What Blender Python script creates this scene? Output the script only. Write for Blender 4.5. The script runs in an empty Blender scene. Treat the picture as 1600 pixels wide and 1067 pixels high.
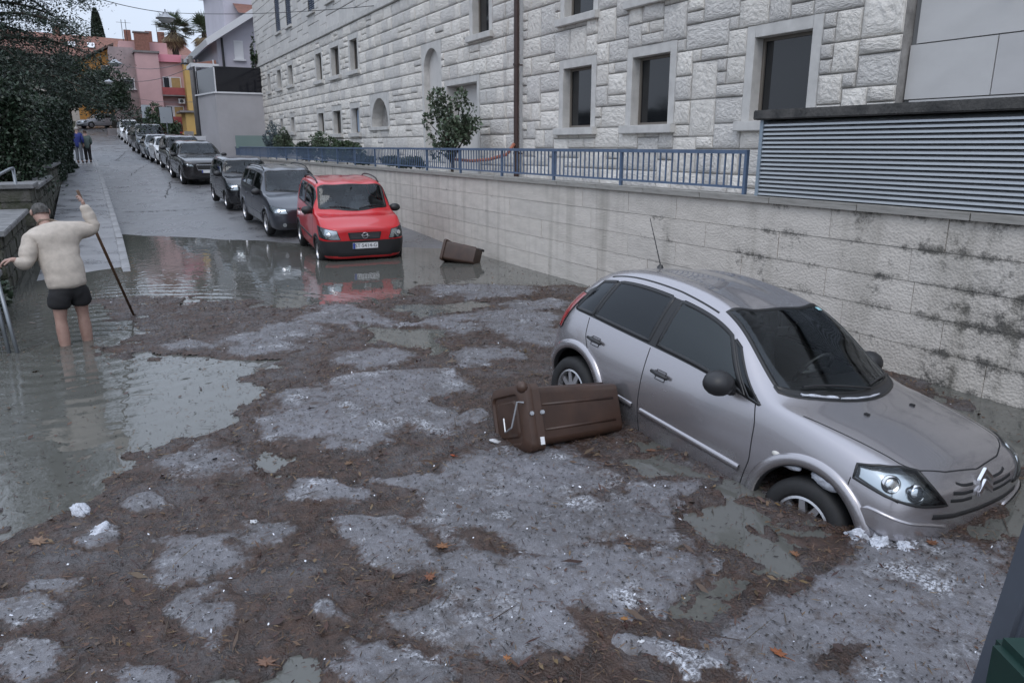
import bpy, bmesh, math, random
import numpy as np
from mathutils import Vector, Matrix
from mathutils.bvhtree import BVHTree
R = math.radians
random.seed(7); rng = np.random.default_rng(7)
SC = bpy.context.scene
COL = SC.collection
# ------------------------------------------------------------------ camera, sky, sun, exposure
FPX, CAMH = 1150.0, 2.3                                   # focal length in photo pixels, height over the flood water
TH = math.atan((533.5 - 228) / FPX); PS = math.atan(650 * math.cos(TH) / FPX)
cF = np.array([math.sin(PS) * math.cos(TH), math.cos(PS) * math.cos(TH), -math.sin(TH)])
cR = np.array([math.cos(PS), -math.sin(PS), 0.0]); cU = np.cross(cR, cF); cC = np.array([0, 0, CAMH])
cam_d = bpy.data.cameras.new('camera'); cam = bpy.data.objects.new('camera', cam_d); COL.objects.link(cam)
cam_d.sensor_width = 36; cam_d.lens = FPX / 1600 * 36; cam_d.clip_end = 6000; cam_d.clip_start = .05
cam.matrix_world = Matrix(((cR[0], cU[0], -cF[0], 0), (cR[1], cU[1], -cF[1], 0), (cR[2], cU[2], -cF[2], CAMH), (0, 0, 0, 1)))
SC.camera = cam
SUN_EL, SUN_AZ = R(52), R(215)                            # azimuth clockwise from +Y
w = bpy.data.worlds.new('World'); SC.world = w; w.use_nodes = True
nt = w.node_tree; N = nt.nodes; bg = N['Background']
sky = N.new('ShaderNodeTexSky'); sky.sky_type = 'NISHITA'; sky.sun_disc = False
sky.sun_elevation = SUN_EL; sky.sun_rotation = SUN_AZ; sky.dust_density = 4; sky.air_density = 1
tc = N.new('ShaderNodeTexCoord'); sp = N.new('ShaderNodeSeparateXYZ'); nt.links.new(tc.outputs['Generated'], sp.inputs[0])
mr = N.new('ShaderNodeMapRange'); mr.inputs[1].default_value = 0; mr.inputs[2].default_value = 1
mr.inputs[3].default_value = 7.7; mr.inputs[4].default_value = 13.5; nt.links.new(sp.outputs['Z'], mr.inputs[0])   # overcast: brighter overhead
cl = N.new('ShaderNodeTexNoise'); cl.inputs['Scale'].default_value = 2.2; cl.inputs['Detail'].default_value = 5
nt.links.new(tc.outputs['Generated'], cl.inputs['Vector'])
mc = N.new('ShaderNodeMapRange'); mc.inputs[1].default_value = .3; mc.inputs[2].default_value = .7; mc.inputs[3].default_value = .9; mc.inputs[4].default_value = 1.1
nt.links.new(cl.outputs['Fac'], mc.inputs[0])
mu = N.new('ShaderNodeMath'); mu.operation = 'MULTIPLY'; nt.links.new(mr.outputs[0], mu.inputs[0]); nt.links.new(mc.outputs[0], mu.inputs[1])
vm = N.new('ShaderNodeVectorMath'); vm.operation = 'SCALE'; vm.inputs[0].default_value = (.80, .905, 1.09); nt.links.new(mu.outputs[0], vm.inputs['Scale'])
mx = N.new('ShaderNodeMix'); mx.data_type = 'RGBA'; mx.inputs[0].default_value = .86
nt.links.new(sky.outputs[0], mx.inputs[6]); nt.links.new(vm.outputs[0], mx.inputs[7])
nt.links.new(mx.outputs[2], bg.inputs['Color']); bg.inputs['Strength'].default_value = .1
sl = bpy.data.lights.new('sun', 'SUN'); sl.energy = .6; sl.angle = R(30); sl.color = (1, .97, .93)
so = bpy.data.objects.new('sun', sl); COL.objects.link(so)
sd = Vector((math.sin(SUN_AZ) * math.cos(SUN_EL), math.cos(SUN_AZ) * math.cos(SUN_EL), math.sin(SUN_EL)))
so.rotation_euler = (-sd).to_track_quat('-Z', 'Y').to_euler(); so.location = (0, -20, 40)
vs = SC.view_settings; vs.view_transform = 'Standard'; vs.look = 'None'; vs.gamma = 1; vs.exposure = .3; vs.use_curve_mapping = False
SC.render.engine = 'CYCLES'
SC.cycles.max_bounces = 8; SC.cycles.transparent_max_bounces = 16; SC.cycles.caustics_reflective = False; SC.cycles.caustics_refractive = False
# ------------------------------------------------------------------ pixel -> place helpers
def ray(p): return cF + (p[0] - 800) / FPX * cR + (533.5 - p[1]) / FPX * cU
def on(p, axis, val):
    d = ray(p); t = (val - cC[axis]) / d[axis]; return cC + t * d
def proj(P):
    d = np.asarray(P, float) - cC; z = d @ cF
    return np.stack([800 + FPX * (d @ cR) / z, 533.5 - FPX * (d @ cU) / z], -1)
# ------------------------------------------------------------------ tags
def tag(o, label=None, cat=None, group=None, kind=None):
    if label: o['label'] = label
    if cat: o['category'] = cat
    if group: o['group'] = group
    if kind: o['kind'] = kind
    return o
def thing(name, label, cat, loc=(0, 0, 0), rotz=0, group=None):
    o = bpy.data.objects.new(name, None); COL.objects.link(o); o.location = loc; o.rotation_euler = (0, 0, rotz); o.empty_display_size = .2
    return tag(o, label, cat, group)
def link(name, me, mat=None, parent=None):
    o = bpy.data.objects.new(name, me); COL.objects.link(o)
    if mat is not None:
        ms = mat if isinstance(mat, (list, tuple)) else [mat]
        if len(me.materials) == 0:
            for m in ms: me.materials.append(m)
    if parent is not None: o.parent = parent
    return o
def np_mesh(name, V, Fq, smooth=False):
    """fast mesh from arrays; Fq (n,k) faces of one size"""
    V = np.asarray(V, np.float32); Fq = np.asarray(Fq, np.int32); k = Fq.shape[1]
    me = bpy.data.meshes.new(name); me.vertices.add(len(V)); me.vertices.foreach_set('co', V.ravel())
    me.loops.add(Fq.size); me.loops.foreach_set('vertex_index', Fq.ravel())
    me.polygons.add(len(Fq)); me.polygons.foreach_set('loop_start', np.arange(0, Fq.size, k, dtype=np.int32))
    me.polygons.foreach_set('loop_total', np.full(len(Fq), k, np.int32))
    if smooth: me.polygons.foreach_set('use_smooth', np.ones(len(Fq), bool))
    me.update(calc_edges=True); return me
class MB:
    def __init__(s): s.v = []; s.f = []; s.mi = []; s.m = 0
    def add(s, vs, fs):
        b = len(s.v); s.v += [tuple(v) for v in vs]; s.f += [tuple(i + b for i in f) for f in fs]; s.mi += [s.m] * len(fs); return s
    def box(s, c, d, rz=0, rx=0, ry=0):
        M_ = Matrix.Rotation(rz, 3, 'Z') @ Matrix.Rotation(ry, 3, 'Y') @ Matrix.Rotation(rx, 3, 'X')
        vs = [M_ @ Vector((x * d[0] / 2, y * d[1] / 2, z * d[2] / 2)) + Vector(c) for x in (-1, 1) for y in (-1, 1) for z in (-1, 1)]
        return s.add(vs, [(0, 1, 3, 2), (4, 6, 7, 5), (0, 4, 5, 1), (2, 3, 7, 6), (0, 2, 6, 4), (1, 5, 7, 3)])
    def bb(s, a, b): return s.box([(a[i] + b[i]) / 2 for i in range(3)], [abs(b[i] - a[i]) for i in range(3)])
    def tube(s, pts, r, n=8, cap=True):
        pts = [Vector(p) for p in pts]; rs = r if isinstance(r, (list, tuple)) else [r] * len(pts)
        b = len(s.v); u = None; vs = []
        for i, p in enumerate(pts):
            t = (pts[min(i + 1, len(pts) - 1)] - pts[max(i - 1, 0)])
            t = t.normalized() if t.length > 1e-9 else Vector((0, 0, 1))
            if u is None: u = t.orthogonal().normalized()
            u = (u - t * u.dot(t)); u = u.normalized() if u.length > 1e-6 else t.orthogonal().normalized(); w_ = t.cross(u)
            vs += [p + (u * math.cos(2 * math.pi * k / n) + w_ * math.sin(2 * math.pi * k / n)) * rs[i] for k in range(n)]
        fs = [(i * n + k, i * n + (k + 1) % n, (i + 1) * n + (k + 1) % n, (i + 1) * n + k) for i in range(len(pts) - 1) for k in range(n)]
        if cap: fs += [tuple(range(n))[::-1], tuple((len(pts) - 1) * n + k for k in range(n))]
        return s.add(vs, fs)
    def lathe(s, prof, n=24, axis='Z', c=(0, 0, 0)):
        vs = []
        for r_, h in prof:
            for k in range(n):
                a = 2 * math.pi * k / n; x, y = r_ * math.cos(a), r_ * math.sin(a)
                p = (x, y, h) if axis == 'Z' else ((h, x, y) if axis == 'X' else (x, h, y))
                vs.append((p[0] + c[0], p[1] + c[1], p[2] + c[2]))
        fs = [(i * n + k, i * n + (k + 1) % n, (i + 1) * n + (k + 1) % n, (i + 1) * n + k) for i in range(len(prof) - 1) for k in range(n)]
        return s.add(vs, fs)
    def prism(s, poly, z0, z1, fn=None):
        n = len(poly); fn = fn or (lambda a, b, z: (a, b, z))
        vs = [fn(a, b, z0) for a, b in poly] + [fn(a, b, z1) for a, b in poly]
        return s.add(vs, [tuple(range(n))[::-1], tuple(range(n, 2 * n))] + [(i, (i + 1) % n, (i + 1) % n + n, i + n) for i in range(n)])
    def grid(s, P):
        ny, nx = len(P), len(P[0])
        return s.add([p for row in P for p in row], [(j * nx + i, j * nx + i + 1, (j + 1) * nx + i + 1, (j + 1) * nx + i) for j in range(ny - 1) for i in range(nx - 1)])
    def ball(s, c, r, nu=12, nv=8):
        rr = r if isinstance(r, (list, tuple)) else (r, r, r)
        P = [[(c[0] + rr[0] * math.sin(math.pi * j / nv) * math.cos(2 * math.pi * i / nu), c[1] + rr[1] * math.sin(math.pi * j / nv) * math.sin(2 * math.pi * i / nu), c[2] - rr[2] * math.cos(math.pi * j / nv)) for i in range(nu + 1)] for j in range(nv + 1)]
        return s.grid(P)
    def build(s, name, mat, parent=None, smooth=False, bevel=0, fixn=True, angle=None):
        me = bpy.data.meshes.new(name); me.from_pydata(s.v, [], s.f)
        if fixn or bevel:
            bm = bmesh.new(); bm.from_mesh(me); bmesh.ops.remove_doubles(bm, verts=bm.verts, dist=1e-5)
            if fixn: bmesh.ops.recalc_face_normals(bm, faces=bm.faces)
            if bevel: bmesh.ops.bevel(bm, geom=[e for e in bm.edges if len(e.link_faces) == 2 and e.calc_face_angle(0) > .5], offset=bevel, segments=2, affect='EDGES', clamp_overlap=True)
            bm.to_mesh(me); bm.free()
        elif s.mi: me.polygons.foreach_set('material_index', s.mi)
        if smooth: me.polygons.foreach_set('use_smooth', [True] * len(me.polygons))
        if angle: me.set_sharp_from_angle(angle=R(angle))
        o = link(name, me, mat, parent); return o
def mesh_only(mb, name, **k):
    o = mb.build(name, None, **k); me = o.data; bpy.data.objects.remove(o); return me
# ------------------------------------------------------------------ materials
MATS = {}
def M(name, col=(.5, .5, .5), rough=.6, metal=0, var=0, vs=3, col2=None, bump=0, bs=40, bd=.02, spec=.5, coat=0, island=0, rvar=0, detail=6, emit=None, stretch=None):
    """procedural Principled: two noise-mixed colours, roughness variation, fine noise bump"""
    if name in MATS: return MATS[name]
    m = bpy.data.materials.new(name); MATS[name] = m; m.use_nodes = True; t = m.node_tree; n = t.nodes; L = t.links; b = n['Principled BSDF']
    b.inputs['Base Color'].default_value = (*col, 1); b.inputs['Roughness'].default_value = rough; b.inputs['Metallic'].default_value = metal
    b.inputs['Specular IOR Level'].default_value = spec; b.inputs['Coat Weight'].default_value = coat; b.inputs['Coat Roughness'].default_value = .04
    tc = n.new('ShaderNodeTexCoord'); vec = tc.outputs['Object']
    if stretch:
        mp = n.new('ShaderNodeMapping'); mp.inputs['Scale'].default_value = stretch; L.new(vec, mp.inputs[0]); vec = mp.outputs[0]
    if var or col2 or rvar:
        nz = n.new('ShaderNodeTexNoise'); nz.inputs['Scale'].default_value = vs; nz.inputs['Detail'].default_value = detail; nz.inputs['Roughness'].default_value = .65
        L.new(vec, nz.inputs['Vector'])
        rp = n.new('ShaderNodeMapRange'); rp.inputs[1].default_value = .35; rp.inputs[2].default_value = .65; L.new(nz.outputs['Fac'], rp.inputs[0])
        c2 = col2 or tuple(c * (1 - var) for c in col)
        mx = n.new('ShaderNodeMix'); mx.data_type = 'RGBA'; mx.inputs[6].default_value = (*col, 1); mx.inputs[7].default_value = (*c2, 1)
        L.new(rp.outputs[0], mx.inputs[0]); out = mx.outputs[2]
        if rvar:
            rr = n.new('ShaderNodeMapRange'); rr.inputs[3].default_value = max(0, rough - rvar); rr.inputs[4].default_value = min(1, rough + rvar)
            L.new(rp.outputs[0], rr.inputs[0]); L.new(rr.outputs[0], b.inputs['Roughness'])
    else: out = None
    if island:
        g = n.new('ShaderNodeNewGeometry'); hs = n.new('ShaderNodeHueSaturation'); 
        if out: L.new(out, hs.inputs['Color'])
        else: hs.inputs['Color'].default_value = (*col, 1)
        ma = n.new('ShaderNodeMapRange'); ma.inputs[3].default_value = 1 - island; ma.inputs[4].default_value = 1 + island
        L.new(g.outputs['Random Per Island'], ma.inputs[0]); L.new(ma.outputs[0], hs.inputs['Value'])
        mh = n.new('ShaderNodeMapRange'); mh.inputs[3].default_value = .5 - island * .06; mh.inputs[4].default_value = .5 + island * .06
        L.new(g.outputs['Random Per Island'], mh.inputs[0]); L.new(mh.outputs[0], hs.inputs['Hue']); out = hs.outputs[0]
    if out: L.new(out, b.inputs['Base Color'])
    if bump:
        nb = n.new('ShaderNodeTexNoise'); nb.inputs['Scale'].default_value = bs; nb.inputs['Detail'].default_value = 5; L.new(vec, nb.inputs['Vector'])
        bp = n.new('ShaderNodeBump'); bp.inputs['Strength'].default_value = bump; bp.inputs['Distance'].default_value = bd
        L.new(nb.outputs['Fac'], bp.inputs['Height']); L.new(bp.outputs[0], b.inputs['Normal'])
    if emit: b.inputs['Emission Color'].default_value = (*emit[:3], 1); b.inputs['Emission Strength'].default_value = emit[3]
    return m
def glass(name, tint=(.55, .6, .6), gloss=1.0):
    """thin pane: tinted see-through plus Fresnel reflection"""
    if name in MATS: return MATS[name]
    m = bpy.data.materials.new(name); MATS[name] = m; m.use_nodes = True; t = m.node_tree; n = t.nodes; L = t.links
    n.remove(n['Principled BSDF']); tr = n.new('ShaderNodeBsdfTransparent'); tr.inputs[0].default_value = (*tint, 1)
    gl = n.new('ShaderNodeBsdfGlossy'); gl.inputs['Roughness'].default_value = .05; gl.inputs[0].default_value = (.9, .95, 1, 1)
    fr = n.new('ShaderNodeFresnel'); fr.inputs[0].default_value = 1.5
    mu = n.new('ShaderNodeMath'); mu.operation = 'MULTIPLY'; mu.inputs[1].default_value = gloss; L.new(fr.outputs[0], mu.inputs[0])
    mx = n.new('ShaderNodeMixShader'); L.new(mu.outputs[0], mx.inputs[0]); L.new(tr.outputs[0], mx.inputs[1]); L.new(gl.outputs[0], mx.inputs[2])
    L.new(mx.outputs[0], n['Material Output'].inputs['Surface']); return m
def hnoise(x, y, s=1.0, seed=0, oct=4):
    """value noise on arrays"""
    x = np.asarray(x, float) * s; y = np.asarray(y, float) * s; out = 0; a = 1.0; tot = 0
    for o in range(oct):
        xi = np.floor(x).astype(np.int64); yi = np.floor(y).astype(np.int64); fx = x - xi; fy = y - yi
        fx = fx * fx * (3 - 2 * fx); fy = fy * fy * (3 - 2 * fy)
        def h(i, j):
            n_ = (i * 374761393 + j * 668265263 + (seed + o * 17) * 974634777) & 0x7fffffff
            n_ = ((n_ ^ (n_ >> 13)) * 1274126177) & 0x7fffffff
            return ((n_ ^ (n_ >> 16)) & 0xffff) / 65535.0
        out = out + a * ((h(xi, yi) * (1 - fx) + h(xi + 1, yi) * fx) * (1 - fy) + (h(xi, yi + 1) * (1 - fx) + h(xi + 1, yi + 1) * fx) * fy)
        tot += a; a *= .5; x = x * 2.03 + 11.3; y = y * 2.03 + 5.7
    return out / tot
# ================================================================== GROUND, ROAD, FLOOD
_ry = [-80, 2.6, 5.6, 8, 13, 16, 19.7, 25.7, 35, 40, 45, 53, 58.5, 72, 81, 88, 95, 104, 113, 150, 400, 3000]
_rz = [-.46, -.44, -.26, -.24, -.22, -.14, 0, .29, .76, 1.08, 1.3, 1.55, 1.85, 2.35, 2.75, 3.4, 4.15, 4.8, 5.2, 6.5, 8, 8]
def zr(y): return np.interp(y, _ry, _rz)
def kerbx(y): return np.interp(y, [-80, 20, 35, 45, 80, 95], [.3, .3, .14, -.02, -.75, -1.1])
def cross(x, y):
    f = np.clip((np.asarray(y, float) - 12) / 5, 0, 1) * np.clip((40 - np.asarray(y, float)) / 12, 0, 1)
    return .05 * (np.asarray(x, float) - 3) * f
def zroad(x, y): return zr(y) + cross(x, y) + (hnoise(x, y, .7, 3) - .5) * .05
m_asphalt = M('asphalt', (.115, .115, .122), .38, col2=(.17, .17, .178), vs=1.1, rvar=.2, bump=.5, bs=90, bd=.01, spec=.5)
m_soil = M('soil', (.07, .06, .045), .8, col2=(.05, .06, .03), vs=.8, bump=.6, bs=12, bd=.05)
m_pave = M('pavement_concrete', (.17, .17, .18), .38, col2=(.26, .26, .27), vs=1.4, rvar=.2, bump=.4, bs=60, bd=.01)
m_kerb = M('kerb_stone', (.32, .32, .33), .5, var=.4, vs=4, bump=.4, bs=50, bd=.01)
def sheet(name, xs, ys, zf, mat, smooth=True):
    X, Y = np.meshgrid(xs, ys); Z = zf(X, Y); n, m = X.shape
    V = np.stack([X, Y, Z], -1).reshape(-1, 3); i = np.arange((n - 1) * m).reshape(n - 1, m)[:, :-1].ravel()
    return link(name, np_mesh(name, V, np.stack([i, i + 1, i + m + 1, i + m], 1), smooth), mat)
gy = np.concatenate([[-3000, -600, -100], np.arange(-20, 120, 2.0), [125, 135, 150, 200, 300, 500, 1000, 3000]])
gx = np.concatenate([[-3000, -600, -150, -60], np.arange(-30, 40, 2.0), [60, 150, 600, 3000]])
tag(sheet('ground', gx, gy, lambda x, y: zr(y) - .3, m_soil), kind='structure')
ys = np.concatenate([np.arange(-12, 60, .5), np.arange(60, 116, 2.0)]); us = np.linspace(0, 1, 21)
def road_x(u, y):
    l = np.where(y > 74, kerbx(y) - np.clip((y - 74) * 1.2, 0, 22), kerbx(y)); r = np.interp(y, [-80, 46, 60, 85, 120], [7.1, 7.1, 5.0, 4.4, 5]); return l + (r - l) * u
U_, Y_ = np.meshgrid(us, ys); X_ = road_x(U_, Y_); Z_ = zroad(X_, Y_); n_, m_ = X_.shape
i_ = np.arange((n_ - 1) * m_).reshape(n_ - 1, m_)[:, :-1].ravel()
tag(link('road', np_mesh('road', np.stack([X_, Y_, Z_], -1).reshape(-1, 3), np.stack([i_, i_ + 1, i_ + m_ + 1, i_ + m_], 1), True), m_asphalt), kind='structure')
# pavement slabs with kerb stones (left side, runs into the water)
pv = MB(); py = np.arange(8, 74, 1.0)
P = []
for y in py:
    k = float(kerbx(y)); z = float(zr(y)) + .13 + (0.02 if y > 20 else 0); P.append([(k - .16 - u * (1.35), y, z + u * .03) for u in (0, .35, .7, 1)])
pv.grid(P); tag(pv.build('pavement', m_pave, smooth=True), kind='structure')
pave_o = bpy.data.objects['pavement']
kb = mesh_only(MB().box((0, 0, 0), (.155, .985, .26)), 'kerb_stone', bevel=.012)
for i, y in enumerate(np.arange(8.5, 73, 1.0)):
    o = link('kerb_stone', kb, m_kerb); o.parent = pave_o
    dz = float(zr(y + .5) - zr(y - .5)); o.location = (float(kerbx(y)) - .08, y, float(zr(y)) + .02 + (.02 if y > 20 else 0)); o.rotation_euler = (math.atan(dz), 0, -math.atan(float(kerbx(y + .5) - kerbx(y - .5))))
# slab joints / cracks on the pavement
cr = MB()
for y in np.arange(20, 60, 2.6):
    k = float(kerbx(y)); pts = [(k - .18 - 1.3 * u, y + .1 * math.sin(7 * u + y), float(zr(y + .1 * math.sin(7 * u + y))) + .152 + u * .03 + .003) for u in np.linspace(0, 1, 8)]
    cr.grid([[(a, b - .012, c) for a, b, c in pts], [(a, b + .012, c) for a, b, c in pts]])
m_crack = M('crack_dirt', (.03, .03, .03), .8)
tag(cr.build('pavement_joint', m_crack, pave_o, fixn=False), kind='stuff')
# cracks and patches on the road
rc = MB(); rs = random.Random(3)
for (x0, y0, x1, y1) in ((.5, 27, 2.6, 26.2), (.3, 34, 2.2, 35), (1.1, 38, 2.4, 46), (2.0, 30, 2.7, 36), (.4, 46, 2.2, 47), (.9, 50, 2.0, 62)):
    n = 26; pts = []
    for i in range(n):
        u = i / (n - 1); x = x0 + (x1 - x0) * u + rs.uniform(-.06, .06); y = y0 + (y1 - y0) * u + rs.uniform(-.1, .1); pts.append((x, y, float(zroad(x, y)) + .012))
    wd = .008 + .014 * rs.random(); rc.grid([[(a - wd, b - wd, c) for a, b, c in pts], [(a + wd, b + wd, c) for a, b, c in pts]])
tag(rc.build('road_crack', m_crack, bpy.data.objects['road'], fixn=False), kind='stuff')

# ---- flood water
def water_mat():
    m = bpy.data.materials.new('flood_water'); m.use_nodes = True; t = m.node_tree; n = t.nodes; L = t.links; b = n['Principled BSDF']
    b.inputs['Roughness'].default_value = .02; b.inputs['IOR'].default_value = 1.33; b.inputs['Specular IOR Level'].default_value = .85
    tc = n.new('ShaderNodeTexCoord'); nz = n.new('ShaderNodeTexNoise'); nz.inputs['Scale'].default_value = .5; nz.inputs['Detail'].default_value = 4; L.new(tc.outputs['Object'], nz.inputs[0])
    mx = n.new('ShaderNodeMix'); mx.data_type = 'RGBA'; mx.inputs[6].default_value = (.085, .085, .076, 1); mx.inputs[7].default_value = (.118, .118, .108, 1)
    L.new(nz.outputs['Fac'], mx.inputs[0]); L.new(mx.outputs[2], b.inputs['Base Color'])
    n1 = n.new('ShaderNodeTexNoise'); n1.inputs['Scale'].default_value = 5; n1.inputs['Detail'].default_value = 3; n1.inputs['Distortion'].default_value = .6
    mp = n.new('ShaderNodeMapping'); mp.inputs['Scale'].default_value = (1, .55, 1); L.new(tc.outputs['Object'], mp.inputs[0]); L.new(mp.outputs[0], n1.inputs[0])
    # rings spreading from the wading man
    mp2 = n.new('ShaderNodeMapping'); mp2.inputs['Location'].default_value = (.5, -9.9, 0); L.new(tc.outputs['Object'], mp2.inputs[0])
    wv = n.new('ShaderNodeTexWave'); wv.wave_type = 'RINGS'; wv.rings_direction = 'Z'; wv.inputs['Scale'].default_value = 1.1; wv.inputs['Distortion'].default_value = 5; wv.inputs['Detail'].default_value = 3
    L.new(mp2.outputs[0], wv.inputs[0])
    ln = n.new('ShaderNodeVectorMath'); ln.operation = 'LENGTH'; L.new(mp2.outputs[0], ln.inputs[0])
    fa = n.new('ShaderNodeMapRange'); fa.inputs[1].default_value = .3; fa.inputs[2].default_value = 4.5; fa.inputs[3].default_value = 1; fa.inputs[4].default_value = 0; L.new(ln.outputs['Value'], fa.inputs[0])
    ml = n.new('ShaderNodeMath'); ml.operation = 'MULTIPLY'; L.new(wv.outputs['Fac'], ml.inputs[0]); L.new(fa.outputs[0], ml.inputs[1])
    b1 = n.new('ShaderNodeBump'); b1.inputs['Strength'].default_value = .07; b1.inputs['Distance'].default_value = .05; L.new(n1.outputs['Fac'], b1.inputs['Height'])
    b2 = n.new('ShaderNodeBump'); b2.inputs['Strength'].default_value = .09; b2.inputs['Distance'].default_value = .05; L.new(ml.outputs[0], b2.inputs['Height']); L.new(b1.outputs[0], b2.inputs['Normal'])
    L.new(b2.outputs[0], b.inputs['Normal']); return m
m_water = water_mat()
tag(sheet('water', np.linspace(-9, 7.05, 12), np.linspace(-8, 27, 20), lambda x, y: 0 * x, m_water), kind='structure')

# ---- hail ice and floating plant litter (nobody could count them)
def gp(pts): return np.array([on(p, 2, 0)[:2] for p in pts])
def ell(cx, cy, rx, ry):
    c = on((cx, cy), 2, 0)[:2]; a = on((cx + rx, cy), 2, 0)[:2] - c; b = on((cx, cy - ry), 2, 0)[:2] - c; b2 = c - on((cx, cy + ry), 2, 0)[:2]
    return c, np.linalg.inv(np.stack([a, (b + b2) / 2], 1))
def inpoly(x, y, P):
    ins = np.zeros(x.shape, bool); n = len(P)
    for i in range(n):
        x0, y0 = P[i]; x1, y1 = P[(i + 1) % n]
        c = ((y0 > y) != (y1 > y)) & (x < (x1 - x0) * (y - y0) / (y1 - y0 + 1e-12) + x0); ins ^= c
    return ins
def sdist(x, y, P):
    d = np.full(x.shape, 1e9); n = len(P)
    for i in range(n):
        a = P[i]; e = P[(i + 1) % n] - a; t = np.clip(((x - a[0]) * e[0] + (y - a[1]) * e[1]) / (e @ e + 1e-12), 0, 1)
        d = np.minimum(d, np.hypot(x - a[0] - t * e[0], y - a[1] - t * e[1]))
    return np.where(inpoly(x, y, P), d, -d)
OPEN = [gp(p) for p in (
    [(-60, 545), (60, 552), (160, 555), (400, 562), (428, 590), (385, 640), (400, 668), (300, 700), (200, 735), (130, 790), (60, 812), (-80, 838)],
    [(388, 698), (440, 700), (494, 745), (430, 758), (402, 745)],
    [(990, 700), (1100, 720), (1180, 760), (1235, 840), (1290, 872), (1180, 925), (1140, 985), (1050, 970), (1112, 905), (1130, 870), (1060, 838), (1085, 770), (1115, 752), (990, 722)],
    [(1440, 590), (1700, 640), (1700, 830), (1500, 850), (1560, 780)],
    [(560, 505), (690, 515), (680, 545), (570, 535)], [(205, 352), (900, 300), (905, 440), (850, 447), (660, 448), (560, 478), (470, 476), (330, 462), (140, 458), (120, 372)],
    [(700, 400), (900, 437), (905, 448), (690, 425)], [(640, 480), (740, 470), (760, 490), (650, 505)], [(1330, 1020), (1380, 1010), (1370, 1040), (1330, 1045)], [(-20, 470), (120, 470), (180, 520), (150, 560), (-20, 560)],
    [(340, 1040), (440, 1020), (500, 1040), (430, 1090), (330, 1090)])]
ICE = [ell(*e) for e in ((815, 742, 135, 42), (700, 755, 40, 25), (860, 810, 170, 46), (760, 795, 70, 35), (990, 825, 75, 35), (1045, 772, 75, 27), (850, 925, 200, 52), (1050, 908, 90, 46), (940, 900, 80, 40), (730, 905, 60, 60),
    (1370, 960, 190, 115), (1270, 960, 85, 70), (1480, 930, 120, 90), (1450, 1060, 220, 60), (1188, 856, 38, 24), (590, 1045, 95, 38), (700, 985, 110, 40), (800, 990, 90, 40), (530, 655, 125, 36), (640, 650, 75, 32), (620, 600, 95, 26), (540, 495, 75, 17), (580, 560, 60, 16),
    (760, 457, 90, 11), (690, 515, 60, 16), (810, 500, 70, 18), (840, 530, 60, 14), (760, 560, 60, 12), (850, 480, 60, 9), (720, 495, 40, 9), (60, 1030, 80, 34), (50, 960, 60, 24), (95, 920, 45, 18), (215, 1048, 60, 30), (240, 803, 45, 20), (330, 725, 95, 30), (160, 850, 50, 24), (330, 880, 95, 40), (520, 965, 26, 30),
    (530, 770, 60, 22), (640, 868, 45, 30), (430, 850, 60, 22), (340, 960, 70, 30), (590, 830, 50, 18), (480, 630, 50, 18), (400, 540, 70, 16), (1090, 1030, 60, 20), (1000, 1010, 60, 18), (450, 520, 60, 12), (300, 545, 50, 9), (650, 745, 40, 14), (740, 655, 30, 10))]
def fields(x, y):
    wx = x + (hnoise(x, y, 1.3, 21) - .5) * .5 + (hnoise(x, y, 6, 22) - .5) * .16; wy = y + (hnoise(x, y, 1.3, 31) - .5) * .5 + (hnoise(x, y, 6, 32) - .5) * .16
    op = np.full(x.shape, -9.0)
    for P_ in OPEN: op = np.maximum(op, sdist(wx, wy, P_))
    ice = np.full(x.shape, -9.0)
    for c, Mi in ICE:
        q = Mi @ np.stack([wx.ravel() - c[0], wy.ravel() - c[1]]); ice = np.maximum(ice, (1 - np.hypot(q[0], q[1])).reshape(x.shape))
    return op, ice
m_ice = None
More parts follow.
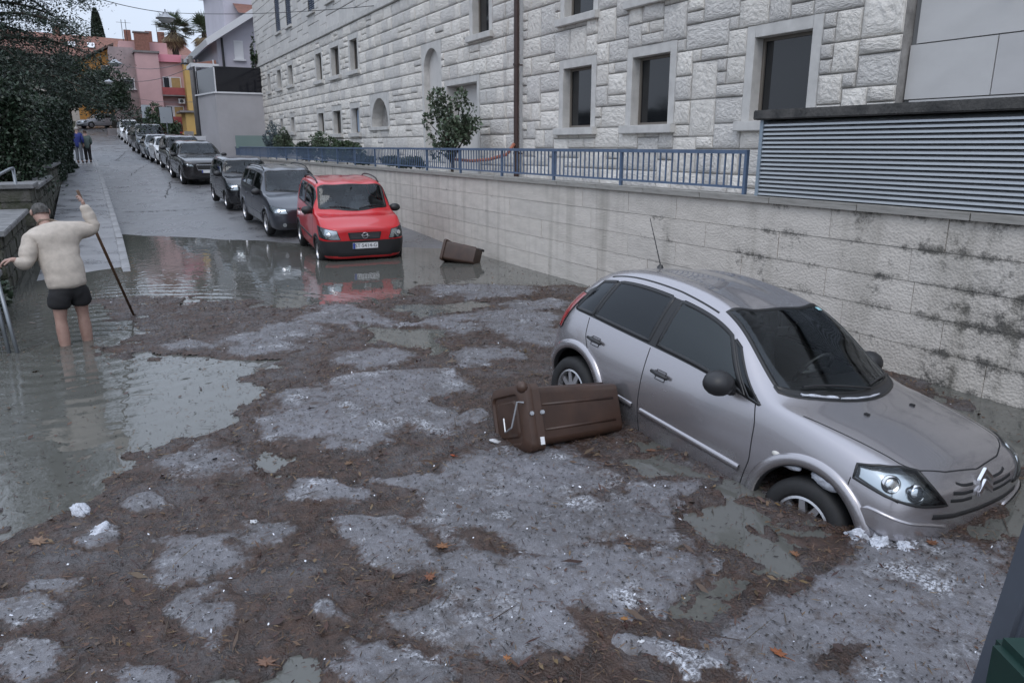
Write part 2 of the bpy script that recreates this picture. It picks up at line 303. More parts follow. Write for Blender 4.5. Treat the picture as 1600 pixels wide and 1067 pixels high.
def ice_mat():
    m = bpy.data.materials.new('dirty_hail_ice'); m.use_nodes = True; t = m.node_tree; n = t.nodes; L = t.links; b = n['Principled BSDF']
    b.inputs['Roughness'].default_value = .36; b.inputs['Subsurface Weight'].default_value = 0
    tc = n.new('ShaderNodeTexCoord')
    def nz(s, d=5, r=.6):
        q = n.new('ShaderNodeTexNoise'); q.inputs['Scale'].default_value = s; q.inputs['Detail'].default_value = d; q.inputs['Roughness'].default_value = r; L.new(tc.outputs['Object'], q.inputs[0]); return q.outputs['Fac']
    def rng_(src, a, b_): q = n.new('ShaderNodeMapRange'); q.inputs[1].default_value = a; q.inputs[2].default_value = b_; L.new(src, q.inputs[0]); return q.outputs[0]
    def mix(f, a, b_):
        q = n.new('ShaderNodeMix'); q.data_type = 'RGBA'; L.new(f, q.inputs[0])
        for s_, v in ((6, a), (7, b_)):
            if isinstance(v, tuple): q.inputs[s_].default_value = (*v, 1)
            else: L.new(v, q.inputs[s_])
        return q.outputs[2]
    at = n.new('ShaderNodeAttribute'); at.attribute_name = 'amount'
    def add(*xs):
        o = xs[0]
        for x in xs[1:]: q = n.new('ShaderNodeMath'); L.new(o, q.inputs[0]); L.new(x, q.inputs[1]); o = q.outputs[0]
        return o
    def sc(src, k, c0=0): q = n.new('ShaderNodeMath'); q.operation = 'MULTIPLY_ADD'; q.inputs[1].default_value = k; q.inputs[2].default_value = c0; L.new(src, q.inputs[0]); return q.outputs[0]
    cover = add(at.outputs['Fac'], sc(nz(2.4, 5, .65), 1.9, -.95), sc(nz(11, 6, .75), 1.1, -.55), sc(nz(45, 4, .7), .8, -.40))
    c = mix(rng_(nz(1.3, 8, .72), .34, .66), (.215, .214, .236), (.062, .057, .056))
    c = mix(rng_(nz(9, 6, .7), .42, .70), c, (.16, .155, .165))
    c = mix(rng_(nz(30, 4, .75), .56, .74), c, (.34, .35, .39))
    hi_ = n.new('ShaderNodeMath'); hi_.operation = 'MULTIPLY'; L.new(rng_(nz(2.6, 3, .6), .54, .68), hi_.inputs[0]); L.new(rng_(nz(48, 4, .7), .46, .60), hi_.inputs[1]); c = mix(hi_.outputs[0], c, (.62, .64, .69))
    c = mix(rng_(nz(6, 8, .8), .52, .66), c, (.07, .054, .046))
    c = mix(rng_(nz(70, 3, .7), .62, .69), c, (.04, .03, .026))
    lit = mix(rng_(nz(14, 6, .75), .35, .65), (.026, .017, .0135), (.072, .041, .029))
    c = mix(rng_(cover, -.06, .24), lit, c)
    L.new(c, b.inputs['Base Color'])
    bp = n.new('ShaderNodeBump'); bp.inputs['Strength'].default_value = .7; bp.inputs['Distance'].default_value = .012; L.new(nz(120, 3), bp.inputs['Height']); L.new(bp.outputs[0], b.inputs['Normal']); return m
m_ice = ice_mat()
m_litter = M('wet_plant_litter', (.026, .017, .0135), .38, col2=(.072, .041, .029), vs=8, bump=1, bs=60, bd=.025, rvar=.2)
def litter_patches(m):
    t = m.node_tree; n = t.nodes; L = t.links; b = n['Principled BSDF']; src = b.inputs['Base Color'].links[0].from_socket; tc = n.new('ShaderNodeTexCoord')
    for (s, d, r_, lo, hi, amt, col) in ((1.5, 9, .72, .45, .66, .8, (.115, .111, .117)), (4.5, 8, .75, .60, .70, .7, (.13, .062, .034)), (26, 5, .75, .62, .72, .6, (.15, .145, .15))):
        q = n.new('ShaderNodeTexNoise'); q.inputs['Scale'].default_value = s; q.inputs['Detail'].default_value = d; q.inputs['Roughness'].default_value = r_; L.new(tc.outputs['Object'], q.inputs[0])
        k = n.new('ShaderNodeMapRange'); k.inputs[1].default_value = lo; k.inputs[2].default_value = hi; k.inputs[4].default_value = amt; L.new(q.outputs['Fac'], k.inputs[0]); x = n.new('ShaderNodeMix'); x.data_type = 'RGBA'; L.new(k.outputs[0], x.inputs[0]); L.new(src, x.inputs[6]); x.inputs[7].default_value = (*col, 1); src = x.outputs[2]
    L.new(src, b.inputs['Base Color'])
litter_patches(m_litter)
def flood_grid(x0, x1, y0, y1, st):
    X, Y = np.meshgrid(np.arange(x0, x1, st), np.arange(y0, y1, st)); px = proj(np.stack([X, Y, 0 * X], -1)); d = np.stack([X, Y, 0 * X - CAMH], -1) @ cF
    vis = np.ones(X.shape, bool)
    return X, Y, vis
def keep_mesh(name, X, Y, Z, ok, mat):
    n, m = X.shape; idx = np.arange(n * m).reshape(n, m); q = np.stack([idx[:-1, :-1], idx[:-1, 1:], idx[1:, 1:], idx[1:, :-1]], -1).reshape(-1, 4)
    q = q[ok.ravel()[q].all(1) & (Z.ravel()[q] > -.012).any(1)]; us_, inv = np.unique(q, return_inverse=True)
    V = np.stack([X, Y, Z], -1).reshape(-1, 3)[us_]; KEEP[:] = [lambda A: A.ravel()[us_]]; return V, inv.reshape(-1, 4)
iceV, iceF, litV, litF, iceA, KEEP = [], [], [], [], [], []; ib = lb = 0
for (x0, x1, y0, y1, st) in ((-3.0, 7.03, -.3, 6.0, .0175), (-3.0, 7.03, 6.0 - .0175, 15.2, .03)):
    X, Y, vis = flood_grid(x0, x1, y0, y1, st); op, ice = fields(X, Y)
    fine = hnoise(X, Y, 22, 5, 3) - .5; lump = hnoise(X, Y, 7, 6, 3) - .5; big = hnoise(X, Y, 2.5, 8, 2) - .5
    far = np.clip((Y - 12.5) / 3, 0, 1)
    iced = np.minimum(ice + big * .65 + .15, -op * 2.2 + .10)
    zi = np.where(iced > -.3, .010 + .034 * np.clip((iced + .25) * 1.5, 0, 1) + (.028 * np.clip(lump, -.3, 1) + .02 * fine) * np.clip((iced + .3) * 3, 0, 1), -.05)
    zi = np.where(op > -.02, np.minimum(zi, -.004 - op * .15 + .03 * (fine + lump * .5)), zi)
    edge = np.clip(1 - np.abs(iced - .06) / .07, 0, 1); zi = zi + edge * .03 * np.clip(lump * 3, 0, 1)
    deb = np.minimum(-op + big * .25, .35 - far * 2) + (hnoise(X, Y, 3.3, 9, 4) - .44) * .8 - np.clip((Y - 7.2) / 4, 0, 1) * .26
    deb = np.minimum(deb, np.minimum(X + 2.9, Y + .2) * 1.2 + (hnoise(X, Y, 1.5, 77, 4) - .6) * 1.6)
    zd = np.where(deb > 0, .004 + .016 * np.clip(deb * 3, 0, 1) + .036 * np.clip(lump + .12, 0, 1) + .026 * fine, -.03)
    # leaf litter piles up along the rims of the floes
    rim = np.clip(1 - np.abs(iced + .02) / .10, 0, 1) * (deb > -.1); zd = np.where(rim > .05, np.maximum(zd, rim * (.03 + .03 * np.clip(lump + .2, 0, 1)) * (hnoise(X, Y, 2.1, 41, 3) > .5) + .012 * fine), zd)
    V, F_ = keep_mesh('i', X, Y, zi, vis & (iced > -.3), m_ice); iceV.append(V); iceF.append(F_ + ib); ib += len(V); iceA.append(np.array(KEEP[0](iced - np.clip((2.2 - X) / 2.2, 0, 1) * .30 - np.clip((Y - 6) / 3, 0, 1) * .12)))
    V, F_ = keep_mesh('d', X, Y, zd, vis, m_litter); litV.append(V); litF.append(F_ + lb); lb += len(V)
ice_me = np_mesh('hail_ice', np.concatenate(iceV), np.concatenate(iceF), True); ice_me.attributes.new('amount', 'FLOAT', 'POINT').data.foreach_set('value', np.concatenate(iceA).astype(np.float32))
tag(link('hail_ice', ice_me, m_ice), 'dirty grey slabs of melting hail drifting on the flood water', 'ice', kind='stuff')
tag(link('plant_litter', np_mesh('plant_litter', np.concatenate(litV), np.concatenate(litF), True), m_litter), 'dark brown mat of leaves and needles floating between the ice', 'plant debris', kind='stuff')
# loose needles, twigs and leaf scraps lying on both
def zs_at(x, y):
    op, ice = fields(x, y); big = hnoise(x, y, 2.5, 8, 2) - .5; lump = hnoise(x, y, 7, 6, 3) - .5
    iced = np.minimum(ice + big * .65 + .15, -op * 2.2 + .10); deb = np.minimum(-op + big * .25, .35) + (hnoise(x, y, 3.3, 9, 4) - .44) * .8 - np.clip((y - 7.2) / 4, 0, 1) * .26
    zi = np.where(iced > -.3, .010 + .034 * np.clip((iced + .25) * 1.5, 0, 1) + (.028 * np.clip(lump, -.3, 1) + .02 * (hnoise(x, y, 22, 5, 3) - .5)) * np.clip((iced + .3) * 3, 0, 1), 0); zi = np.where(op > -.02, 0, zi); zd = np.where(deb > 0, .008 + .016 * np.clip(deb * 3, 0, 1) + .022 * np.clip(lump + .1, 0, 1), 0)
    rim = np.clip(1 - np.abs(iced + .02) / .10, 0, 1) * (deb > -.1); return np.maximum(np.maximum(zi, zd), rim * .045), iced, deb, rim
def scatter(n, length, width, pick, name, mat, seed, tilt=.25):
    g = np.random.default_rng(seed); t = g.random(n * 4) ** 1.1
    x = g.uniform(-2.4, 6.9, n * 4); y = .4 + t * 13.3
    z, iced, deb, rim = zs_at(x, y); k = g.random(len(x)) < pick(iced, deb, rim); x, y, z = x[k][:n], y[k][:n], z[k][:n]; n = len(x)
    a = g.uniform(0, 2 * math.pi, n); L_ = length * g.lognormal(0, .45, n); W_ = width * g.uniform(.6, 1.6, n); tl = g.normal(0, tilt, n)
    d = np.stack([np.cos(a) * np.cos(tl), np.sin(a) * np.cos(tl), np.sin(tl)], 1); s = np.stack([-np.sin(a), np.cos(a), g.normal(0, .35, n)], 1)
    c = np.stack([x, y, z + .006 + np.abs(np.sin(tl)) * L_ * .4], 1); L_ = L_[:, None]; W_ = W_[:, None]
    V = np.stack([c - d * L_ / 2, c + s * W_ / 2 - d * L_ * .1 + [0, 0, .002], c + d * L_ / 2, c - s * W_ / 2 + d * L_ * .1], 1).reshape(-1, 3)
    return tag(link(name, np_mesh(name, V, np.arange(4 * n).reshape(n, 4)), mat), kind='stuff')
m_needle = M('needle_litter', (.085, .043, .028), .55, island=.75); m_scrap = M('leaf_scraps', (.09, .047, .027), .5, island=.6); m_dark = M('dark_specks', (.018, .014, .012), .5, island=.5); m_white = M('hail_grains', (.7, .72, .78), .35, island=.2)
tag(scatter(78000, .032, .004, lambda i, d, r: np.where(i > .12, .20, np.where(d > 0, .75, np.where(d > -.5, .16, .03))) + r * .4, 'needle_litter', m_needle, 1), 'thin brown needles and twigs strewn over the floating litter', 'plant debris')
tag(scatter(5200, .034, .016, lambda i, d, r: np.where(i > 0, .04, np.where(d > 0, .5, .04)) + r * .8, 'leaf_scraps', m_scrap, 2, .35), 'scraps of torn brown leaves strewn over the flood', 'plant debris')
tag(scatter(19000, .016, .007, lambda i, d, r: np.where(i > 0, .7, .1), 'dark_specks', m_dark, 3), 'dark specks of dirt and seed scattered on the ice', 'plant debris')
tag(scatter(1300, .012, .010, lambda i, d, r: np.where(i > 0, .35, np.where(d > 0, .12, .0)) + r * .2, 'hail_grains', m_white, 4, .5), 'small white hail grains lying on ice and litter', 'hail')
tag(scatter(700, .16, .005, lambda i, d, r: np.where(d > 0, .4, .1) + r * .5, 'twigs', M('twigs', (.05, .033, .022), .6, island=.6), 5, .12), 'thin dark twigs caught on the floating litter', 'twigs')

tag(scatter(900, .062, .026, lambda i, d, r: np.where(i > .1, .05, np.where(d > 0, .35, .10)) + r * .5, 'sodden_leaves', M('sodden_leaves', (.062, .034, .022), .42, island=.55), 6, .2), 'flat sodden brown leaves matted into the floating litter', 'plant debris')
def leaf_shape():
    pts = [(0, -.5), (.10, -.22), (.38, -.34), (.30, -.08), (.5, .08), (.26, .14), (.30, .38), (.10, .28), (0, .52), (-.12, .27), (-.32, .36), (-.25, .12), (-.48, .06), (-.28, -.1), (-.36, -.33), (-.09, -.2)]
    b = MB(); v = [(0, 0, .05)] + [(x, y, .16 * abs(x) ** 1.5 + .10 * y * y) for x, y in pts] + [(0, 0, .035)] + [(x, y, .16 * abs(x) ** 1.5 + .10 * y * y - .015) for x, y in pts]; n = len(pts)
    f = [(0, 1 + i, 1 + (i + 1) % n) for i in range(n)] + [(n + 1, n + 2 + (i + 1) % n, n + 2 + i) for i in range(n)] + [(1 + i, n + 2 + i, n + 2 + (i + 1) % n, 1 + (i + 1) % n) for i in range(n)]; b.add(v, f); b.tube([(0, -.48, .03), (.03, -.85, .05)], [.02, .012], 4); return mesh_only(b, 'fallen_leaf', fixn=False)
for k, (p, s, col, rz_, lab) in enumerate(((( 708, 711), .075, (.55, .10, .02), .4, 'small vivid orange leaf on the ice in front of the near brown bin'), ((692, 853), .12, (.30, .13, .05), 1.2, 'curled tan leaf on the litter, centre foreground'), ((672, 903), .12, (.27, .10, .045), 2.6, 'reddish brown leaf just below the curled tan leaf'), ((1216, 1022), .12, (.36, .11, .03), .2, 'orange brown leaf at the left rim of the big ice slab'), ((976, 966), .065, (.42, .19, .05), 1.0, 'small round yellowish leaf between ice slabs at lower right'), ((792, 1028), .075, (.45, .18, .06), 2.0, 'orange star shaped leaf near the bottom centre'), ((1018, 698), .12, (.24, .11, .06), .7, 'pale brown leaf beside the sill of the silver hatchback'), ((1243, 858), .10, (.28, .12, .05), .1, 'brown leaf floating below the front wheel of the hatchback'), ((545, 722), .10, (.22, .12, .06), 1.8, 'dull tan leaf on the litter left of the near bin'), ((1456, 850), .13, (.22, .09, .04), 2.2, 'brown leaf clump under the bumper corner of the hatchback'), ((415, 1030), .15, (.25, .13, .08), .5, 'big tan leaf lying in the puddle at lower left'), ((60, 845), .16, (.30, .18, .11), .9, 'pale leaf floating at the left edge of the open water'))):
    me = leaf_shape() if k == 0 else me.copy(); o = link('fallen_leaf', me); me.materials.clear(); me.materials.append(M('leaf_colour_%d' % k, tuple(q_ * .72 for q_ in col), .5, var=.4, vs=3)); q = on(p, 2, .04); z_ = float(zs_at(np.array([q[0]]), np.array([q[1]]))[0][0]); o.location = (q[0], q[1], z_ + .008); o.rotation_euler = (.12 * math.sin(k * 3), .15 * math.cos(k * 2), rz_); o.scale = (s * .55, s * .78, s * 1.3); tag(o, lab, 'leaf', 'fallen leaves on the flood')
for k, (p, s, lab) in enumerate((((774, 689), .05, 'torn white scrap of paper in front of the bin lid'), ((397, 815), .045, 'white scrap floating left of centre'), ((996, 1003), .045, 'thin white scrap at lower right of centre'), ((155, 832), .08, 'white lump of hail foam at the left rim of the litter'), ((126, 798), .08, 'pale lump of hail foam at the edge of the open water'))):
    q = on(p, 2, .03); b = MB().ball((0, 0, 0), (s, s * .6, s * (.25 if k < 3 else .5)), 16, 10); b.v = [tuple(np.array(v) * (.8 + .4 * random.random())) for v in b.v]; o = b.build('litter_scrap', M('wet_paper', (.55, .56, .58), .6) if k < 3 else M('packed_hail', (.62, .65, .72), .5, col2=(.40, .41, .45), vs=12, bump=.8, bs=60, bd=.02), smooth=True); o.location = (q[0], q[1], .03); o.rotation_euler = (.2, .3, k * 1.3); tag(o, lab, 'scrap')
# ================================================================== STONE BUILDINGS, RETAINING WALL, RAILING
XB, WX, COP = 9.0, 7.06, 1.63
def stone_mat(name, c1, c2, dirt=.5):
    return M(name, c1, .75, col2=c2, vs=2.2, bump=.55, bs=28, bd=.03, detail=9)
m_rock = [M('rough_limestone', (.72, .685, .635), .8, col2=(.61, .58, .535), vs=3.3, bump=.6, bs=7, bd=.08, detail=9),
          M('rough_limestone_pale', (.79, .755, .70), .8, col2=(.68, .645, .595), vs=2.7, bump=.6, bs=6, bd=.08, detail=9),
          M('rough_limestone_grey', (.66, .635, .60), .8, col2=(.53, .51, .485), vs=3.0, bump=.6, bs=8, bd=.08, detail=9)]
m_mortar = M('mortar', (.36, .345, .33), .9, var=.4, vs=6)
m_dress = M('dressed_stone', (.60, .585, .56), .65, var=.2, vs=4, bump=.2, bs=60, bd=.008)
m_smooth = M('smooth_ashlar', (.62, .60, .575), .7, col2=(.55, .535, .515), vs=1.2, bump=.15, bs=40, bd=.01)
m_pane = M('unlit_room_glass', (.012, .013, .015), .06, spec=.6)  # opaque pane, its near-black colour stands in for the unlit room behind
m_wframe = M('window_frame_dark', (.16, .14, .12), .5)
m_unlit = M('unlit_depth', (.02, .02, .02), .9)  # near-black stand-in for unlit depth behind panes and slats and in the niche
def rock_template(seed, nx=6, ny=5, rough=1.0):
    g = np.random.default_rng(seed); s = np.concatenate([[0, .012, .07], np.linspace(.2, .8, nx - 3), [.93, .988, 1]]); t = np.concatenate([[0, .02, .1], np.linspace(.28, .72, ny - 3), [.9, .98, 1]])
    P = []
    for j, b in enumerate(t):
        row = []
        for i, a in enumerate(s):
            e = min(i, j, len(s) - 1 - i, len(t) - 1 - j)
            d = 0 if e == 0 else (.3 + .1 * g.random() if e == 1 else (.45 + .3 * g.random() if e == 2 else .6 + .4 * g.random()))
            if rough < .5: d = 0 if e == 0 else (.9 if e == 1 else 1.0)
            ja, jb = (g.uniform(-.02, .02), g.uniform(-.03, .03)) if e > 1 and rough > .5 else (0, 0)
            row.append((-d, a + ja, b + jb))
        P.append(row)
    me = mesh_only(MB().grid(P), 'stone', fixn=False)
    for p in me.polygons: p.use_smooth = rough > .5
    me.flip_normals(); return me
ROCK = []
for k in range(9):
    me = rock_template(100 + k); me.materials.append(m_rock[k % 3]); ROCK.append(me)
FLAT = []
for k in range(3):
    me = rock_template(200 + k, 4, 4, 0); me.materials.append([m_smooth, M('smooth_ashlar_b', (.58, .565, .545), .7, var=.15, vs=1.5, bump=.15, bs=40, bd=.01), M('smooth_ashlar_c', (.65, .63, .605), .7, var=.15, vs=1.5, bump=.15, bs=40, bd=.01)][k]); FLAT.append(me)
def pack(y0, y1, z0, z1, uy, uz, sizes, blocked, seed):
    """random ashlar: fill a grid of unit cells with blocks, leaving the openings free"""
    rs = random.Random(seed); ny, nz = round((y1 - y0) / uy), round((z1 - z0) / uz); occ = np.zeros((nz, ny), bool)
    for (a, b, c, d) in blocked:
        for j in range(nz):
            for i in range(ny):
                cy, cz = y0 + (i + .5) * uy, z0 + (j + .5) * uz
                if a < cy < b and c < cz < d: occ[j, i] = True
    out = []
    for j in range(nz):
        for i in range(ny):
            if occ[j, i]: continue
            sz = sizes[:]; rs.shuffle(sz); sz.append((1, 1))
            for (w_, h_) in sz:
                if (len(sizes) > 3 and h_ > 1 and w_ > 1 and False): continue
                if i + w_ <= ny and j + h_ <= nz and not occ[j:j + h_, i:i + w_].any():
                    occ[j:j + h_, i:i + w_] = True; out.append((y0 + i * uy, z0 + j * uz, w_ * uy, h_ * uz)); break
    return out
def snap(v, o, u): return o + round((v - o) / u) * u
def lay(parent, rects, tmpl, x, depth, seed, limit=300, gap=.011, name='stone', smooth=False):
    rs = random.Random(seed); items = []
    for (y, z, w_, h_) in rects:
        P = proj(np.array([[x, y, z], [x, y + w_, z], [x, y, z + h_], [x, y + w_, z + h_]])); mn, mx = P.min(0), P.max(0)
        inside = max(0, min(mx[0], 1600) - max(mn[0], 0)) * max(0, min(mx[1], 1067) - max(mn[1], 0)); items.append((inside, y, z, w_, h_))
    items.sort(reverse=True); VV, FF, MI = [], [], []; base = 0
    mats = []
    core = MB()
    for k, (ar, y, z, w_, h_) in enumerate(items):
        core.add([(x + .002, y, z), (x + .002, y + w_, z), (x + .002, y + w_, z + h_), (x + .002, y, z + h_)], [(0, 3, 2, 1)])
        me = rs.choice(tmpl); dp = depth * rs.uniform(.75, 1.25)
        if k < limit and ar > 40:
            o = link(name, me, None, parent); o.location = (x, y + gap / 2, z + gap / 2); o.scale = (dp, w_ - gap, h_ - gap)
        else:
            v = np.array([q.co[:] for q in me.vertices]); v = v * [dp, w_ - gap, h_ - gap] + [x, y + gap / 2, z + gap / 2]
            if me.materials[0] not in mats: mats.append(me.materials[0])
            VV.append(v); FF.append(np.array([p.vertices[:] for p in me.polygons]) + base); MI += [mats.index(me.materials[0])] * len(me.polygons); base += len(v)
    if VV:
        me = np_mesh('stonework', np.concatenate(VV), np.concatenate(FF), tmpl is ROCK)
        for m in mats: me.materials.append(m)
        me.polygons.foreach_set('material_index', np.array(MI, np.int32)); o = link('stonework', me, None, parent); tag(o, kind='stuff')
    core.build('mortar', m_mortar, parent, fixn=False)
def window(parent, y0, y1, z0, z1, fr=.16, x=XB, depth=.2, arch=False, mat=None, sill=True, proud=.03, bars=True, name='window'):
    """opening: dressed-stone surround, reveal, sash and pane"""
    t = MB()
    a, b, c, d = y0 + fr, y1 - fr, z0 + (.02 if sill else fr), z1 - fr
    t.bb((x - proud, y0, c), (x + depth, a, z1)); t.bb((x - proud, b, c), (x + depth, y1, z1)); t.bb((x - proud, a, d), (x + depth, b, z1))
    s = t.build('window_surround' if name == 'window' else name, m_dress, parent, bevel=.006)
    if sill: MB().bb((x - .14, y0 - .06, z0 - .13), (x + depth, y1 + .06, z0 + .02)).build('sill', m_dress, s, bevel=.012)
    f = MB(); g = .05
    for (p, q) in (((a, c), (a + g, d)), ((b - g, c), (b, d)), ((a + g, c), (b - g, c + g)), ((a + g, d - g), (b - g, d))): f.bb((x + depth - .05, p[0], p[1]), (x + depth - .0, q[0], q[1]))
    f.build('sash', m_wframe, s)
    MB().bb((x + depth - .025, a + g, c + g), (x + depth - .015, b - g, d - g)).build('pane', mat or m_pane, s)
    MB().bb((x + depth + .001, a, c), (x + depth + .02, b, d)).build('backing', m_unlit, s)
    return s
# ---------------------------------------------------------------- building right of the downpipe (random ashlar)
uy, uz = .2, .2; yB0, yB1, zB0 = 6.3, 15.9, 1.45
bB = thing('stone_building', 'rough limestone building of mixed blocks with three dark windows above the louvre', 'building', (0, 0, 0))
sn = lambda a, b, c, d: (snap(a, yB0, uy), snap(b, yB0, uy), snap(c, zB0, uz), snap(d, zB0, uz))
winB = [sn(12.94, 14.32, 2.66, 4.05), sn(10.6, 12.0, 2.66, 4.05), sn(7.45, 8.9, 2.66, 4.05), sn(12.94, 14.35, 4.9, 6.6), sn(10.6, 12.0, 4.9, 6.6), sn(7.45, 8.9, 4.9, 6.6)]
rB = pack(yB0, yB1, zB0, 7.05, uy, uz, [(3, 2), (2, 2), (2, 1), (3, 1), (4, 2), (2, 2), (3, 2), (4, 2), (5, 2), (3, 3)], winB, 11)
lay(bB, rB, ROCK, XB, .062, 5, 300)
for q in winB: window(bB, *q, fr=.17)
MB().bb((XB + .25, 5.95 + .35, 1.2), (20, 15.9, 10)).build('building_mass', m_mortar, bB)
MB().bb((XB - .05, yB0 - .0, 7.06), (20, yB1, 7.3)).build('cornice', m_dress, bB)
# end return of the corner
MB().bb((XB + .003, 6.29, 1.3), (XB + .3, 6.3, 7.05)).build('corner_return', m_mortar, bB)
# ---------------------------------------------------------------- long building left of the downpipe (coursed)
uA, vA = .19, .19; yA0, yA1, zA0 = 16.1, 48.02, 1.43
bA = thing('stone_building', 'long white stone building with small windows and two arches behind the blue railing', 'building', (0, 0, 0))
sa = lambda a, b, c, d: (snap(a, yA0, uA), snap(b, yA0, uA), snap(c, zA0, vA), snap(d, zA0, vA))
small = [sa(33.3, 34.8, 5.06, 6.4), sa(30.8, 32.2, 5.06, 6.4), sa(28.25, 29.6, 5.06, 6.4), sa(33.5, 34.9, 2.78, 3.97), sa(31, 32.4, 2.78, 3.97), sa(28.5, 29.8, 2.78, 3.97),
         sa(44.4, 45.4, 5.24, 6.33), sa(41.6, 42.8, 5.24, 6.33), sa(38.95, 40.2, 5.24, 6.33), sa(44.6, 45.7, 2.9, 3.95), sa(41.9, 42.95, 2.9, 3.95), sa(39.2, 40.4, 2.9, 3.95), sa(17.45, 18.75, 5.04, 6.5)]
archA = [sa(25.25, 27.25, 3.03, 4.05), sa(20.75, 22.25, 2.0, 5.3)]; doorA = sa(18.15, 20.4, 1.43, 4.16)
rA = []
blk = small + archA + [doorA]
for z0c in np.arange(zA0, 6.75 - .01, vA * 2):
    rA += pack(yA0 + .76, yA1, z0c, z0c + vA * 2, uA, vA, [(3, 2), (4, 2), (5, 2), (3, 2), (4, 2), (3, 1), (2, 2)], blk, int(z0c * 100))
for k, z0c in enumerate(np.arange(zA0, 6.9, .38)):                         # quoins by the downpipe
    rA.append((yA0 + (0 if k % 2 else 0), z0c, .52 if k % 2 else .64, .38)); rA.append((yA0 + (.52 if k % 2 else .64), z0c, .24 if k % 2 else .12, .38))
lay(bA, rA, ROCK, XB, .06, 6, 300)
for i, q in enumerate(small): window(bA, *q, fr=.2, mat=M('blue_door', (.25, .32, .42), .5) if i == 5 else None)
def arched(parent, q, recess, mat, name):
    a, b, c, d = q; r = (b - a) / 2 - .16; cy = (a + b) / 2; sp = d - .16 - r; s = MB(); n = 14
    inner = [(cy - r, c)] + [(cy - r * math.cos(math.pi * k / n), sp + r * math.sin(math.pi * k / n)) for k in range(n + 1)] + [(cy + r, c)]
    outer = [(a, c)] + [(max(a, min(b, cy - (r + .5) * math.cos(math.pi * k / n) * 1.0)), d if 0 < k < n else sp) for k in range(n + 1)] + [(b, c)]
    for k in range(len(inner) - 1):
        (i0, i1), (o0, o1) = inner[k:k + 2], outer[k:k + 2]
        for xx in (XB - .02,): s.add([(xx, *i0), (xx, *i1), (xx, *o1), (xx, *o0)], [(0, 1, 2, 3)])
        s.add([(XB - .02, *i0), (XB - .02, *i1), (XB + recess, *i1), (XB + recess, *i0)], [(0, 3, 2, 1)])
    o = s.build(name, m_dress, parent, fixn=False)
    MB().prism([(y, z) for y, z in inner], XB + recess, XB + recess + .02, fn=lambda y, z, x: (x, y, z)).build('arch_back', mat, o)
    if c > 2.5: MB().bb((XB - .1, a - .05, c - .12), (XB + recess, b + .05, c)).build('sill', m_dress, o, bevel=.01)
arched(bA, archA[0], .4, m_unlit, 'arched_niche'); arched(bA, archA[1], .16, m_smooth, 'blind_arch')
a, b, c, d = doorA; dr = MB(); dr.bb((XB - .03, a, c), (XB + .35, a + .16, d)); dr.bb((XB - .03, b - .16, c), (XB + .35, b, d)); dr.bb((XB - .03, a + .16, d - .16), (XB + .35, b - .16, d))
dro = dr.build('portal', m_dress, bA, bevel=.006); MB().bb((XB + .3, a + .16, c), (XB + .34, b - .16, d - .16)).build('blind_panel', m_smooth, dro)
MB().bb((XB - .10, yA0, 6.75), (XB + .3, yA1, 6.95)).build('cornice', m_dress, bA, bevel=.02)
shut = [(41.05, 42.1, 7.9, 10.0), (38.5, 39.6, 7.9, 10.0), (34.1, 35.2, 7.9, 10.0), (31.2, 32.3, 7.9, 10.0), (28, 29.1, 7.9, 10)]
shut = [tuple(snap(v, (yA0 if i < 2 else 6.95), (uA if i < 2 else .25)) for i, v in enumerate(q)) for q in shut]
rU = pack(yA0, yA1, 6.95, 11.2, uA, .25, [(6, 2), (7, 2), (5, 2), (4, 1), (6, 1)], shut, 77)
lay(bA, rU, FLAT, XB, .035, 8, 70, gap=.014, name='ashlar_panel')
m_shut = M('blue_shutter', (.055, .075, .12), .5)
for (a, b, c, d) in shut:
    s = MB().bb((XB - .13, a - .08, c - .12), (XB + .1, b + .08, c)).build('window_sill', m_dress, bA, bevel=.01)
    MB().bb((XB + .1, a, c), (XB + .12, b, d)).build('pane', m_pane, s)
    for e in (a + .02, (a + b) / 2 + .01):
        for k in range(18): MB().box((XB + .02, e + .24, c + .05 + k * .112), (.02, .46, .09), ry=.5).build('slat', m_shut, s) if k < 1 else None
        sh = MB(); [sh.box((XB + .03, e + .24, c + .05 + k * .09), (.05, .44, .075), ry=.5) for k in range(23)]; sh.bb((XB + .01, e, c), (XB + .06, e + .03, d)); sh.bb((XB + .01, e + .46, c), (XB + .06, e + .49, d)); sh.build('shutter', m_shut, s)
MB().bb((XB + .36, 15.9, 1.2), (22, yA1, 11.2)).build('building_mass', m_mortar, bA)
MB().bb((XB + .004, 15.9, 1.3), (XB + .36, 16.1, 11.2)).build('corner_return', m_dress, bA)
# ---------------------------------------------------------------- downpipe
m_pipe = M('brown_pipe', (.055, .03, .025), .4, var=.3, vs=8)
dp = thing('downpipe', 'dark brown drainpipe running down the stone wall between the two buildings', 'drainpipe', (XB - .17, 15.95, 1.5))
MB().tube([(0, 0, 0), (0, 0, 9)], .062, 14).build('pipe', m_pipe, dp, smooth=True, angle=40)
for z in (.6, 2.6, 4.6): MB().tube([(0, 0, z), (0, 0, z + .05)], .078, 14).build('pipe_collar', m_pipe, dp)
for z in (.62, 2.62, 4.62): MB().box((.09, 0, z), (.14, .03, .03)).build('bracket', m_pipe, dp)
# orange hose end hanging on the terrace
tag(MB().tube([(8.75, 15.9, 2.35), (8.6, 16.0, 2.1), (8.4, 16.5, 1.98), (8.3, 17.3, 1.93), (8.25, 18.2, 1.95)], .04, 10).build('terracotta_pipe', M('terracotta_pipe', (.35, .12, .07), .5), smooth=True), 'terracotta coloured pipe lying behind the blue railing by the downpipe', 'pipe')
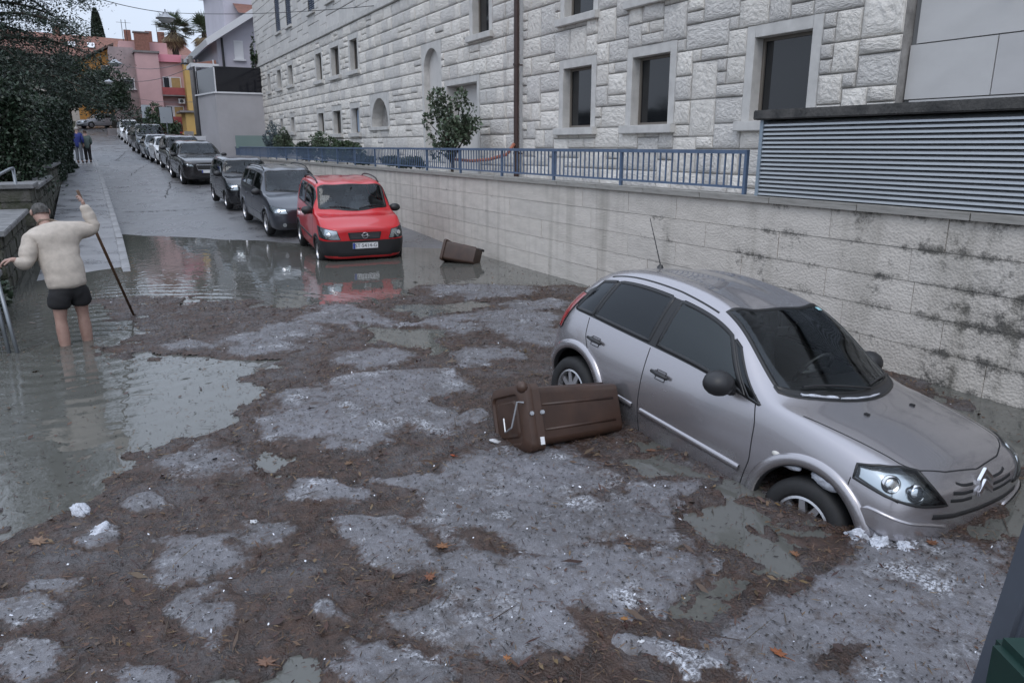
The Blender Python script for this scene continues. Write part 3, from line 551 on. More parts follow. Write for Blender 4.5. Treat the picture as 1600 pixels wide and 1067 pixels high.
# ---------------------------------------------------------------- panelled wall at the far right
bP = thing('panelled_building', 'smooth pale panelled wall beside the rough stone corner at right', 'building', (0, 0, 0))
XP = XB + .14; pan = mesh_only(MB().box((0, 0, 0), (.04, 1, 1)), 'wall_panel')
pan_m = [M('wall_panel_a', (.56, .55, .54), .6, var=.08, vs=2, bump=.1, bs=60, bd=.005), M('wall_panel_b', (.53, .52, .515), .6, var=.08, vs=2, bump=.1, bs=60, bd=.005)]
pan.materials.append(pan_m[0]); pan2 = pan.copy(); pan2.materials.clear(); pan2.materials.append(pan_m[1])
for j, z in enumerate(np.arange(2.2, 8, .66)):
    for i, y in enumerate(np.arange(6.2, -4, -1.5)):
        o = link('wall_panel', pan if (i * 3 + j) % 4 else pan2, None, bP); ww = 1.5; yy = y - .75 + (.5 if j % 2 else 0)
        y_hi = min(yy + .75, 6.27); y_lo = yy - .75
        if y_hi - y_lo < .1: continue
        o.location = (XP, (y_hi + y_lo) / 2, z + .33); o.scale = (1, y_hi - y_lo - .014, .646)
MB().bb((XP + .02, -4.5, 1.2), (20, 6.28, 8.2)).build('building_mass', M('joint_dark', (.2, .2, .2), .8), bP)
fx = MB(); fx.bb((XP - .1, 5.0, 4.05), (XP - .02, 5.08, 4.13)); fx.tube([(XP - .1, 5.04, 4.09), (XP - .16, 5.04, 4.06)], .035, 10); fx.build('wall_fixture', M('fixture_grey', (.3, .3, .3), .5), bP)
# ---------------------------------------------------------------- terrace floor between wall and buildings
tag(MB().bb((WX + .2, -4, -.5), (XB + .4, 48.5, 1.5)).build('terrace', M('terrace_paving', (.30, .29, .28), .6, var=.4, vs=2, bump=.3, bs=40)), kind='structure')
# ---------------------------------------------------------------- retaining wall of tooled blocks
def wall_mat(i):
    m = M('tooled_stone_%d' % i, [(.62, .575, .52), (.645, .60, .545), (.595, .555, .505)][i], .85, var=.16, vs=3, detail=9)
    t = m.node_tree; n = t.nodes; L = t.links; b = n['Principled BSDF']; src = b.inputs['Base Color'].links[0].from_socket
    tc = n.new('ShaderNodeNewGeometry'); mp = n.new('ShaderNodeMapping'); mp.inputs['Scale'].default_value = (1, 1, 2.2); L.new(tc.outputs['Position'], mp.inputs[0])
    # black mould: patches with ragged edge, more towards the wall's near end
    nz = n.new('ShaderNodeTexNoise'); nz.inputs['Scale'].default_value = 1.5; nz.inputs['Detail'].default_value = 14; nz.inputs['Roughness'].default_value = .82; L.new(tc.outputs['Position'], nz.inputs[0])
    sx = n.new('ShaderNodeSeparateXYZ'); L.new(tc.outputs['Position'], sx.inputs[0])
    ny = n.new('ShaderNodeMapRange'); ny.inputs[1].default_value = 3; ny.inputs[2].default_value = 9.0; ny.inputs[3].default_value = .105; ny.inputs[4].default_value = -.035; L.new(sx.outputs['Y'], ny.inputs[0])
    # joints every course hold more of it
    fr = n.new('ShaderNodeMath'); fr.operation = 'PINGPONG'; fr.inputs[1].default_value = .1633; L.new(sx.outputs['Z'], fr.inputs[0])
    jf = n.new('ShaderNodeMapRange'); jf.inputs[1].default_value = 0; jf.inputs[2].default_value = .07; jf.inputs[3].default_value = .075; jf.inputs[4].default_value = 0; L.new(fr.outputs[0], jf.inputs[0])
    ad = n.new('ShaderNodeMath'); L.new(nz.outputs['Fac'], ad.inputs[0]); L.new(ny.outputs[0], ad.inputs[1])
    ad2 = n.new('ShaderNodeMath'); L.new(ad.outputs[0], ad2.inputs[0]); L.new(jf.outputs[0], ad2.inputs[1])
    th = n.new('ShaderNodeMapRange'); th.inputs[1].default_value = .60; th.inputs[2].default_value = .69; th.inputs[4].default_value = .85; L.new(ad2.outputs[0], th.inputs[0])
    mx = n.new('ShaderNodeMix'); mx.data_type = 'RGBA'; L.new(th.outputs[0], mx.inputs[0]); L.new(src, mx.inputs[6]); mx.inputs[7].default_value = (.03, .03, .027, 1)
    # vertical run marks
    ns = n.new('ShaderNodeTexNoise'); ns.inputs['Scale'].default_value = 1; ns.inputs['Detail'].default_value = 6; mp2 = n.new('ShaderNodeMapping'); mp2.inputs['Scale'].default_value = (1, 3.2, .25); L.new(tc.outputs['Position'], mp2.inputs[0]); L.new(mp2.outputs[0], ns.inputs[0])
    t2 = n.new('ShaderNodeMapRange'); t2.inputs[1].default_value = .52; t2.inputs[2].default_value = .75; t2.inputs[4].default_value = .45; L.new(ns.outputs['Fac'], t2.inputs[0])
    m2 = n.new('ShaderNodeMix'); m2.data_type = 'RGBA'; L.new(t2.outputs[0], m2.inputs[0]); L.new(mx.outputs[2], m2.inputs[6]); m2.inputs[7].default_value = (.17, .155, .12, 1)
    L.new(m2.outputs[2], b.inputs['Base Color'])
    vo = n.new('ShaderNodeTexVoronoi'); vo.inputs['Scale'].default_value = 38; L.new(tc.outputs['Position'], vo.inputs[0])
    bp = n.new('ShaderNodeBump'); bp.inputs['Strength'].default_value = .4; bp.inputs['Distance'].default_value = .016; L.new(vo.outputs['Distance'], bp.inputs['Height']); L.new(bp.outputs[0], b.inputs['Normal'])
    return m
rw = thing('retaining_wall', 'long pale retaining wall of tooled stone blocks with black mould stains', 'wall', (WX, 0, 0))
CH = 1.633 / 5; wmats = [wall_mat(i) for i in range(3)]; rs = random.Random(5)
blkm = []
for i in range(3):
    b_ = mesh_only(MB().box((.11, .5, .5), (.22, 1, 1)), 'wall_block'); b_.materials.append(wmats[i]); blkm.append(b_)
for j in range(-2, 5):
    y = -3.2 + (j % 2) * .5
    while y < 47:
        w_ = rs.uniform(.95, 1.7) if y < 20 else rs.uniform(1.6, 2.6); o = link('wall_block', rs.choice(blkm), None, rw); g_ = .007
        o.location = (rs.uniform(-.004, .004), y + g_ / 2, j * CH - .005 + g_ / 2); o.scale = (1, w_ - g_, CH - g_); y += w_
MB().bb((.012, -3.2, -.9), (.215, 47, 1.62)).build('wall_core', M('wall_joint', (.40, .375, .345), .9, var=.4, vs=5), rw)
cpm = mesh_only(MB().box((0, 0, 0), (1, 1, 1)), 'coping_slab', bevel=.0); cpm.materials.append(M('coping_stone', (.36, .345, .32), .7, col2=(.22, .21, .19), vs=3, bump=.3, bs=40, bd=.01))
y = -3.2
while y < 47:
    w_ = 1.2; o = link('coping_slab', cpm, None, rw); o.location = (.115, y + w_ / 2, COP + .035 + .0); o.scale = (.33, w_ - .012, .07); y += w_
# ---------------------------------------------------------------- blue railing on the wall
m_blue = M('blue_paint', (.105, .155, .245), .45, var=.25, vs=6)
rl = thing('railing', 'blue painted metal railing with upright bars on top of the retaining wall', 'railing', (WX + .12, 0, COP + .07))
RT = .55; yr0, yr1 = 6.95, 47.0
MB().bb((-.025, yr0, RT - .05), (.025, yr1, RT)).build('top_rail', m_blue, rl)
MB().bb((-.018, yr0, .07), (.018, yr1, .10)).build('bottom_rail', m_blue, rl)
pm = mesh_only(MB().bb((-.022, -.022, 0), (.022, .022, RT - .05)), 'post'); pm.materials.append(m_blue)
for y in np.arange(yr0 + .02, yr1, 2.0): o = link('post', pm, None, rl); o.location = (0, y + (.6 if y > 7.2 else 0) - .0, 0)
bm_ = mesh_only(MB().bb((-.008, -.011, .10), (.008, .011, RT - .05)), 'baluster'); bm_.materials.append(m_blue)
yb = yr0 + .13
while yb < yr0 + .13 * 290: o = link('baluster', bm_, None, rl); o.location = (0, yb, 0); yb += .13
rest = MB()
while yb < yr1: rest.bb((-.008, yb - .011, .10), (.008, yb + .011, RT - .05)); yb += .13
tag(rest.build('far_balusters', m_blue, rl), kind='stuff')
# ---------------------------------------------------------------- louvred screen on the wall, right
lv = thing('louvre_screen', 'blue grey metal louvre screen under a stained concrete slab at right', 'louvre', (WX + .12, 0, COP + .072))
m_slat = M('louvre_metal', (.52, .545, .57), .35, metal=.5, var=.15, vs=2)
H_ = .90; ns_ = 17; slat = mesh_only(MB().add([(-.06, 0, .0), (.05, 0, .045), (.05, 1, .045), (-.06, 1, .0), (-.06, 0, -.006), (.05, 0, .037), (.05, 1, .037), (-.06, 1, -.006), (-.062, 0, -.022), (-.062, 1, -.022)], [(0, 1, 2, 3), (4, 7, 6, 5), (0, 3, 9, 8), (0, 4, 5, 1), (3, 2, 6, 7)]), 'slat'); slat.materials.append(m_slat)
for k in range(ns_): o = link('slat', slat, None, lv); o.location = (0, -3, .035 + k * (H_ - .04) / ns_); o.scale = (1, 9.68, 1)
MB().bb((-.07, 6.68, .0), (.06, 6.73, H_)).build('end_frame', M('louvre_frame', (.30, .36, .42), .4, metal=.4), lv)
MB().bb((.06, -3, 0), (.1, 6.68, H_)).build('backing', m_unlit, lv)
MB().bb((-.13, -3, H_), (1.75, 6.80, H_ + .11)).build('concrete_slab', M('stained_concrete', (.10, .095, .09), .85, col2=(.035, .035, .035), vs=4, bump=.5, bs=30), lv, bevel=.012)
MB().bb((.1, -3, -.1), (1.7, 6.6, H_ - .002)).build('box_body', m_mortar, lv)
# ================================================================== CARS
m_tyre = M('tyre_rubber', (.018, .018, .019), .7, var=.3, vs=20); m_blackp = M('black_plastic', (.02, .02, .022), .45, bump=.15, bs=200, bd=.002)
m_rim = M('rim_alloy', (.55, .55, .57), .3, metal=.85); m_chrome = M('chrome', (.8, .8, .82), .12, metal=1); m_trim = M('window_trim', (.012, .012, .013), .35)
m_lining = M('cabin_lining', (.07, .07, .075), .85); m_seat = M('seat_fabric', (.09, .09, .10), .9, var=.3, vs=30); m_seam = M('panel_gap', (.012, .012, .014), .8)
m_refl = M('lamp_reflector', (.62, .64, .66), .16, metal=.9); m_lens = glass('lamp_lens', (.88, .91, .92)); m_amber = M('amber_lens', (.7, .32, .08), .2, coat=.5); m_red = M('red_lens', (.28, .012, .012), .15, coat=.6)
m_glassF = glass('car_glass', (.90, .95, .93), 1.0); m_glassD = glass('car_glass_dark', (.25, .27, .28), 1.1); m_plate = M('plate_white', (.72, .72, .74), .4); m_plateb = M('plate_blue', (.03, .06, .3), .4); m_ink = M('plate_ink', (.02, .02, .03), .5)
def paint(name, col, metal=0, rough=.3, dirt=(.09, .085, .08)):
    """car paint: clear coat, wet spots and road grime low on the doors"""
    if name in MATS: return MATS[name]
    m = M(name, col, rough, metal=metal, coat=.8, spec=.4); t = m.node_tree; n = t.nodes; L = t.links; b = n['Principled BSDF']
    tc = n.new('ShaderNodeTexCoord'); nz = n.new('ShaderNodeTexNoise'); nz.inputs['Scale'].default_value = 5; nz.inputs['Detail'].default_value = 10; nz.inputs['Roughness'].default_value = .7; L.new(tc.outputs['Object'], nz.inputs[0])
    sx = n.new('ShaderNodeSeparateXYZ'); L.new(tc.outputs['Object'], sx.inputs[0])
    lo = n.new('ShaderNodeMapRange'); lo.inputs[1].default_value = .2; lo.inputs[2].default_value = .75; lo.inputs[3].default_value = .12; lo.inputs[4].default_value = -.16; L.new(sx.outputs['Z'], lo.inputs[0])
    ad = n.new('ShaderNodeMath'); L.new(nz.outputs['Fac'], ad.inputs[0]); L.new(lo.outputs[0], ad.inputs[1])
    th = n.new('ShaderNodeMapRange'); th.inputs[1].default_value = .56; th.inputs[2].default_value = .85; th.inputs[4].default_value = .55; L.new(ad.outputs[0], th.inputs[0])
    mx = n.new('ShaderNodeMix'); mx.data_type = 'RGBA'; L.new(th.outputs[0], mx.inputs[0]); mx.inputs[6].default_value = (*col, 1); mx.inputs[7].default_value = (*dirt, 1); L.new(mx.outputs[2], b.inputs['Base Color'])
    r2 = n.new('ShaderNodeMapRange'); r2.inputs[3].default_value = rough; r2.inputs[4].default_value = .7; L.new(th.outputs[0], r2.inputs[0]); L.new(r2.outputs[0], b.inputs['Roughness'])
    # rain drops
    vo = n.new('ShaderNodeTexVoronoi'); vo.inputs['Scale'].default_value = 90; L.new(tc.outputs['Object'], vo.inputs[0])
    dm = n.new('ShaderNodeMapRange'); dm.inputs[1].default_value = .12; dm.inputs[2].default_value = .3; dm.inputs[3].default_value = 1; dm.inputs[4].default_value = 0; L.new(vo.outputs['Distance'], dm.inputs[0])
    bp = n.new('ShaderNodeBump'); bp.inputs['Strength'].default_value = .18; bp.inputs['Distance'].default_value = .003; L.new(dm.outputs[0], bp.inputs['Height']); L.new(bp.outputs[0], b.inputs['Coat Normal'])
    return m
def bsp(t): return np.stack([(1 - t) ** 3, 3 * t ** 3 - 6 * t ** 2 + 4, -3 * t ** 3 + 3 * t ** 2 + 3 * t + 1, t ** 3], -1) / 6
def orient(P, Nn):
    k = np.cross(P[:-1, 1:] - P[:-1, :-1], P[1:, :-1] - P[:-1, :-1]); return P if (k * Nn[:-1, :-1]).sum() > 0 else P[::-1]
class Car:
    """lofted body: stations (xf from the nose, zb, ys, ym, zm, yb, zbelt, yr, zr, zt); everything else is laid on that surface"""
    def __init__(s, name, label, st, axle, wb, wr, paint_m, loc, rot, group=None, scale=1.0, n=8, nv=7, alpha=.8, cat='car'):
        s.st = np.array(st, float); s.x0 = axle + wb / 2; s.axle, s.wb, s.wr, s.paint = axle, wb, wr, paint_m
        s.root = thing(name, label, cat, loc, 0, group); s.root.rotation_euler = rot; s.root.scale = (scale,) * 3
        T = []
        for (xf, zb, ys, ym, zm, yb, zbe, yr, zr_, zt) in st:
            h = [(0, zb), (ys * .8, zb), (ys, zb + .09), (ym, zm), (yb, zbe), (yr, zr_), (yr * .55, zt - (zt - zr_) * .22), (0, zt)]
            T.append([(s.x0 - xf, y, z) for y, z in h] + [(s.x0 - xf, -y, z) for y, z in h[6:0:-1]])
        T = np.array(T)
        def pole(row, dx): c = np.array([row[0, 0], 0, row[:, 2].mean()]); return np.stack([c + (row - c) * .55 + [dx, 0, 0], np.repeat((c + [dx * 1.25, 0, 0])[None], 14, 0)])
        f, r_ = pole(T[0], .012), pole(T[-1], -.012); T = np.concatenate([f[::-1], T, r_]); s.nu = len(T)
        A = np.eye(14) * 4; 
        for k in range(14): A[k, (k + 1) % 14] += 1; A[k, (k - 1) % 14] += 1
        B = np.eye(s.nu) * 4
        for k in range(1, s.nu - 1): B[k, k - 1] = B[k, k + 1] = 1
        B[0, 0] = B[-1, -1] = 6
        C = np.einsum('ij,jkc->ikc', np.linalg.inv(B / 6), T); C = np.einsum('kl,ilc->ikc', np.linalg.inv(A / 6), C)
        C = T + (C - T) * alpha; s.C = np.concatenate([2 * C[:1] - C[1:2], C, 2 * C[-1:] - C[-2:-1]])
        s.U = np.linspace(0, s.nu - 1, (s.nu - 1) * n + 1); s.V = np.linspace(0, 14, 14 * nv + 1)[:-1]
        P = s.ev(*np.meshgrid(s.U, s.V, indexing='ij')); s.P = P; a, b = P.shape[:2]; idx = np.arange(a * b).reshape(a, b); nx = np.roll(idx, -1, 1)
        s.F = np.stack([idx[:-1], nx[:-1], nx[1:], idx[1:]], -1).reshape(-1, 4)
        uc = (s.U[:-1] + s.U[1:]) / 2; vc = s.V + 7 / (14 * nv) * 1.0; s.fu, s.fv = [q.ravel() for q in np.meshgrid(uc, vc, indexing='ij')]
        s.Vt = P.reshape(-1, 3); s.fc = s.Vt[s.F].mean(1); e1 = s.Vt[s.F[:, 2]] - s.Vt[s.F[:, 0]]; e2 = s.Vt[s.F[:, 3]] - s.Vt[s.F[:, 1]]; s.fn = np.cross(e1, e2); s.fn /= np.linalg.norm(s.fn, axis=1)[:, None] + 1e-12
        out = s.fc - [0, 0, .6]; 
        if (s.fn * (out * [.3, 1, 1])).sum(1).mean() < 0: s.fn = -s.fn; s.F = s.F[:, ::-1]
        s.bvh = BVHTree.FromPolygons([tuple(v) for v in s.Vt], [tuple(f) for f in s.F]); s.keep = np.ones(len(s.F), bool); s.arch = 1.17
    def ev(s, u, v):
        u = np.asarray(u, float); v = np.asarray(v, float) % 14; i = np.clip(np.floor(u).astype(int), 0, s.nu - 2); j = np.floor(v).astype(int); bu, bv = bsp(u - i), bsp(v - j); out = 0
        for a in range(4):
            for b in range(4): out = out + (bu[..., a] * bv[..., b])[..., None] * s.C[i + a, (j - 1 + b) % 14]
        return out
    def nrm(s, u, v):
        e = .02; du = s.ev(np.clip(u + e, 0, s.nu - 1.001), v) - s.ev(np.clip(u - e, 0, s.nu - 1), v); dv = s.ev(u, v + e) - s.ev(u, v - e); n = np.cross(du, dv); n /= np.linalg.norm(n, axis=-1)[..., None] + 1e-12
        p = s.ev(u, v); c = np.stack([p[..., 0] * .75, 0 * p[..., 0], 0 * p[..., 0] + .6], -1); sg = np.sign(((p - c) * n).sum(-1)); return n * sg[..., None]
    def u_of(s, xf): return np.interp(xf, s.st[:, 0], np.arange(len(s.st)) + 2)
    # --- surface patches in (u,v)
    def uv_patch(s, name, lo, hi, mat, off=.003, nt=18, ns=8, cut=True, frame=.03, parent=None, fmat=None, flat_mat=None, foff=.003):
        lo, hi = np.array(lo, float), np.array(hi, float)
        def rs(l, n):
            d = np.concatenate([[0], np.cumsum(np.linalg.norm(np.diff(l, axis=0), axis=1))]); t = np.linspace(0, d[-1], n); return np.stack([np.interp(t, d, l[:, k]) for k in (0, 1)], 1)
        a, b = rs(lo, nt), rs(hi, nt); t = np.linspace(0, 1, ns)[:, None, None]; UV = a[None] * (1 - t) + b[None] * t
        NN = s.nrm(UV[..., 0], UV[..., 1]); P = s.ev(UV[..., 0], UV[..., 1]) + NN * off; P = orient(P, NN)
        o = MB().grid([list(map(tuple, r_)) for r_ in P]).build(name, mat, parent or s.root, smooth=True, fixn=False)
        ring = np.concatenate([UV[0], UV[1:-1, -1], UV[-1, ::-1], UV[-2:0:-1, 0]])
        if cut: s.keep &= ~inpoly(s.fu, s.fv, ring)
        if frame: s.ring3(s.ev(ring[:, 0], ring[:, 1]), s.nrm(ring[:, 0], ring[:, 1]), frame, off + foff, 'window_frame', fmat or m_trim, o)
        return o
    def ring3(s, P, Nn, wd, off, name, mat, parent, closed=True, h=.004):
        """raised strip along a path lying on the body"""
        n = len(P); rows = []
        for i in range(n):
            a, b = (P[(i - 1) % n], P[(i + 1) % n]) if closed else (P[max(i - 1, 0)], P[min(i + 1, n - 1)])
            t = b - a; t = t / (np.linalg.norm(t) + 1e-9); sd_ = np.cross(Nn[i], t); sd_ /= np.linalg.norm(sd_) + 1e-9
            rows.append([tuple(P[i] + sd_ * wd * k + Nn[i] * (off + hh)) for k, hh in ((-.5, -h - off * .8), (-.42, 0), (.42, 0), (.5, -h - off * .8))])
        if closed: rows.append(rows[0])
        rows = orient(np.array(rows), np.repeat(np.concatenate([Nn, Nn[:1]])[:len(rows), None], 4, 1)).tolist()
        return MB().grid(rows).build(name, mat, parent or s.root, smooth=True, fixn=False)
    # --- projections
    def hit(s, o, d):
        h = s.bvh.ray_cast(Vector(o), Vector(d)); 
        if h[0] is None:
            h = s.bvh.find_nearest(Vector(o) + Vector(d) * 2.5)
        n = np.array(h[1]); n = n if n @ np.array(d) < 0 else -n; return np.array(h[0]), n
    def view(s, vw):
        """returns (direction, e1, e2, origin) of a projection"""
        if vw in ('L', 'R'): sg = 1 if vw == 'L' else -1; return np.array([0, -sg, 0.]), np.array([-1., 0, 0]), np.array([0, 0, 1.]), np.array([s.x0, sg * 3., 0])
        if vw == 'F': return np.array([-1., 0, 0]), np.array([0, 1., 0]), np.array([0, 0, 1.]), np.array([s.x0 + 3, 0, 0])
        if vw == 'T': return np.array([0, 0, -1.]), np.array([-1., 0, 0]), np.array([0, 1., 0]), np.array([s.x0, 0, 4.])
        sg, ph = vw; d = np.array([-math.cos(ph), -sg * math.sin(ph), 0]); e1 = np.array([-math.sin(ph), sg * math.cos(ph), 0]); return d, e1, np.array([0, 0, 1.]), np.array([s.x0, 0, 0]) - d * 4
    def to2(s, vw, pts):
        d, e1, e2, o = s.view(vw); return [((np.array([s.x0 - p[0], p[1], p[2]]) - o) @ e1, (np.array([s.x0 - p[0], p[1], p[2]]) - o) @ e2) for p in pts]
    def pr(s, vw, ab):
        d, e1, e2, o = s.view(vw); q = [s.hit(o + e1 * a + e2 * b, d) for a, b in ab]; return np.array([x[0] for x in q]), np.array([x[1] for x in q])
    def patch(s, name, vw, lo, hi, mat, off=.003, nt=14, ns=6, cut=False, frame=0, parent=None, fmat=None):
        def rs(l, n):
            l = np.array(l, float); d = np.concatenate([[0], np.cumsum(np.linalg.norm(np.diff(l, axis=0), axis=1))]); t = np.linspace(0, d[-1], n); return np.stack([np.interp(t, d, l[:, k]) for k in (0, 1)], 1)
        a, b = rs(lo, nt), rs(hi, nt); rows = []; pts = []; nns = []
        for t in np.linspace(0, 1, ns): ab = a * (1 - t) + b * t; p, n_ = s.pr(vw, ab); rows.append(p + n_ * off); pts.append(ab); nns.append(n_)
        o = MB().grid([list(map(tuple, r_)) for r_ in orient(np.array(rows), np.array(nns))]).build(name, mat, parent or s.root, smooth=True, fixn=False); ring = np.concatenate([pts[0], [q[-1] for q in pts[1:-1]], pts[-1][::-1], [q[0] for q in pts[-2:0:-1]]])
        if cut: s.cut(vw, ring)
        if frame: p, n_ = s.pr(vw, ring); s.ring3(p, n_, frame, abs(off) + .003, name + '_rim', fmat or m_trim, o)
        return o
    def cut(s, vw, poly):
        d, e1, e2, o = s.view(vw); q = s.fc - o; s.keep &= ~(inpoly(q @ e1, q @ e2, np.array(poly)) & (s.fn @ d < -.05))
    def strip(s, name, vw, path, wd, mat, off=.001, h=.003, closed=False, parent=None, dens=.04):
        path = np.array(path, float); d = np.concatenate([[0], np.cumsum(np.linalg.norm(np.diff(path, axis=0), axis=1))]); t = np.linspace(0, d[-1], max(3, int(d[-1] / dens))); ab = np.stack([np.interp(t, d, path[:, k]) for k in (0, 1)], 1)
        p, n_ = s.pr(vw, ab); return s.ring3(p, n_, wd, off, name, mat, parent, closed, h)
    def finish(s, panels=()):
        """cut wheel arches, split body into panels, add lining, wheels"""
        for ax in (s.axle, s.axle + s.wb):
            for vw in 'LR':
                q = s.fc - s.view(vw)[3]; d, e1, e2, o = s.view(vw); a, b = q @ e1, q @ e2
                s.keep &= ~((np.hypot(a - ax, b - s.wr) < s.wr * s.arch) & (s.fn @ d < -.0) & (b < s.wr * 2.5))
        done = ~s.keep; first = None
        for name, sel in list(panels) + [('body', np.ones(len(s.F), bool))]:
            f = s.F[sel & ~done]; done = done | sel
            if len(f) == 0: continue
            us_, inv = np.unique(f, return_inverse=True); o = link(name, np_mesh(name, s.Vt[us_], inv.reshape(-1, 4), True), s.paint, s.root)
        vn = np.zeros_like(s.Vt); np.add.at(vn, s.F.ravel(), np.repeat(s.fn, 4, 0)); vn /= np.linalg.norm(vn, axis=1)[:, None] + 1e-9; f = s.F[s.keep]; us_, inv = np.unique(f, return_inverse=True)
        link('cabin_lining', np_mesh('cabin_lining', (s.Vt - vn * .028)[us_], inv.reshape(-1, 4)[:, ::-1], True), m_lining, s.root)
    def wheels(s, rim_r, yw, style=7, rim_m=None, steer=0):
        ty = MB().lathe([(rim_r, -.09), (rim_r + .02, -.1), (s.wr - .025, -.095), (s.wr, -.06), (s.wr, .06), (s.wr - .025, .095), (rim_r + .02, .1), (rim_r, .09), (rim_r, -.09)], 40, 'Y'); tm = mesh_only(ty, 'tyre', smooth=True); tm.materials.append(m_tyre)
        for sg in (1, -1):
            rm = MB(); rm.lathe([(rim_r, sg * -.08), (rim_r, sg * .085), (rim_r - .018, sg * .09), (rim_r - .028, sg * .05), (rim_r - .03, sg * -.02)], 40, 'Y')
            for k in range(style):
                a = 2 * math.pi * k / style; ca, sa = math.cos(a), math.sin(a); w0, w1 = .026, .020 if style > 6 else .034
                pts = [(.045, -w0), (rim_r - .02, -w1), (rim_r - .02, w1), (.045, w0)]; fr = [(r_ * ca - t * sa, sg * (.075 if r_ < .1 else .068), r_ * sa + t * ca) for r_, t in pts]; bk = [(x, y - sg * .03, z) for x, y, z in fr]
                rm.add(fr + bk, [(0, 1, 2, 3), (7, 6, 5, 4), (0, 4, 5, 1), (1, 5, 6, 2), (2, 6, 7, 3), (3, 7, 4, 0)])
            rme = mesh_only(rm, 'rim'); rme.materials.append(rim_m or m_rim)
            hb = MB().lathe([(.0, .082 * sg), (.05, .08 * sg), (.058, .06 * sg), (.058, -.05 * sg)], 20, 'Y'); hb.lathe([(.0, 0.0), (rim_r - .01, 0.005 * sg)], 20, 'Y'); hm = mesh_only(hb, 'wheel'); hm.materials.append(m_blackp)
            for ax in (s.axle, s.axle + s.wb):
                w_ = link('wheel', hm, None, s.root); w_.location = (s.x0 - ax, sg * yw, s.wr); w_.rotation_euler = (0, random.uniform(0, 6), steer if ax == s.axle else 0)
                t = link('tyre', tm, None, w_); r_ = link('rim', rme, None, w_)
    def mirror(s, xf, y, z, mat, sz=(.09, .2, .14)):
        for sg in (1, -1):
            b = MB().ball((s.x0 - xf, sg * (y + sz[1] * .62), z + .04), (sz[0], sz[1] * .62, sz[2] * .62), 14, 10); b.tube([(s.x0 - xf + .02, sg * (y - .06), z - .03), (s.x0 - xf, sg * (y + .1), z + .02)], [.05, .035], 8)
            b.build('door_mirror', mat, s.root, smooth=True)
    def interior(s, cowl, zc, seat_x, wid, roof, rear=True, light=None):
        sm = light or m_seat; d = MB().box((s.x0 - cowl - .22, 0, zc - .13), (.5, wid * 1.75, .16)); d.box((s.x0 - cowl - .42, .0, zc - .3), (.25, .3, .4)); d.build('dashboard', m_blackp, s.root, bevel=.04, smooth=True)
        for xx in ([seat_x, seat_x + .85] if rear else [seat_x]):
            for sg in (1, -1):
                q = MB().box((s.x0 - xx, sg * wid * .46, .52), (.5, .46, .14)); q.box((s.x0 - xx - .3, sg * wid * .46, .82), (.13, .46, .6), ry=-.25); q.box((s.x0 - xx - .42, sg * wid * .46, 1.17), (.1, .26, .16), ry=-.2); q.build('seat', sm, s.root, bevel=.045, smooth=True)
        sw = MB(); n = 20; cx, cz = s.x0 - cowl - .62, zc - .08
        sw.tube([(cx + .09 * math.sin(2 * math.pi * k / n), wid * .46 + .18 * math.cos(2 * math.pi * k / n), cz + .165 * math.sin(2 * math.pi * k / n)) for k in range(n + 1)], .016, 8, cap=False); sw.box((cx, wid * .46, cz), (.05, .16, .1), ry=-.4); sw.box((cx + .02, wid * .46, cz), (.03, .34, .035)); sw.build('steering_wheel', m_blackp, s.root, smooth=True)
        MB().box((s.x0 - roof[0], 0, roof[1]), (.03, .22, .065)).tube([(s.x0 - roof[0], 0, roof[1]), (s.x0 - roof[0] + .08, 0, roof[1] + .09)], .012, 6).build('rear_view_mirror', m_blackp, s.root, bevel=.01)
    def wiper(s, pts):
        for (v0, v1) in pts:
            u0, u1 = np.array(v0), np.array(v1); n = 7; uv = [u0 + (u1 - u0) * k / (n - 1) for k in range(n)]; P = np.array([s.ev(*q) + s.nrm(*q) * .022 for q in uv]); MB().tube([tuple(p) for p in P], .009, 6).build('wiper', m_blackp, s.root)
def sel_box(c, vw, poly):
    d, e1, e2, o = c.view(vw); q = c.fc - o; return inpoly(q @ e1, q @ e2, np.array(poly)) & (c.fn @ d < -.15)
# ---------------------------------------------------------------- silver hatchback, nose down in the flood
C3 = [(.175, .28, .40, .48, .49, .45, .66, .37, .755, .775), (.215, .24, .60, .675, .49, .635, .70, .50, .80, .82), (.30, .20, .715, .772, .49, .745, .745, .585, .855, .88), (.48, .19, .77, .815, .50, .79, .795, .645, .905, .935), (.76, .19, .79, .828, .52, .803, .84, .685, .945, .98),
      (1.04, .19, .795, .832, .53, .803, .875, .70, .97, 1.005), (1.27, .19, .795, .832, .54, .80, .905, .69, 1.01, 1.11), (1.57, .19, .795, .832, .55, .795, .925, .64, 1.205, 1.28), (1.90, .19, .795, .832, .55, .79, .94, .58, 1.38, 1.435), (2.36, .19, .795, .832, .55, .785, .95, .555, 1.445, 1.505),
      (2.86, .19, .795, .832, .55, .78, .96, .545, 1.44, 1.495), (3.24, .20, .785, .825, .55, .77, .975, .535, 1.37, 1.435), (3.5, .22, .75, .80, .55, .735, .97, .50, 1.26, 1.335), (3.68, .25, .69, .745, .54, .67, .93, .46, 1.09, 1.15), (3.79, .28, .60, .66, .53, .58, .83, .42, .91, .95), (3.85, .32, .46, .52, .50, .46, .70, .36, .76, .78)]
pSilver = paint('silver_lilac_paint', (.40, .383, .40), metal=.75, rough=.27, dirt=(.22, .20, .195))
c = Car('hatchback_car', 'silver grey hatchback nose down in the flood beside the retaining wall', C3, .80, 2.46, .305, pSilver, (4.428, 4.223, -.345), (R(-4.47), R(5.1), R(-85.9)), scale=1.01, n=12, nv=9)
uo = c.u_of; c.arch = 1.31
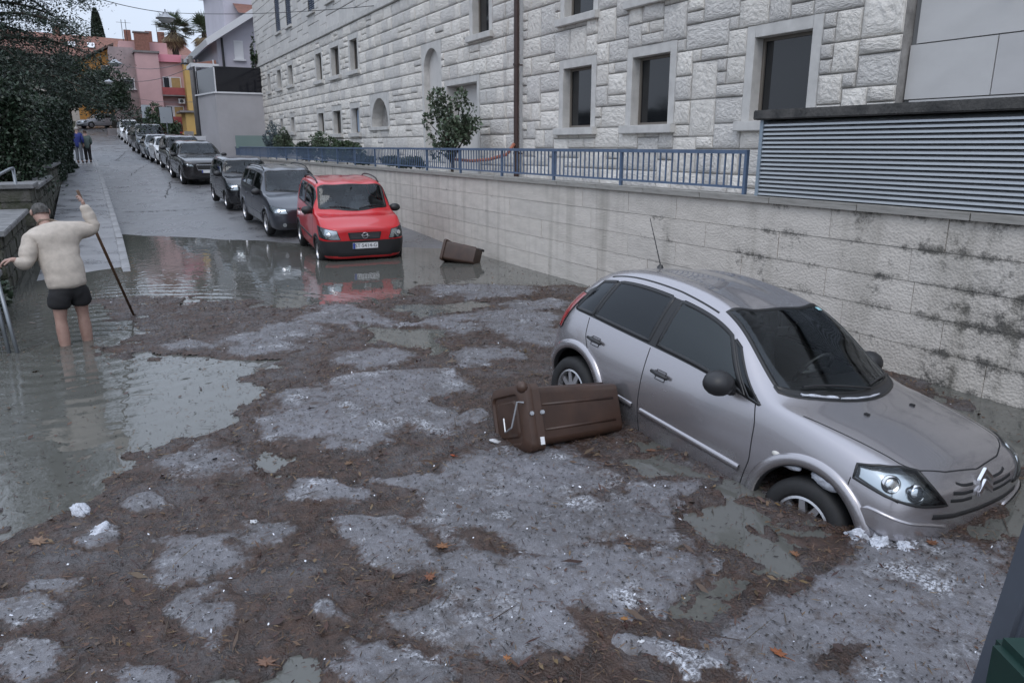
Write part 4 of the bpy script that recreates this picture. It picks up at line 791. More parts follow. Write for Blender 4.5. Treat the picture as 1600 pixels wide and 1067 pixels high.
# glass: windscreen, side panes, rear window
vv = np.linspace(5.16, 8.84, 15); cw = lambda v: uo(1.09) + (uo(1.31) - uo(1.09)) * (abs(v - 7) / 1.84) ** 2; hd = lambda v: uo(1.87) + (uo(1.93) - uo(1.87)) * (abs(v - 7) / 1.84) ** 2
ws = c.uv_patch('windscreen', [(cw(v), v) for v in vv], [(hd(v), v) for v in vv], m_glassF, nt=24, ns=12, frame=.035)
def side_panes(c, panes, mats, lov=4.13, hiv=4.84, frame=.035):
    for k, (a0, a1, b0, b1) in enumerate(panes):      # lower front/rear, upper front/rear (xf)
        for sg in (0, 1):
            f = (lambda v: v) if not sg else (lambda v: 14 - v); u = c.u_of; c.uv_patch('side_window', [(u(x), f(lov)) for x in np.linspace(a0, a1, 9)], [(u(x), f(hiv)) for x in np.linspace(b0, b1, 9)], mats[k], nt=16, ns=8, frame=frame)
for sg in (0, 1):
    f = (lambda v: v) if not sg else (lambda v: 14 - v)
    c.uv_patch('pillar_trim', [(uo(x), f(4.08)) for x in np.linspace(1.32, 3.42, 24)] + [(uo(3.50), f(4.25))], [(uo(x), f(4.86 - .3 * max(0, (1.95 - x)) ** 1.5)) for x in np.linspace(1.66, 3.22, 24)] + [(uo(3.44), f(4.62))], m_trim, off=.0015, nt=30, ns=8, cut=False, frame=0)
side_panes(c, [(1.46, 2.36, 1.78, 2.33), (2.46, 3.16, 2.43, 3.06), (3.20, 3.46, 3.10, 3.30)], [m_glassF, m_glassD, m_glassD])
side_panes(c, [(1.31, 1.42, 1.66, 1.74)], [m_glassD], frame=.02)
c.uv_patch('rear_window', [(uo(3.52), v) for v in np.linspace(5.3, 8.7, 9)], [(uo(3.70), v) for v in np.linspace(5.3, 8.7, 9)], m_glassD, frame=.03)
# lamps
for sg in (1, -1):
    vw = (sg, R(38)); hi = c.to2(vw, [(.585, sg * .76, .845), (.50, sg * .69, .87), (.42, sg * .60, .88), (.36, sg * .52, .872)]); lo = c.to2(vw, [(.575, sg * .785, .765), (.40, sg * .745, .735), (.22, sg * .63, .71), (.13, sg * .45, .70)])
    b = c.patch('headlight', vw, lo, hi, m_refl, off=-.03, nt=16, ns=8, cut=True)
    c.patch('headlight_lens', vw, lo, hi, m_lens, off=.006, nt=16, ns=8, frame=.016, parent=b)
    for (q, rr) in (((.42, sg * .69, .808), .056), ((.29, sg * .60, .782), .056)):
        p, n_ = c.pr(vw, c.to2(vw, [q])); p, n_ = p[0] - n_[0] * .026, n_[0]; dr_ = Vector(n_ * .5 + np.array([.6, sg * .3, .05])).normalized()
        bw = MB(); bw.tube([Vector(p), Vector(p) + dr_ * .012, Vector(p) + dr_ * .022], [rr, rr, rr * .82], 20, cap=False); bw.tube([Vector(p) + dr_ * .001, Vector(p) + dr_ * .012], [rr * .9, rr * .45], 20); bw.build('lamp_bowl', m_chrome, b, smooth=True)
    vr = (sg, R(140)); c.patch('tail_light', vr, c.to2(vr, [(3.60, sg * .74, .80), (3.77, sg * .60, .78)]), c.to2(vr, [(3.50, sg * .70, 1.16), (3.64, sg * .55, 1.14)]), m_red, off=.006, frame=.012)
# grille slits (shadow lines under the bars, painted as dark strips), badge, bumper pad and slot, bonnet shut line
for (z, h, y) in ((.785, .020, .30), (.742, .024, .36), (.698, .024, .38)):
    for sg in (1, -1): c.strip('grille_shadow_slit', 'F', [(sg * .13, z), (sg * .24, z + .004), (sg * y, z + .022)], h, m_seam, off=.002, dens=.03)
c.strip('bumper_slot', 'F', [(-.52, .635), (-.3, .61), (0, .60), (.3, .61), (.52, .635)], .035, m_blackp, off=.003)
c.strip('lower_intake', 'F', [(-.55, .29), (-.3, .27), (0, .265), (.3, .27), (.55, .29)], .11, m_blackp, off=.003, h=.004)
q_, n__ = c.pr('F', [(0, .70), (0, .80)]); tilt_ = math.atan2(q_[0][0] - q_[1][0], .10)
for dz in (0, .072):
    cv = MB().prism([(-.085, -.005), (0, .058), (.085, -.005), (.085, .033), (0, .098), (-.085, .033)], 0, .02, fn=lambda a, b_, z: (z, a, b_)); o = cv.build('badge_chevron', m_chrome, c.root, bevel=.004); o.location = (q_[0][0] + .006 - math.sin(tilt_) * dz, 0, .70 + math.cos(tilt_) * dz); o.rotation_euler = (0, -tilt_, 0)
for sg in (1, -1):
    vw = (sg, R(45)); pad_lo = c.to2(vw, [(.16, sg * .36, .515), (.18, sg * .55, .49), (.29, sg * .73, .50), (.43, sg * .80, .545), (.46, sg * .81, .585)]); pad_hi = c.to2(vw, [(.16, sg * .36, .545), (.17, sg * .55, .585), (.28, sg * .73, .615), (.41, sg * .80, .635), (.45, sg * .81, .625)])
    c.patch('bumper_pad', vw, pad_lo, pad_hi, pSilver, off=.020, nt=18, ns=5); pr_ = pad_lo + pad_hi[::-1]
    c.strip('bumper_pad_edge', vw, pr_ + [pr_[0]], .03, pSilver, off=.012, h=.014)
    vs_ = 'L' if sg > 0 else 'R'
    c.strip('bumper_seam', vs_, [(.57, .76), (.57, .70), (.50, .67), (.47, .62), (.46, .55)], .008, m_seam)
    # doors: shut lines, rub strips, handles
    c.strip('door_seam', vs_, [(1.36, .97), (1.30, .80), (1.27, .55), (1.33, .28), (1.45, .24), (2.36, .24), (2.40, .5), (2.42, .98)], .010, m_seam); c.strip('door_seam', vs_, [(2.42, .26), (2.85, .27), (2.90, .45), (3.06, .66), (3.19, .85), (3.22, 1.0)], .010, m_seam)
    c.strip('rub_strip', vs_, [(1.34, .455), (2.36, .47)], .052, pSilver, off=.014, h=.012); c.strip('rub_strip', vs_, [(2.46, .475), (2.90, .485)], .052, pSilver, off=.014, h=.012)
    for (xx, zz) in ((2.22, .825), (3.04, .845)):
        p, n_ = c.pr(vs_, [(xx - .09, zz - .004), (xx + .09, zz + .004)]); g = MB().tube([tuple(p[0] + n_[0] * .022), tuple((p[0] + p[1]) / 2 + n_[0] * .034), tuple(p[1] + n_[1] * .022)], [.014, .018, .014], 8); g.build('door_handle', m_blackp, c.root, smooth=True)
        c.patch('handle_recess', vs_, [(xx - .05, zz - .045), (xx + .05, zz - .045)], [(xx - .05, zz + .03), (xx + .05, zz + .03)], pSilver, off=.001, frame=.006, fmat=m_seam, nt=5, ns=4)
    p, n_ = c.pr(vs_, [(1.08, .68)]); MB().ball(tuple(p[0]), (.035, .014, .02), 12, 8).build('side_repeater', m_lens if False else M('repeater', (.6, .58, .54), .25, coat=.5), c.root, smooth=True)
    # wheel arch flares
    for ax in (.80, 3.26):
        an = np.linspace(R(-18), R(198), 30); c.strip('wheel_arch', vs_, [(ax - math.cos(t) * .428, .305 + math.sin(t) * .428) for t in an], .085, pSilver, off=.022, h=.02, dens=.03)
        c.strip('arch_edge', vs_, [(ax - math.cos(t) * .392, .305 + math.sin(t) * .392) for t in an], .02, m_seam, off=.012, h=.03, dens=.03)
    c.strip('roof_gutter', 'T', [(1.98, sg * .572), (2.4, sg * .548), (2.85, sg * .54), (3.25, sg * .53)], .016, m_trim, off=.003)
c.strip('bonnet_seam', 'T', [(1.02, -.72), (.7, -.66), (.4, -.60), (.33, -.545), (.27, -.33), (.235, 0), (.27, .33), (.33, .49), (.4, .60), (.7, .66), (1.02, .72)], .011, m_seam)
# black scuttle panel below the screen, wipers, washer jets, aerial
vs2 = np.linspace(5.1, 8.9, 15); cl_ = lambda v: uo(1.01) + (uo(1.29) - uo(1.01)) * (abs(v - 7) / 1.9) ** 2
c.uv_patch('scuttle_panel', [(cl_(v) - .04, v) for v in vs2], [(cw(v) + .02, v) for v in vs2], m_blackp, off=.004, cut=False, frame=.02)
c.wiper([((cw(5.4), 5.4), (cw(6.6) + .12, 6.6)), ((cw(6.7), 6.7), (cw(8.3) + .14, 8.3))])
for sg in (1, -1):
    p, n_ = c.pr('T', [(.85, sg * .28)]); MB().box(tuple(p[0] + [0, 0, .006]), (.035, .03, .014)).build('washer_jet', m_blackp, c.root, bevel=.004)
p, n_ = c.pr('T', [(3.22, 0)]); a0 = p[0]; MB().tube([tuple(a0), tuple(a0 + [-.0, 0, .03])], [.035, .016], 10).tube([tuple(a0 + [0, 0, .02]), tuple(a0 + [-.24, 0, .42])], [.006, .003], 6).build('aerial', m_blackp, c.root)
c.mirror(1.58, .80, .965, m_blackp, (.105, .19, .145))
lining_seats = c.interior(1.08, 1.02, 1.95, .74, (1.78, 1.27))
st_ = c.uv_patch('windscreen_sticker', [(hd(5.4) - .22, 5.42), (hd(5.4) - .22, 5.62)], [(hd(5.4) - .12, 5.42), (hd(5.4) - .12, 5.62)], M('sticker', (.3, .55, .6), .5), off=.0045, cut=False, frame=0, nt=3, ns=3)
c.finish([('bonnet', (c.fc[:, 0] > c.x0 - 1.1) & (abs(c.fc[:, 1]) < .62) & (c.fn[:, 2] > .6)), ('front_door', sel_box(c, 'R', [(1.36, .97), (1.27, .55), (1.45, .24), (2.36, .24), (2.42, 1.0)])), ('rear_door', sel_box(c, 'R', [(2.42, 1.0), (2.40, .26), (2.85, .27), (3.06, .66), (3.22, 1.02)])), ('roof', (c.fn[:, 2] > .55) & (c.fc[:, 2] > 1.3)), ('front_bumper', (c.fc[:, 0] > c.x0 - .45) & (c.fc[:, 2] < .6))])
c.wheels(.195, .735, 9, steer=R(4)); HERO = c
# melting hail caught on the car
m_hail = M('packed_hail', (.62, .65, .72), .5, col2=(.40, .41, .45), vs=12, bump=.8, bs=60, bd=.02)
def hail_lump(name, label, cw_, sz, parent=None, seed=0):
    g = np.random.default_rng(seed); b = MB().ball((0, 0, 0), sz, 22, 12); n_ = hnoise(np.array([v[0] for v in b.v]) * 14 + seed, np.array([v[1] + v[2] * 1.7 for v in b.v]) * 14, 1, seed); b.v = [tuple(np.array(v) * (.62 + .75 * k)) for v, k in zip(b.v, n_)]
    o = b.build(name, m_hail, None, smooth=True); o.location = cw_; return tag(o, label, 'ice')
cwm = Matrix.Translation((4.428, 4.223, -.345)) @ (Matrix.Rotation(R(-85.9), 4, 'Z') @ Matrix.Rotation(R(5.1), 4, 'Y') @ Matrix.Rotation(R(-4.47), 4, 'X')) @ Matrix.Scale(1.01, 4)
def on_car(xf, y, z): return cwm @ Vector((HERO.x0 - xf, y, z))
hail_lump('ice_chunk', 'long lump of ice caught under the front wheel arch of the silver hatchback', on_car(1.00, -.79, .645), (.042, .13, .04), seed=3).rotation_euler = (0, .2, 0)
hail_lump('ice_chunk', 'rounded lump of ice resting on the front tyre of the silver hatchback', on_car(.70, -.79, .66), (.05, .12, .048), seed=5)
for (v0, v1, d0, d1, lab) in ((7.75, 8.45, .03, .14, 'bright wedge of hail left on the far end of the wiper scuttle'), (6.6, 7.7, .02, .075, 'thin strip of hail left along the foot of the windscreen')):
    vq = np.linspace(v0, v1, 12); o = HERO.uv_patch('ice_strip', [(cl_(v) + d0, v) for v in vq], [(cl_(v) + d0 + (d1 - d0) * (.35 + .65 * abs(math.sin(9 * v))), v) for v in vq], m_hail, off=.016, nt=20, ns=4, cut=False, frame=0)
    sm_ = o.modifiers.new('thick', 'SOLIDIFY'); sm_.thickness = .012; o.parent = None; o.matrix_world = cwm; tag(o, lab, 'ice')
for k, (p, sz, lab) in enumerate((((1375, 848), (.10, .05, .04), 'white heap of hail against the front bumper of the silver hatchback'), ((1415, 856), (.11, .05, .03), 'smaller hail heap right of the heap at the front bumper'), ((1342, 838), (.05, .05, .04), 'small knob of hail just left of the bumper heap'))):
    b = MB().ball((0, 0, 0), 1, 44, 22); V_ = np.array(b.v); n1 = hnoise(V_[:, 0] * 4 + V_[:, 2] * 2 + k * 9, V_[:, 1] * 4 + V_[:, 2] * 3, 1, 50 + k, 2); n2 = hnoise(V_[:, 0] * 14 + k, V_[:, 1] * 14 + V_[:, 2] * 9, 1, 60 + k, 2); V_ = V_ * (.35 + .8 * n1 + .45 * n2)[:, None] * np.array(sz) * 1.25
    b.v = [tuple(v) for v in V_]; o = b.build('hail_heap', m_hail, smooth=True); o.location = tuple(on(p, 2, .02)); o.rotation_euler = (0, 0, .3); tag(o, lab, 'hail')
# ---------------------------------------------------------------- parked cars up the street
def gen(L, W, H, nose=.75, cowl=1.0, zc=1.0, hdr=1.9, belt=.95, rw=.68, zb=.2, tail=.3, drop=.03):
    w_ = W / 2; wz = lambda x: zc + (H - .055 - zc) * (x - cowl) / (hdr - cowl); x1 = cowl + .24; x2 = (x1 + hdr) / 2; mid = lambda a, b, t: a + (b - a) * t
    return [(.03, zb + .06, .58 * w_, .66 * w_, .46, .62 * w_, nose - .14, .5 * w_, nose - .05, nose - .02), (.10, zb + .02, .80 * w_, .87 * w_, .47, .83 * w_, nose - .08, .64 * w_, nose - .005, nose + .02), (.26, zb, .92 * w_, .965 * w_, .5, .93 * w_, nose - .03, .76 * w_, nose + .05, nose + .075),
            (mid(.26, cowl, .5), zb, .955 * w_, .99 * w_, .53, .96 * w_, mid(nose, belt, .5), .82 * w_, mid(nose + .07, zc, .62), mid(nose + .1, zc, .62)), (cowl, zb, .96 * w_, w_, .55, .965 * w_, belt - .04, .86 * w_, zc - .04, zc), (x1, zb, .96 * w_, w_, .55, .965 * w_, belt - .01, .85 * w_, zc + .02, wz(x1)),
            (x2, zb, .96 * w_, w_, .55, .962 * w_, belt, mid(.85, rw, .5) * w_, mid(zc + .02, H - .11, .5), wz(x2)), (hdr, zb, .96 * w_, w_, .55, .958 * w_, belt + .01, rw * w_, H - .105, H - .05), (hdr + .5, zb, .96 * w_, w_, .55, .955 * w_, belt + .02, rw * w_, H - .055, H),
            (mid(hdr + .5, L - tail - .35, .5), zb, .96 * w_, w_, .55, .95 * w_, belt + .03, rw * w_, H - .055, H - drop * .3), (L - tail - .35, zb, .95 * w_, .99 * w_, .55, .945 * w_, belt + .05, rw * .98 * w_, H - .07 - drop * .5, H - drop), (L - tail, zb + .03, .92 * w_, .965 * w_, .55, .91 * w_, belt + .04, rw * .94 * w_, H - .16 - drop, H - .1 - drop), (L - .12, zb + .06, .84 * w_, .90 * w_, .55, .82 * w_, belt - .02, .62 * w_, belt + .12, belt + .2), (L - .02, zb + .1, .66 * w_, .74 * w_, .52, .66 * w_, .80, .5 * w_, .9, .93)]
def txt(body, size, mat, parent, loc, rot, name='lettering', ext=.001):
    cu = bpy.data.curves.new(name, 'FONT'); cu.body = body; cu.size = size; cu.extrude = ext; cu.align_x = 'CENTER'; cu.align_y = 'CENTER'; t = bpy.data.objects.new('tmp', cu); COL.objects.link(t)
    me = bpy.data.meshes.new_from_object(t.evaluated_get(bpy.context.evaluated_depsgraph_get())); bpy.data.objects.remove(t); o = link(name, me, mat, parent); o.location = loc; o.rotation_euler = rot; return o
def parked(name, label, dims, axle, wb, wr, pm, loc, head, pitch, roll=0, hz=(.62, .76), grille=(.34, .56, .70), plate=None, plate_z=.46, badge=False, rails=False, black_bumper=False, fog=False, cap=None, panes=None, n=6, detail=True, seats=None, rim=7, rimr=.2, mirror_m=None, bumper_z=.52, wing_y=None, cat='car', drl=False, chrome_bar=False):
    L, W, H = dims['L'], dims['W'], dims['H']; st = gen(**dims); k = Car(name, label, st, axle, wb, wr, pm, loc, (roll, pitch, head), 'cars parked along the right side of the street', n=n, nv=5, cat=cat); u = k.u_of; w_ = W / 2
    cowl, hdr = dims['cowl'], dims['hdr']; vv = np.linspace(5.12, 8.88, 13); cw = lambda v: u(cowl + .05) + (u(cowl + .28) - u(cowl + .05)) * (abs(v - 7) / 1.88) ** 2
    k.uv_patch('windscreen', [(cw(v), v) for v in vv], [(u(hdr - .03), v) for v in vv], m_glassF, nt=18, ns=8, frame=.05)
    p0 = cowl + .40; xe = L - dims.get('tail', .3) - .25; pn = panes or [(p0, p0 + .95), (p0 + 1.04, p0 + 1.85), (p0 + 1.95, xe)]; mt = [m_glassF, m_glassD, m_glassD]
    for i, (a, b) in enumerate(pn):
        if b - a < .15: continue
        up0 = max(a, hdr - .12) if i == 0 else a
        side_panes(k, [(a, b, up0, b)], [mt[i]], frame=.045)
    for sg in (1, -1):
        vw = (sg, R(36)); lo = k.to2(vw, [(.10, sg * .50 * w_, hz[0]), (.16, sg * .74 * w_, hz[0] + .005), (.36, sg * .955 * w_, hz[0] + .04)]); hi = k.to2(vw, [(.16, sg * .54 * w_, hz[1] - .02), (.26, sg * .76 * w_, hz[1] + .01), (.52, sg * .965 * w_, hz[1] + .045)])
        b = k.patch('headlight', vw, lo, hi, m_refl, off=.004, nt=12, ns=6, frame=.014); 
        if detail:
            k.patch('headlight_lens', vw, lo, hi, m_lens, off=.012, nt=12, ns=6, parent=b); q, n_ = k.pr(vw, k.to2(vw, [(.2, sg * .72 * w_, (hz[0] + hz[1]) / 2)])); MB().tube([tuple(q[0] + n_[0] * .003), tuple(q[0] + n_[0] * .012)], [.06, .045], 16).build('lamp_bowl', m_chrome, b, smooth=True)
        if fog: q, n_ = k.pr('F', [(sg * .66 * w_, .36)]); MB().tube([tuple(q[0] - n_[0] * .01), tuple(q[0] + n_[0] * .012)], .05, 14).build('fog_light', m_refl, k.root)
        vs_ = 'L' if sg > 0 else 'R'; zt_ = dims['belt']
        if detail:
            k.strip('door_seam', vs_, [(p0 - .12, zt_ - .02), (p0 - .16, .5), (p0 - .1, .27), (p0 + .98, .27), (p0 + 1.0, zt_)], .012, m_seam); k.strip('door_seam', vs_, [(p0 + 1.0, .27), (p0 + 1.5, .3), (p0 + 1.85, .7), (p0 + 1.9, zt_)], .012, m_seam); k.strip('rub_strip', vs_, [(p0 - .05, .5), (p0 + 1.7, .52)], .05, m_blackp if black_bumper else pm, off=.01, h=.008)
            for xx in (p0 + .82, p0 + 1.66): q, n_ = k.pr(vs_, [(xx - .08, zt_ - .12), (xx + .08, zt_ - .115)]); MB().tube([tuple(q[0] + n_[0] * .02), tuple((q[0] + q[1]) / 2 + n_[0] * .035), tuple(q[1] + n_[1] * .02)], .016, 8).build('door_handle', m_blackp if black_bumper else pm, k.root, smooth=True)
        for ax in (axle, axle + wb):
            an = np.linspace(R(-15), R(195), 22); k.strip('wheel_arch', vs_, [(ax - math.cos(t) * wr * 1.24, wr + math.sin(t) * wr * 1.24) for t in an], .06, m_blackp if black_bumper else pm, off=.012, h=.012, dens=.05)
        if rails:
            pts = [(hdr + .12, sg * dims['rw'] * w_ * .93), (xe - .1, sg * dims['rw'] * w_ * .93)]; q, n_ = k.pr('T', [(pts[0][0] + (pts[1][0] - pts[0][0]) * t, pts[0][1]) for t in np.linspace(0, 1, 9)]); hh = [0, .05, .06, .065, .065, .065, .06, .05, 0]
            MB().tube([tuple(q[i] + [0, 0, hh[i] + .005]) for i in range(9)], .017, 8).build('roof_rail', m_blackp, k.root, smooth=True)
    gy, g0, g1 = grille; gp_ = k.patch('grille', 'F', [(-gy * .9, g0), (gy * .9, g0)], [(-gy, g1), (gy, g1)], m_blackp, off=.006, nt=12, ns=4, frame=.014, fmat=m_chrome if chrome_bar else m_trim)
    if detail:
        for z in np.linspace(g0 + .03, g1 - .03, 4): k.strip('grille_bar', 'F', [(-gy * .88, z), (gy * .88, z)], .012, M('grille_grey', (.06, .06, .065), .35), off=.009, parent=gp_)
    if badge:
        q, n_ = k.pr('F', [(0, (g0 + g1) / 2 + .01)]); ctr = q[0] + [.03, 0, 0]; nn = 24; rg = MB().tube([(ctr[0], ctr[1] + .058 * math.cos(2 * math.pi * i / nn), ctr[2] + .058 * math.sin(2 * math.pi * i / nn)) for i in range(nn + 1)], .009, 6, cap=False)
        rg.tube([(ctr[0], ctr[1] + .085, ctr[2] - .012), (ctr[0], ctr[1] + .0, ctr[2] + .012), (ctr[0], ctr[1] - .0, ctr[2] - .012), (ctr[0], ctr[1] - .085, ctr[2] + .012)], .009, 5); rg.build('badge', m_chrome, k.root)
    k.patch('lower_intake', 'F', [(-.6 * w_, .27), (.6 * w_, .27)], [(-.7 * w_, .40), (.7 * w_, .40)], m_blackp, off=.005, nt=10, ns=4)
    if black_bumper:
        for vw in ('F',): k.patch('bumper_cover', vw, [(-.62 * w_, .19), (.62 * w_, .19)], [(-.64 * w_, bumper_z), (.64 * w_, bumper_z)], m_blackp, off=.012, nt=14, ns=6)
        for sg in (1, -1): vw = (sg, R(48)); k.patch('bumper_corner', vw, k.to2(vw, [(.07, sg * .56 * w_, .19), (.2, sg * .85 * w_, .18), (.42, sg * .97 * w_, .2)]), k.to2(vw, [(.07, sg * .56 * w_, bumper_z), (.2, sg * .88 * w_, bumper_z), (.42, sg * .985 * w_, bumper_z)]), m_blackp, off=.012, nt=12, ns=5)
    if plate is not None:
        q, n_ = k.pr('F', [(0, plate_z)]); px_ = q[0][0] + .02; pl = MB().box((px_, 0, plate_z), (.012, .52, .115)).build('number_plate', m_plate, k.root); MB().box((px_ + .007, -.235, plate_z), (.003, .045, .11)).build('plate_band', m_plateb, pl)
        if plate: txt(plate, .105, m_ink, pl, (px_ + .008, .015, plate_z), (R(90), 0, R(90)), 'plate_text')
    k.mirror(p0 + .02, .93 * w_, dims['belt'] + .03, mirror_m or m_blackp); k.wiper([((cw(5.5), 5.5), (cw(6.8) + .1, 6.8)), ((cw(6.9), 6.9), (cw(8.3) + .1, 8.3))])
    if detail: k.interior(cowl, dims['zc'], p0 + .55, w_ * .9, (hdr - .12, H - .2), light=seats)
    k.finish([('bonnet', (k.fc[:, 0] > k.x0 - cowl) & (abs(k.fc[:, 1]) < .82 * w_) & (k.fn[:, 2] > .6)), ('roof', (k.fn[:, 2] > .6) & (k.fc[:, 2] > H - .14))]); k.wheels(rimr, w_ - .11, rim); return k
def place(fw, head, axle, wb, w_, yoff=-.11):
    """origin (mid wheelbase, ground) from the ground contact of the front wheel on the car's right side"""
    f = np.array([math.cos(head), math.sin(head)]); r_ = np.array([f[1], -f[0]]); o = np.array(fw[:2]) - r_ * (w_ + yoff) - f * (wb / 2); zf = float(zroad(o[0] + f[0] * wb / 2, o[1] + f[1] * wb / 2)); zb = float(zroad(o[0] - f[0] * wb / 2, o[1] - f[1] * wb / 2))
    return (o[0], o[1], (zf + zb) / 2), -math.atan2(zf - zb, wb)
def park(name, label, fw, head, dims, axle, wb, wr, pm, **k):
    loc, pit = place(fw, R(head), axle, wb, dims['W'] / 2); return parked(name, label, dims, axle, wb, wr, pm, loc, R(head), pit, **k)
pRed = paint('red_paint', (.52, .012, .018), rough=.28, dirt=(.2, .03, .03)); pAnth = paint('anthracite_paint', (.055, .06, .075), metal=.4, rough=.28); pBlack = paint('black_paint', (.012, .013, .016), rough=.22, dirt=(.05, .05, .05)); pWhite = paint('white_paint', (.68, .69, .71), rough=.3, dirt=(.4, .39, .37)); pGrey = paint('dark_grey_paint', (.09, .10, .115), metal=.4, rough=.28); pBeige = paint('beige_silver_paint', (.52, .48, .45), metal=.3, rough=.3)
m_seatl = M('seat_fabric_light', (.22, .23, .26), .9, var=.3, vs=20)
park('minivan_car', 'red boxy minivan with black bumper standing in the flood', (3.89, 15.45), -94.5, dict(L=3.5, W=1.78, H=1.65, nose=.84, cowl=.74, zc=1.04, hdr=1.32, belt=1.0, rw=.80, zb=.17, tail=.12), .62, 2.36, .285, pRed, hz=(.60, .80), grille=(.34, .60, .735), plate='ST\u00b75414-G', plate_z=.47, badge=True, rails=True, black_bumper=True, bumper_z=.575, seats=m_seatl, n=8, rimr=.17, rim=6)
park('minivan_car', 'anthracite minivan with roof rails parked behind the red minivan', (3.69, 19.83), -88.5, dict(L=4.5, W=1.75, H=1.62, nose=.76, cowl=1.02, zc=1.03, hdr=1.85, belt=.98, rw=.72, zb=.2, tail=.25), .9, 2.72, .32, pAnth, hz=(.63, .77), grille=(.30, .56, .66), rails=True, fog=True, plate='', rim=10, rimr=.22)
park('small_car', 'small black city car parked behind the anthracite minivan', (3.51, 25.34), -88, dict(L=3.54, W=1.6, H=1.56, nose=.82, cowl=.80, zc=1.03, hdr=1.32, belt=1.0, rw=.78, zb=.19, tail=.12), .64, 2.3, .29, pBlack, hz=(.64, .82), grille=(.36, .60, .68), plate='', plate_z=.44, rimr=.18, rim=8)
park('suv_car', 'black sport utility car with wide oval grille parked behind the small black car', (3.06, 34.37), -87, dict(L=4.73, W=1.94, H=1.66, nose=.96, cowl=1.48, zc=1.13, hdr=2.2, belt=1.06, rw=.68, zb=.24, tail=.4), .88, 2.87, .37, paint('dark_brown_black', (.03, .028, .03), metal=.3, rough=.25), hz=(.78, .88), grille=(.45, .64, .84), plate='', plate_z=.58, badge=False, rimr=.26, rim=5, chrome_bar=True, n=7)
park('suv_car', 'black car just behind the wide grille car, mostly hidden', (3.02, 40.0), -87, dict(L=4.3, W=1.8, H=1.66, nose=.85, cowl=1.1, zc=1.08, hdr=1.8, belt=1.02, rw=.74, tail=.3), .85, 2.6, .33, pBlack, detail=False, n=5)
park('hatchback_car', 'white hatchback parked up the street between dark cars', (2.86, 45.6), -87, dict(L=4.3, W=1.8, H=1.44, nose=.74, cowl=1.2, zc=.95, hdr=1.95, belt=.93, rw=.68, tail=.45), .88, 2.6, .32, pWhite, hz=(.6, .72), grille=(.42, .40, .68), plate='', plate_z=.46, n=5, mirror_m=pWhite)
park('saloon_car', 'dark grey saloon parked between the white hatchback and the black van', (2.68, 51), -87, dict(L=4.6, W=1.8, H=1.47, nose=.76, cowl=1.25, zc=.97, hdr=2.0, belt=.94, rw=.66, tail=.6), .9, 2.7, .32, pGrey, hz=(.62, .74), grille=(.32, .52, .66), plate='', n=5)
park('van', 'tall black passenger van parked up the street', (2.49, 57.45), -87, dict(L=4.9, W=1.93, H=1.92, nose=.98, cowl=.95, zc=1.2, hdr=1.62, belt=1.14, rw=.80, zb=.24, tail=.1), .92, 3.2, .34, pBlack, hz=(.74, .90), grille=(.38, .66, .84), plate='', plate_z=.5, cat='van', n=5, chrome_bar=True)
park('hatchback_car', 'dark car squeezed behind the tall black van', (2.55, 66), -87, dict(L=4.2, W=1.76, H=1.5, nose=.76, cowl=1.1, zc=.98, hdr=1.8, belt=.95, rw=.7), .85, 2.55, .31, pGrey, detail=False, n=5)
park('hatchback_car', 'white car second from the top of the parked row', (2.45, 73.5), -87, dict(L=4.2, W=1.76, H=1.52, nose=.76, cowl=1.1, zc=.98, hdr=1.8, belt=.95, rw=.7), .85, 2.55, .31, pWhite, detail=False, n=5)
park('small_van', 'white boxy car at the far top end of the parked row', (2.25, 82), -87, dict(L=4.1, W=1.8, H=1.78, nose=.9, cowl=.9, zc=1.1, hdr=1.55, belt=1.05, rw=.8, tail=.1), .8, 2.65, .31, pWhite, detail=False, n=5, cat='van')
k_ = park('hatchback_car', 'pale car parked across the top of the street under dark trees', (-.9, 95.5), -152, dict(L=4.2, W=1.76, H=1.5, nose=.76, cowl=1.1, zc=.98, hdr=1.8, belt=.95, rw=.7), .85, 2.55, .31, paint('pale_silver', (.5, .51, .53), metal=.4), detail=False, n=5); 
if 'group' in k_.root: del k_.root['group']
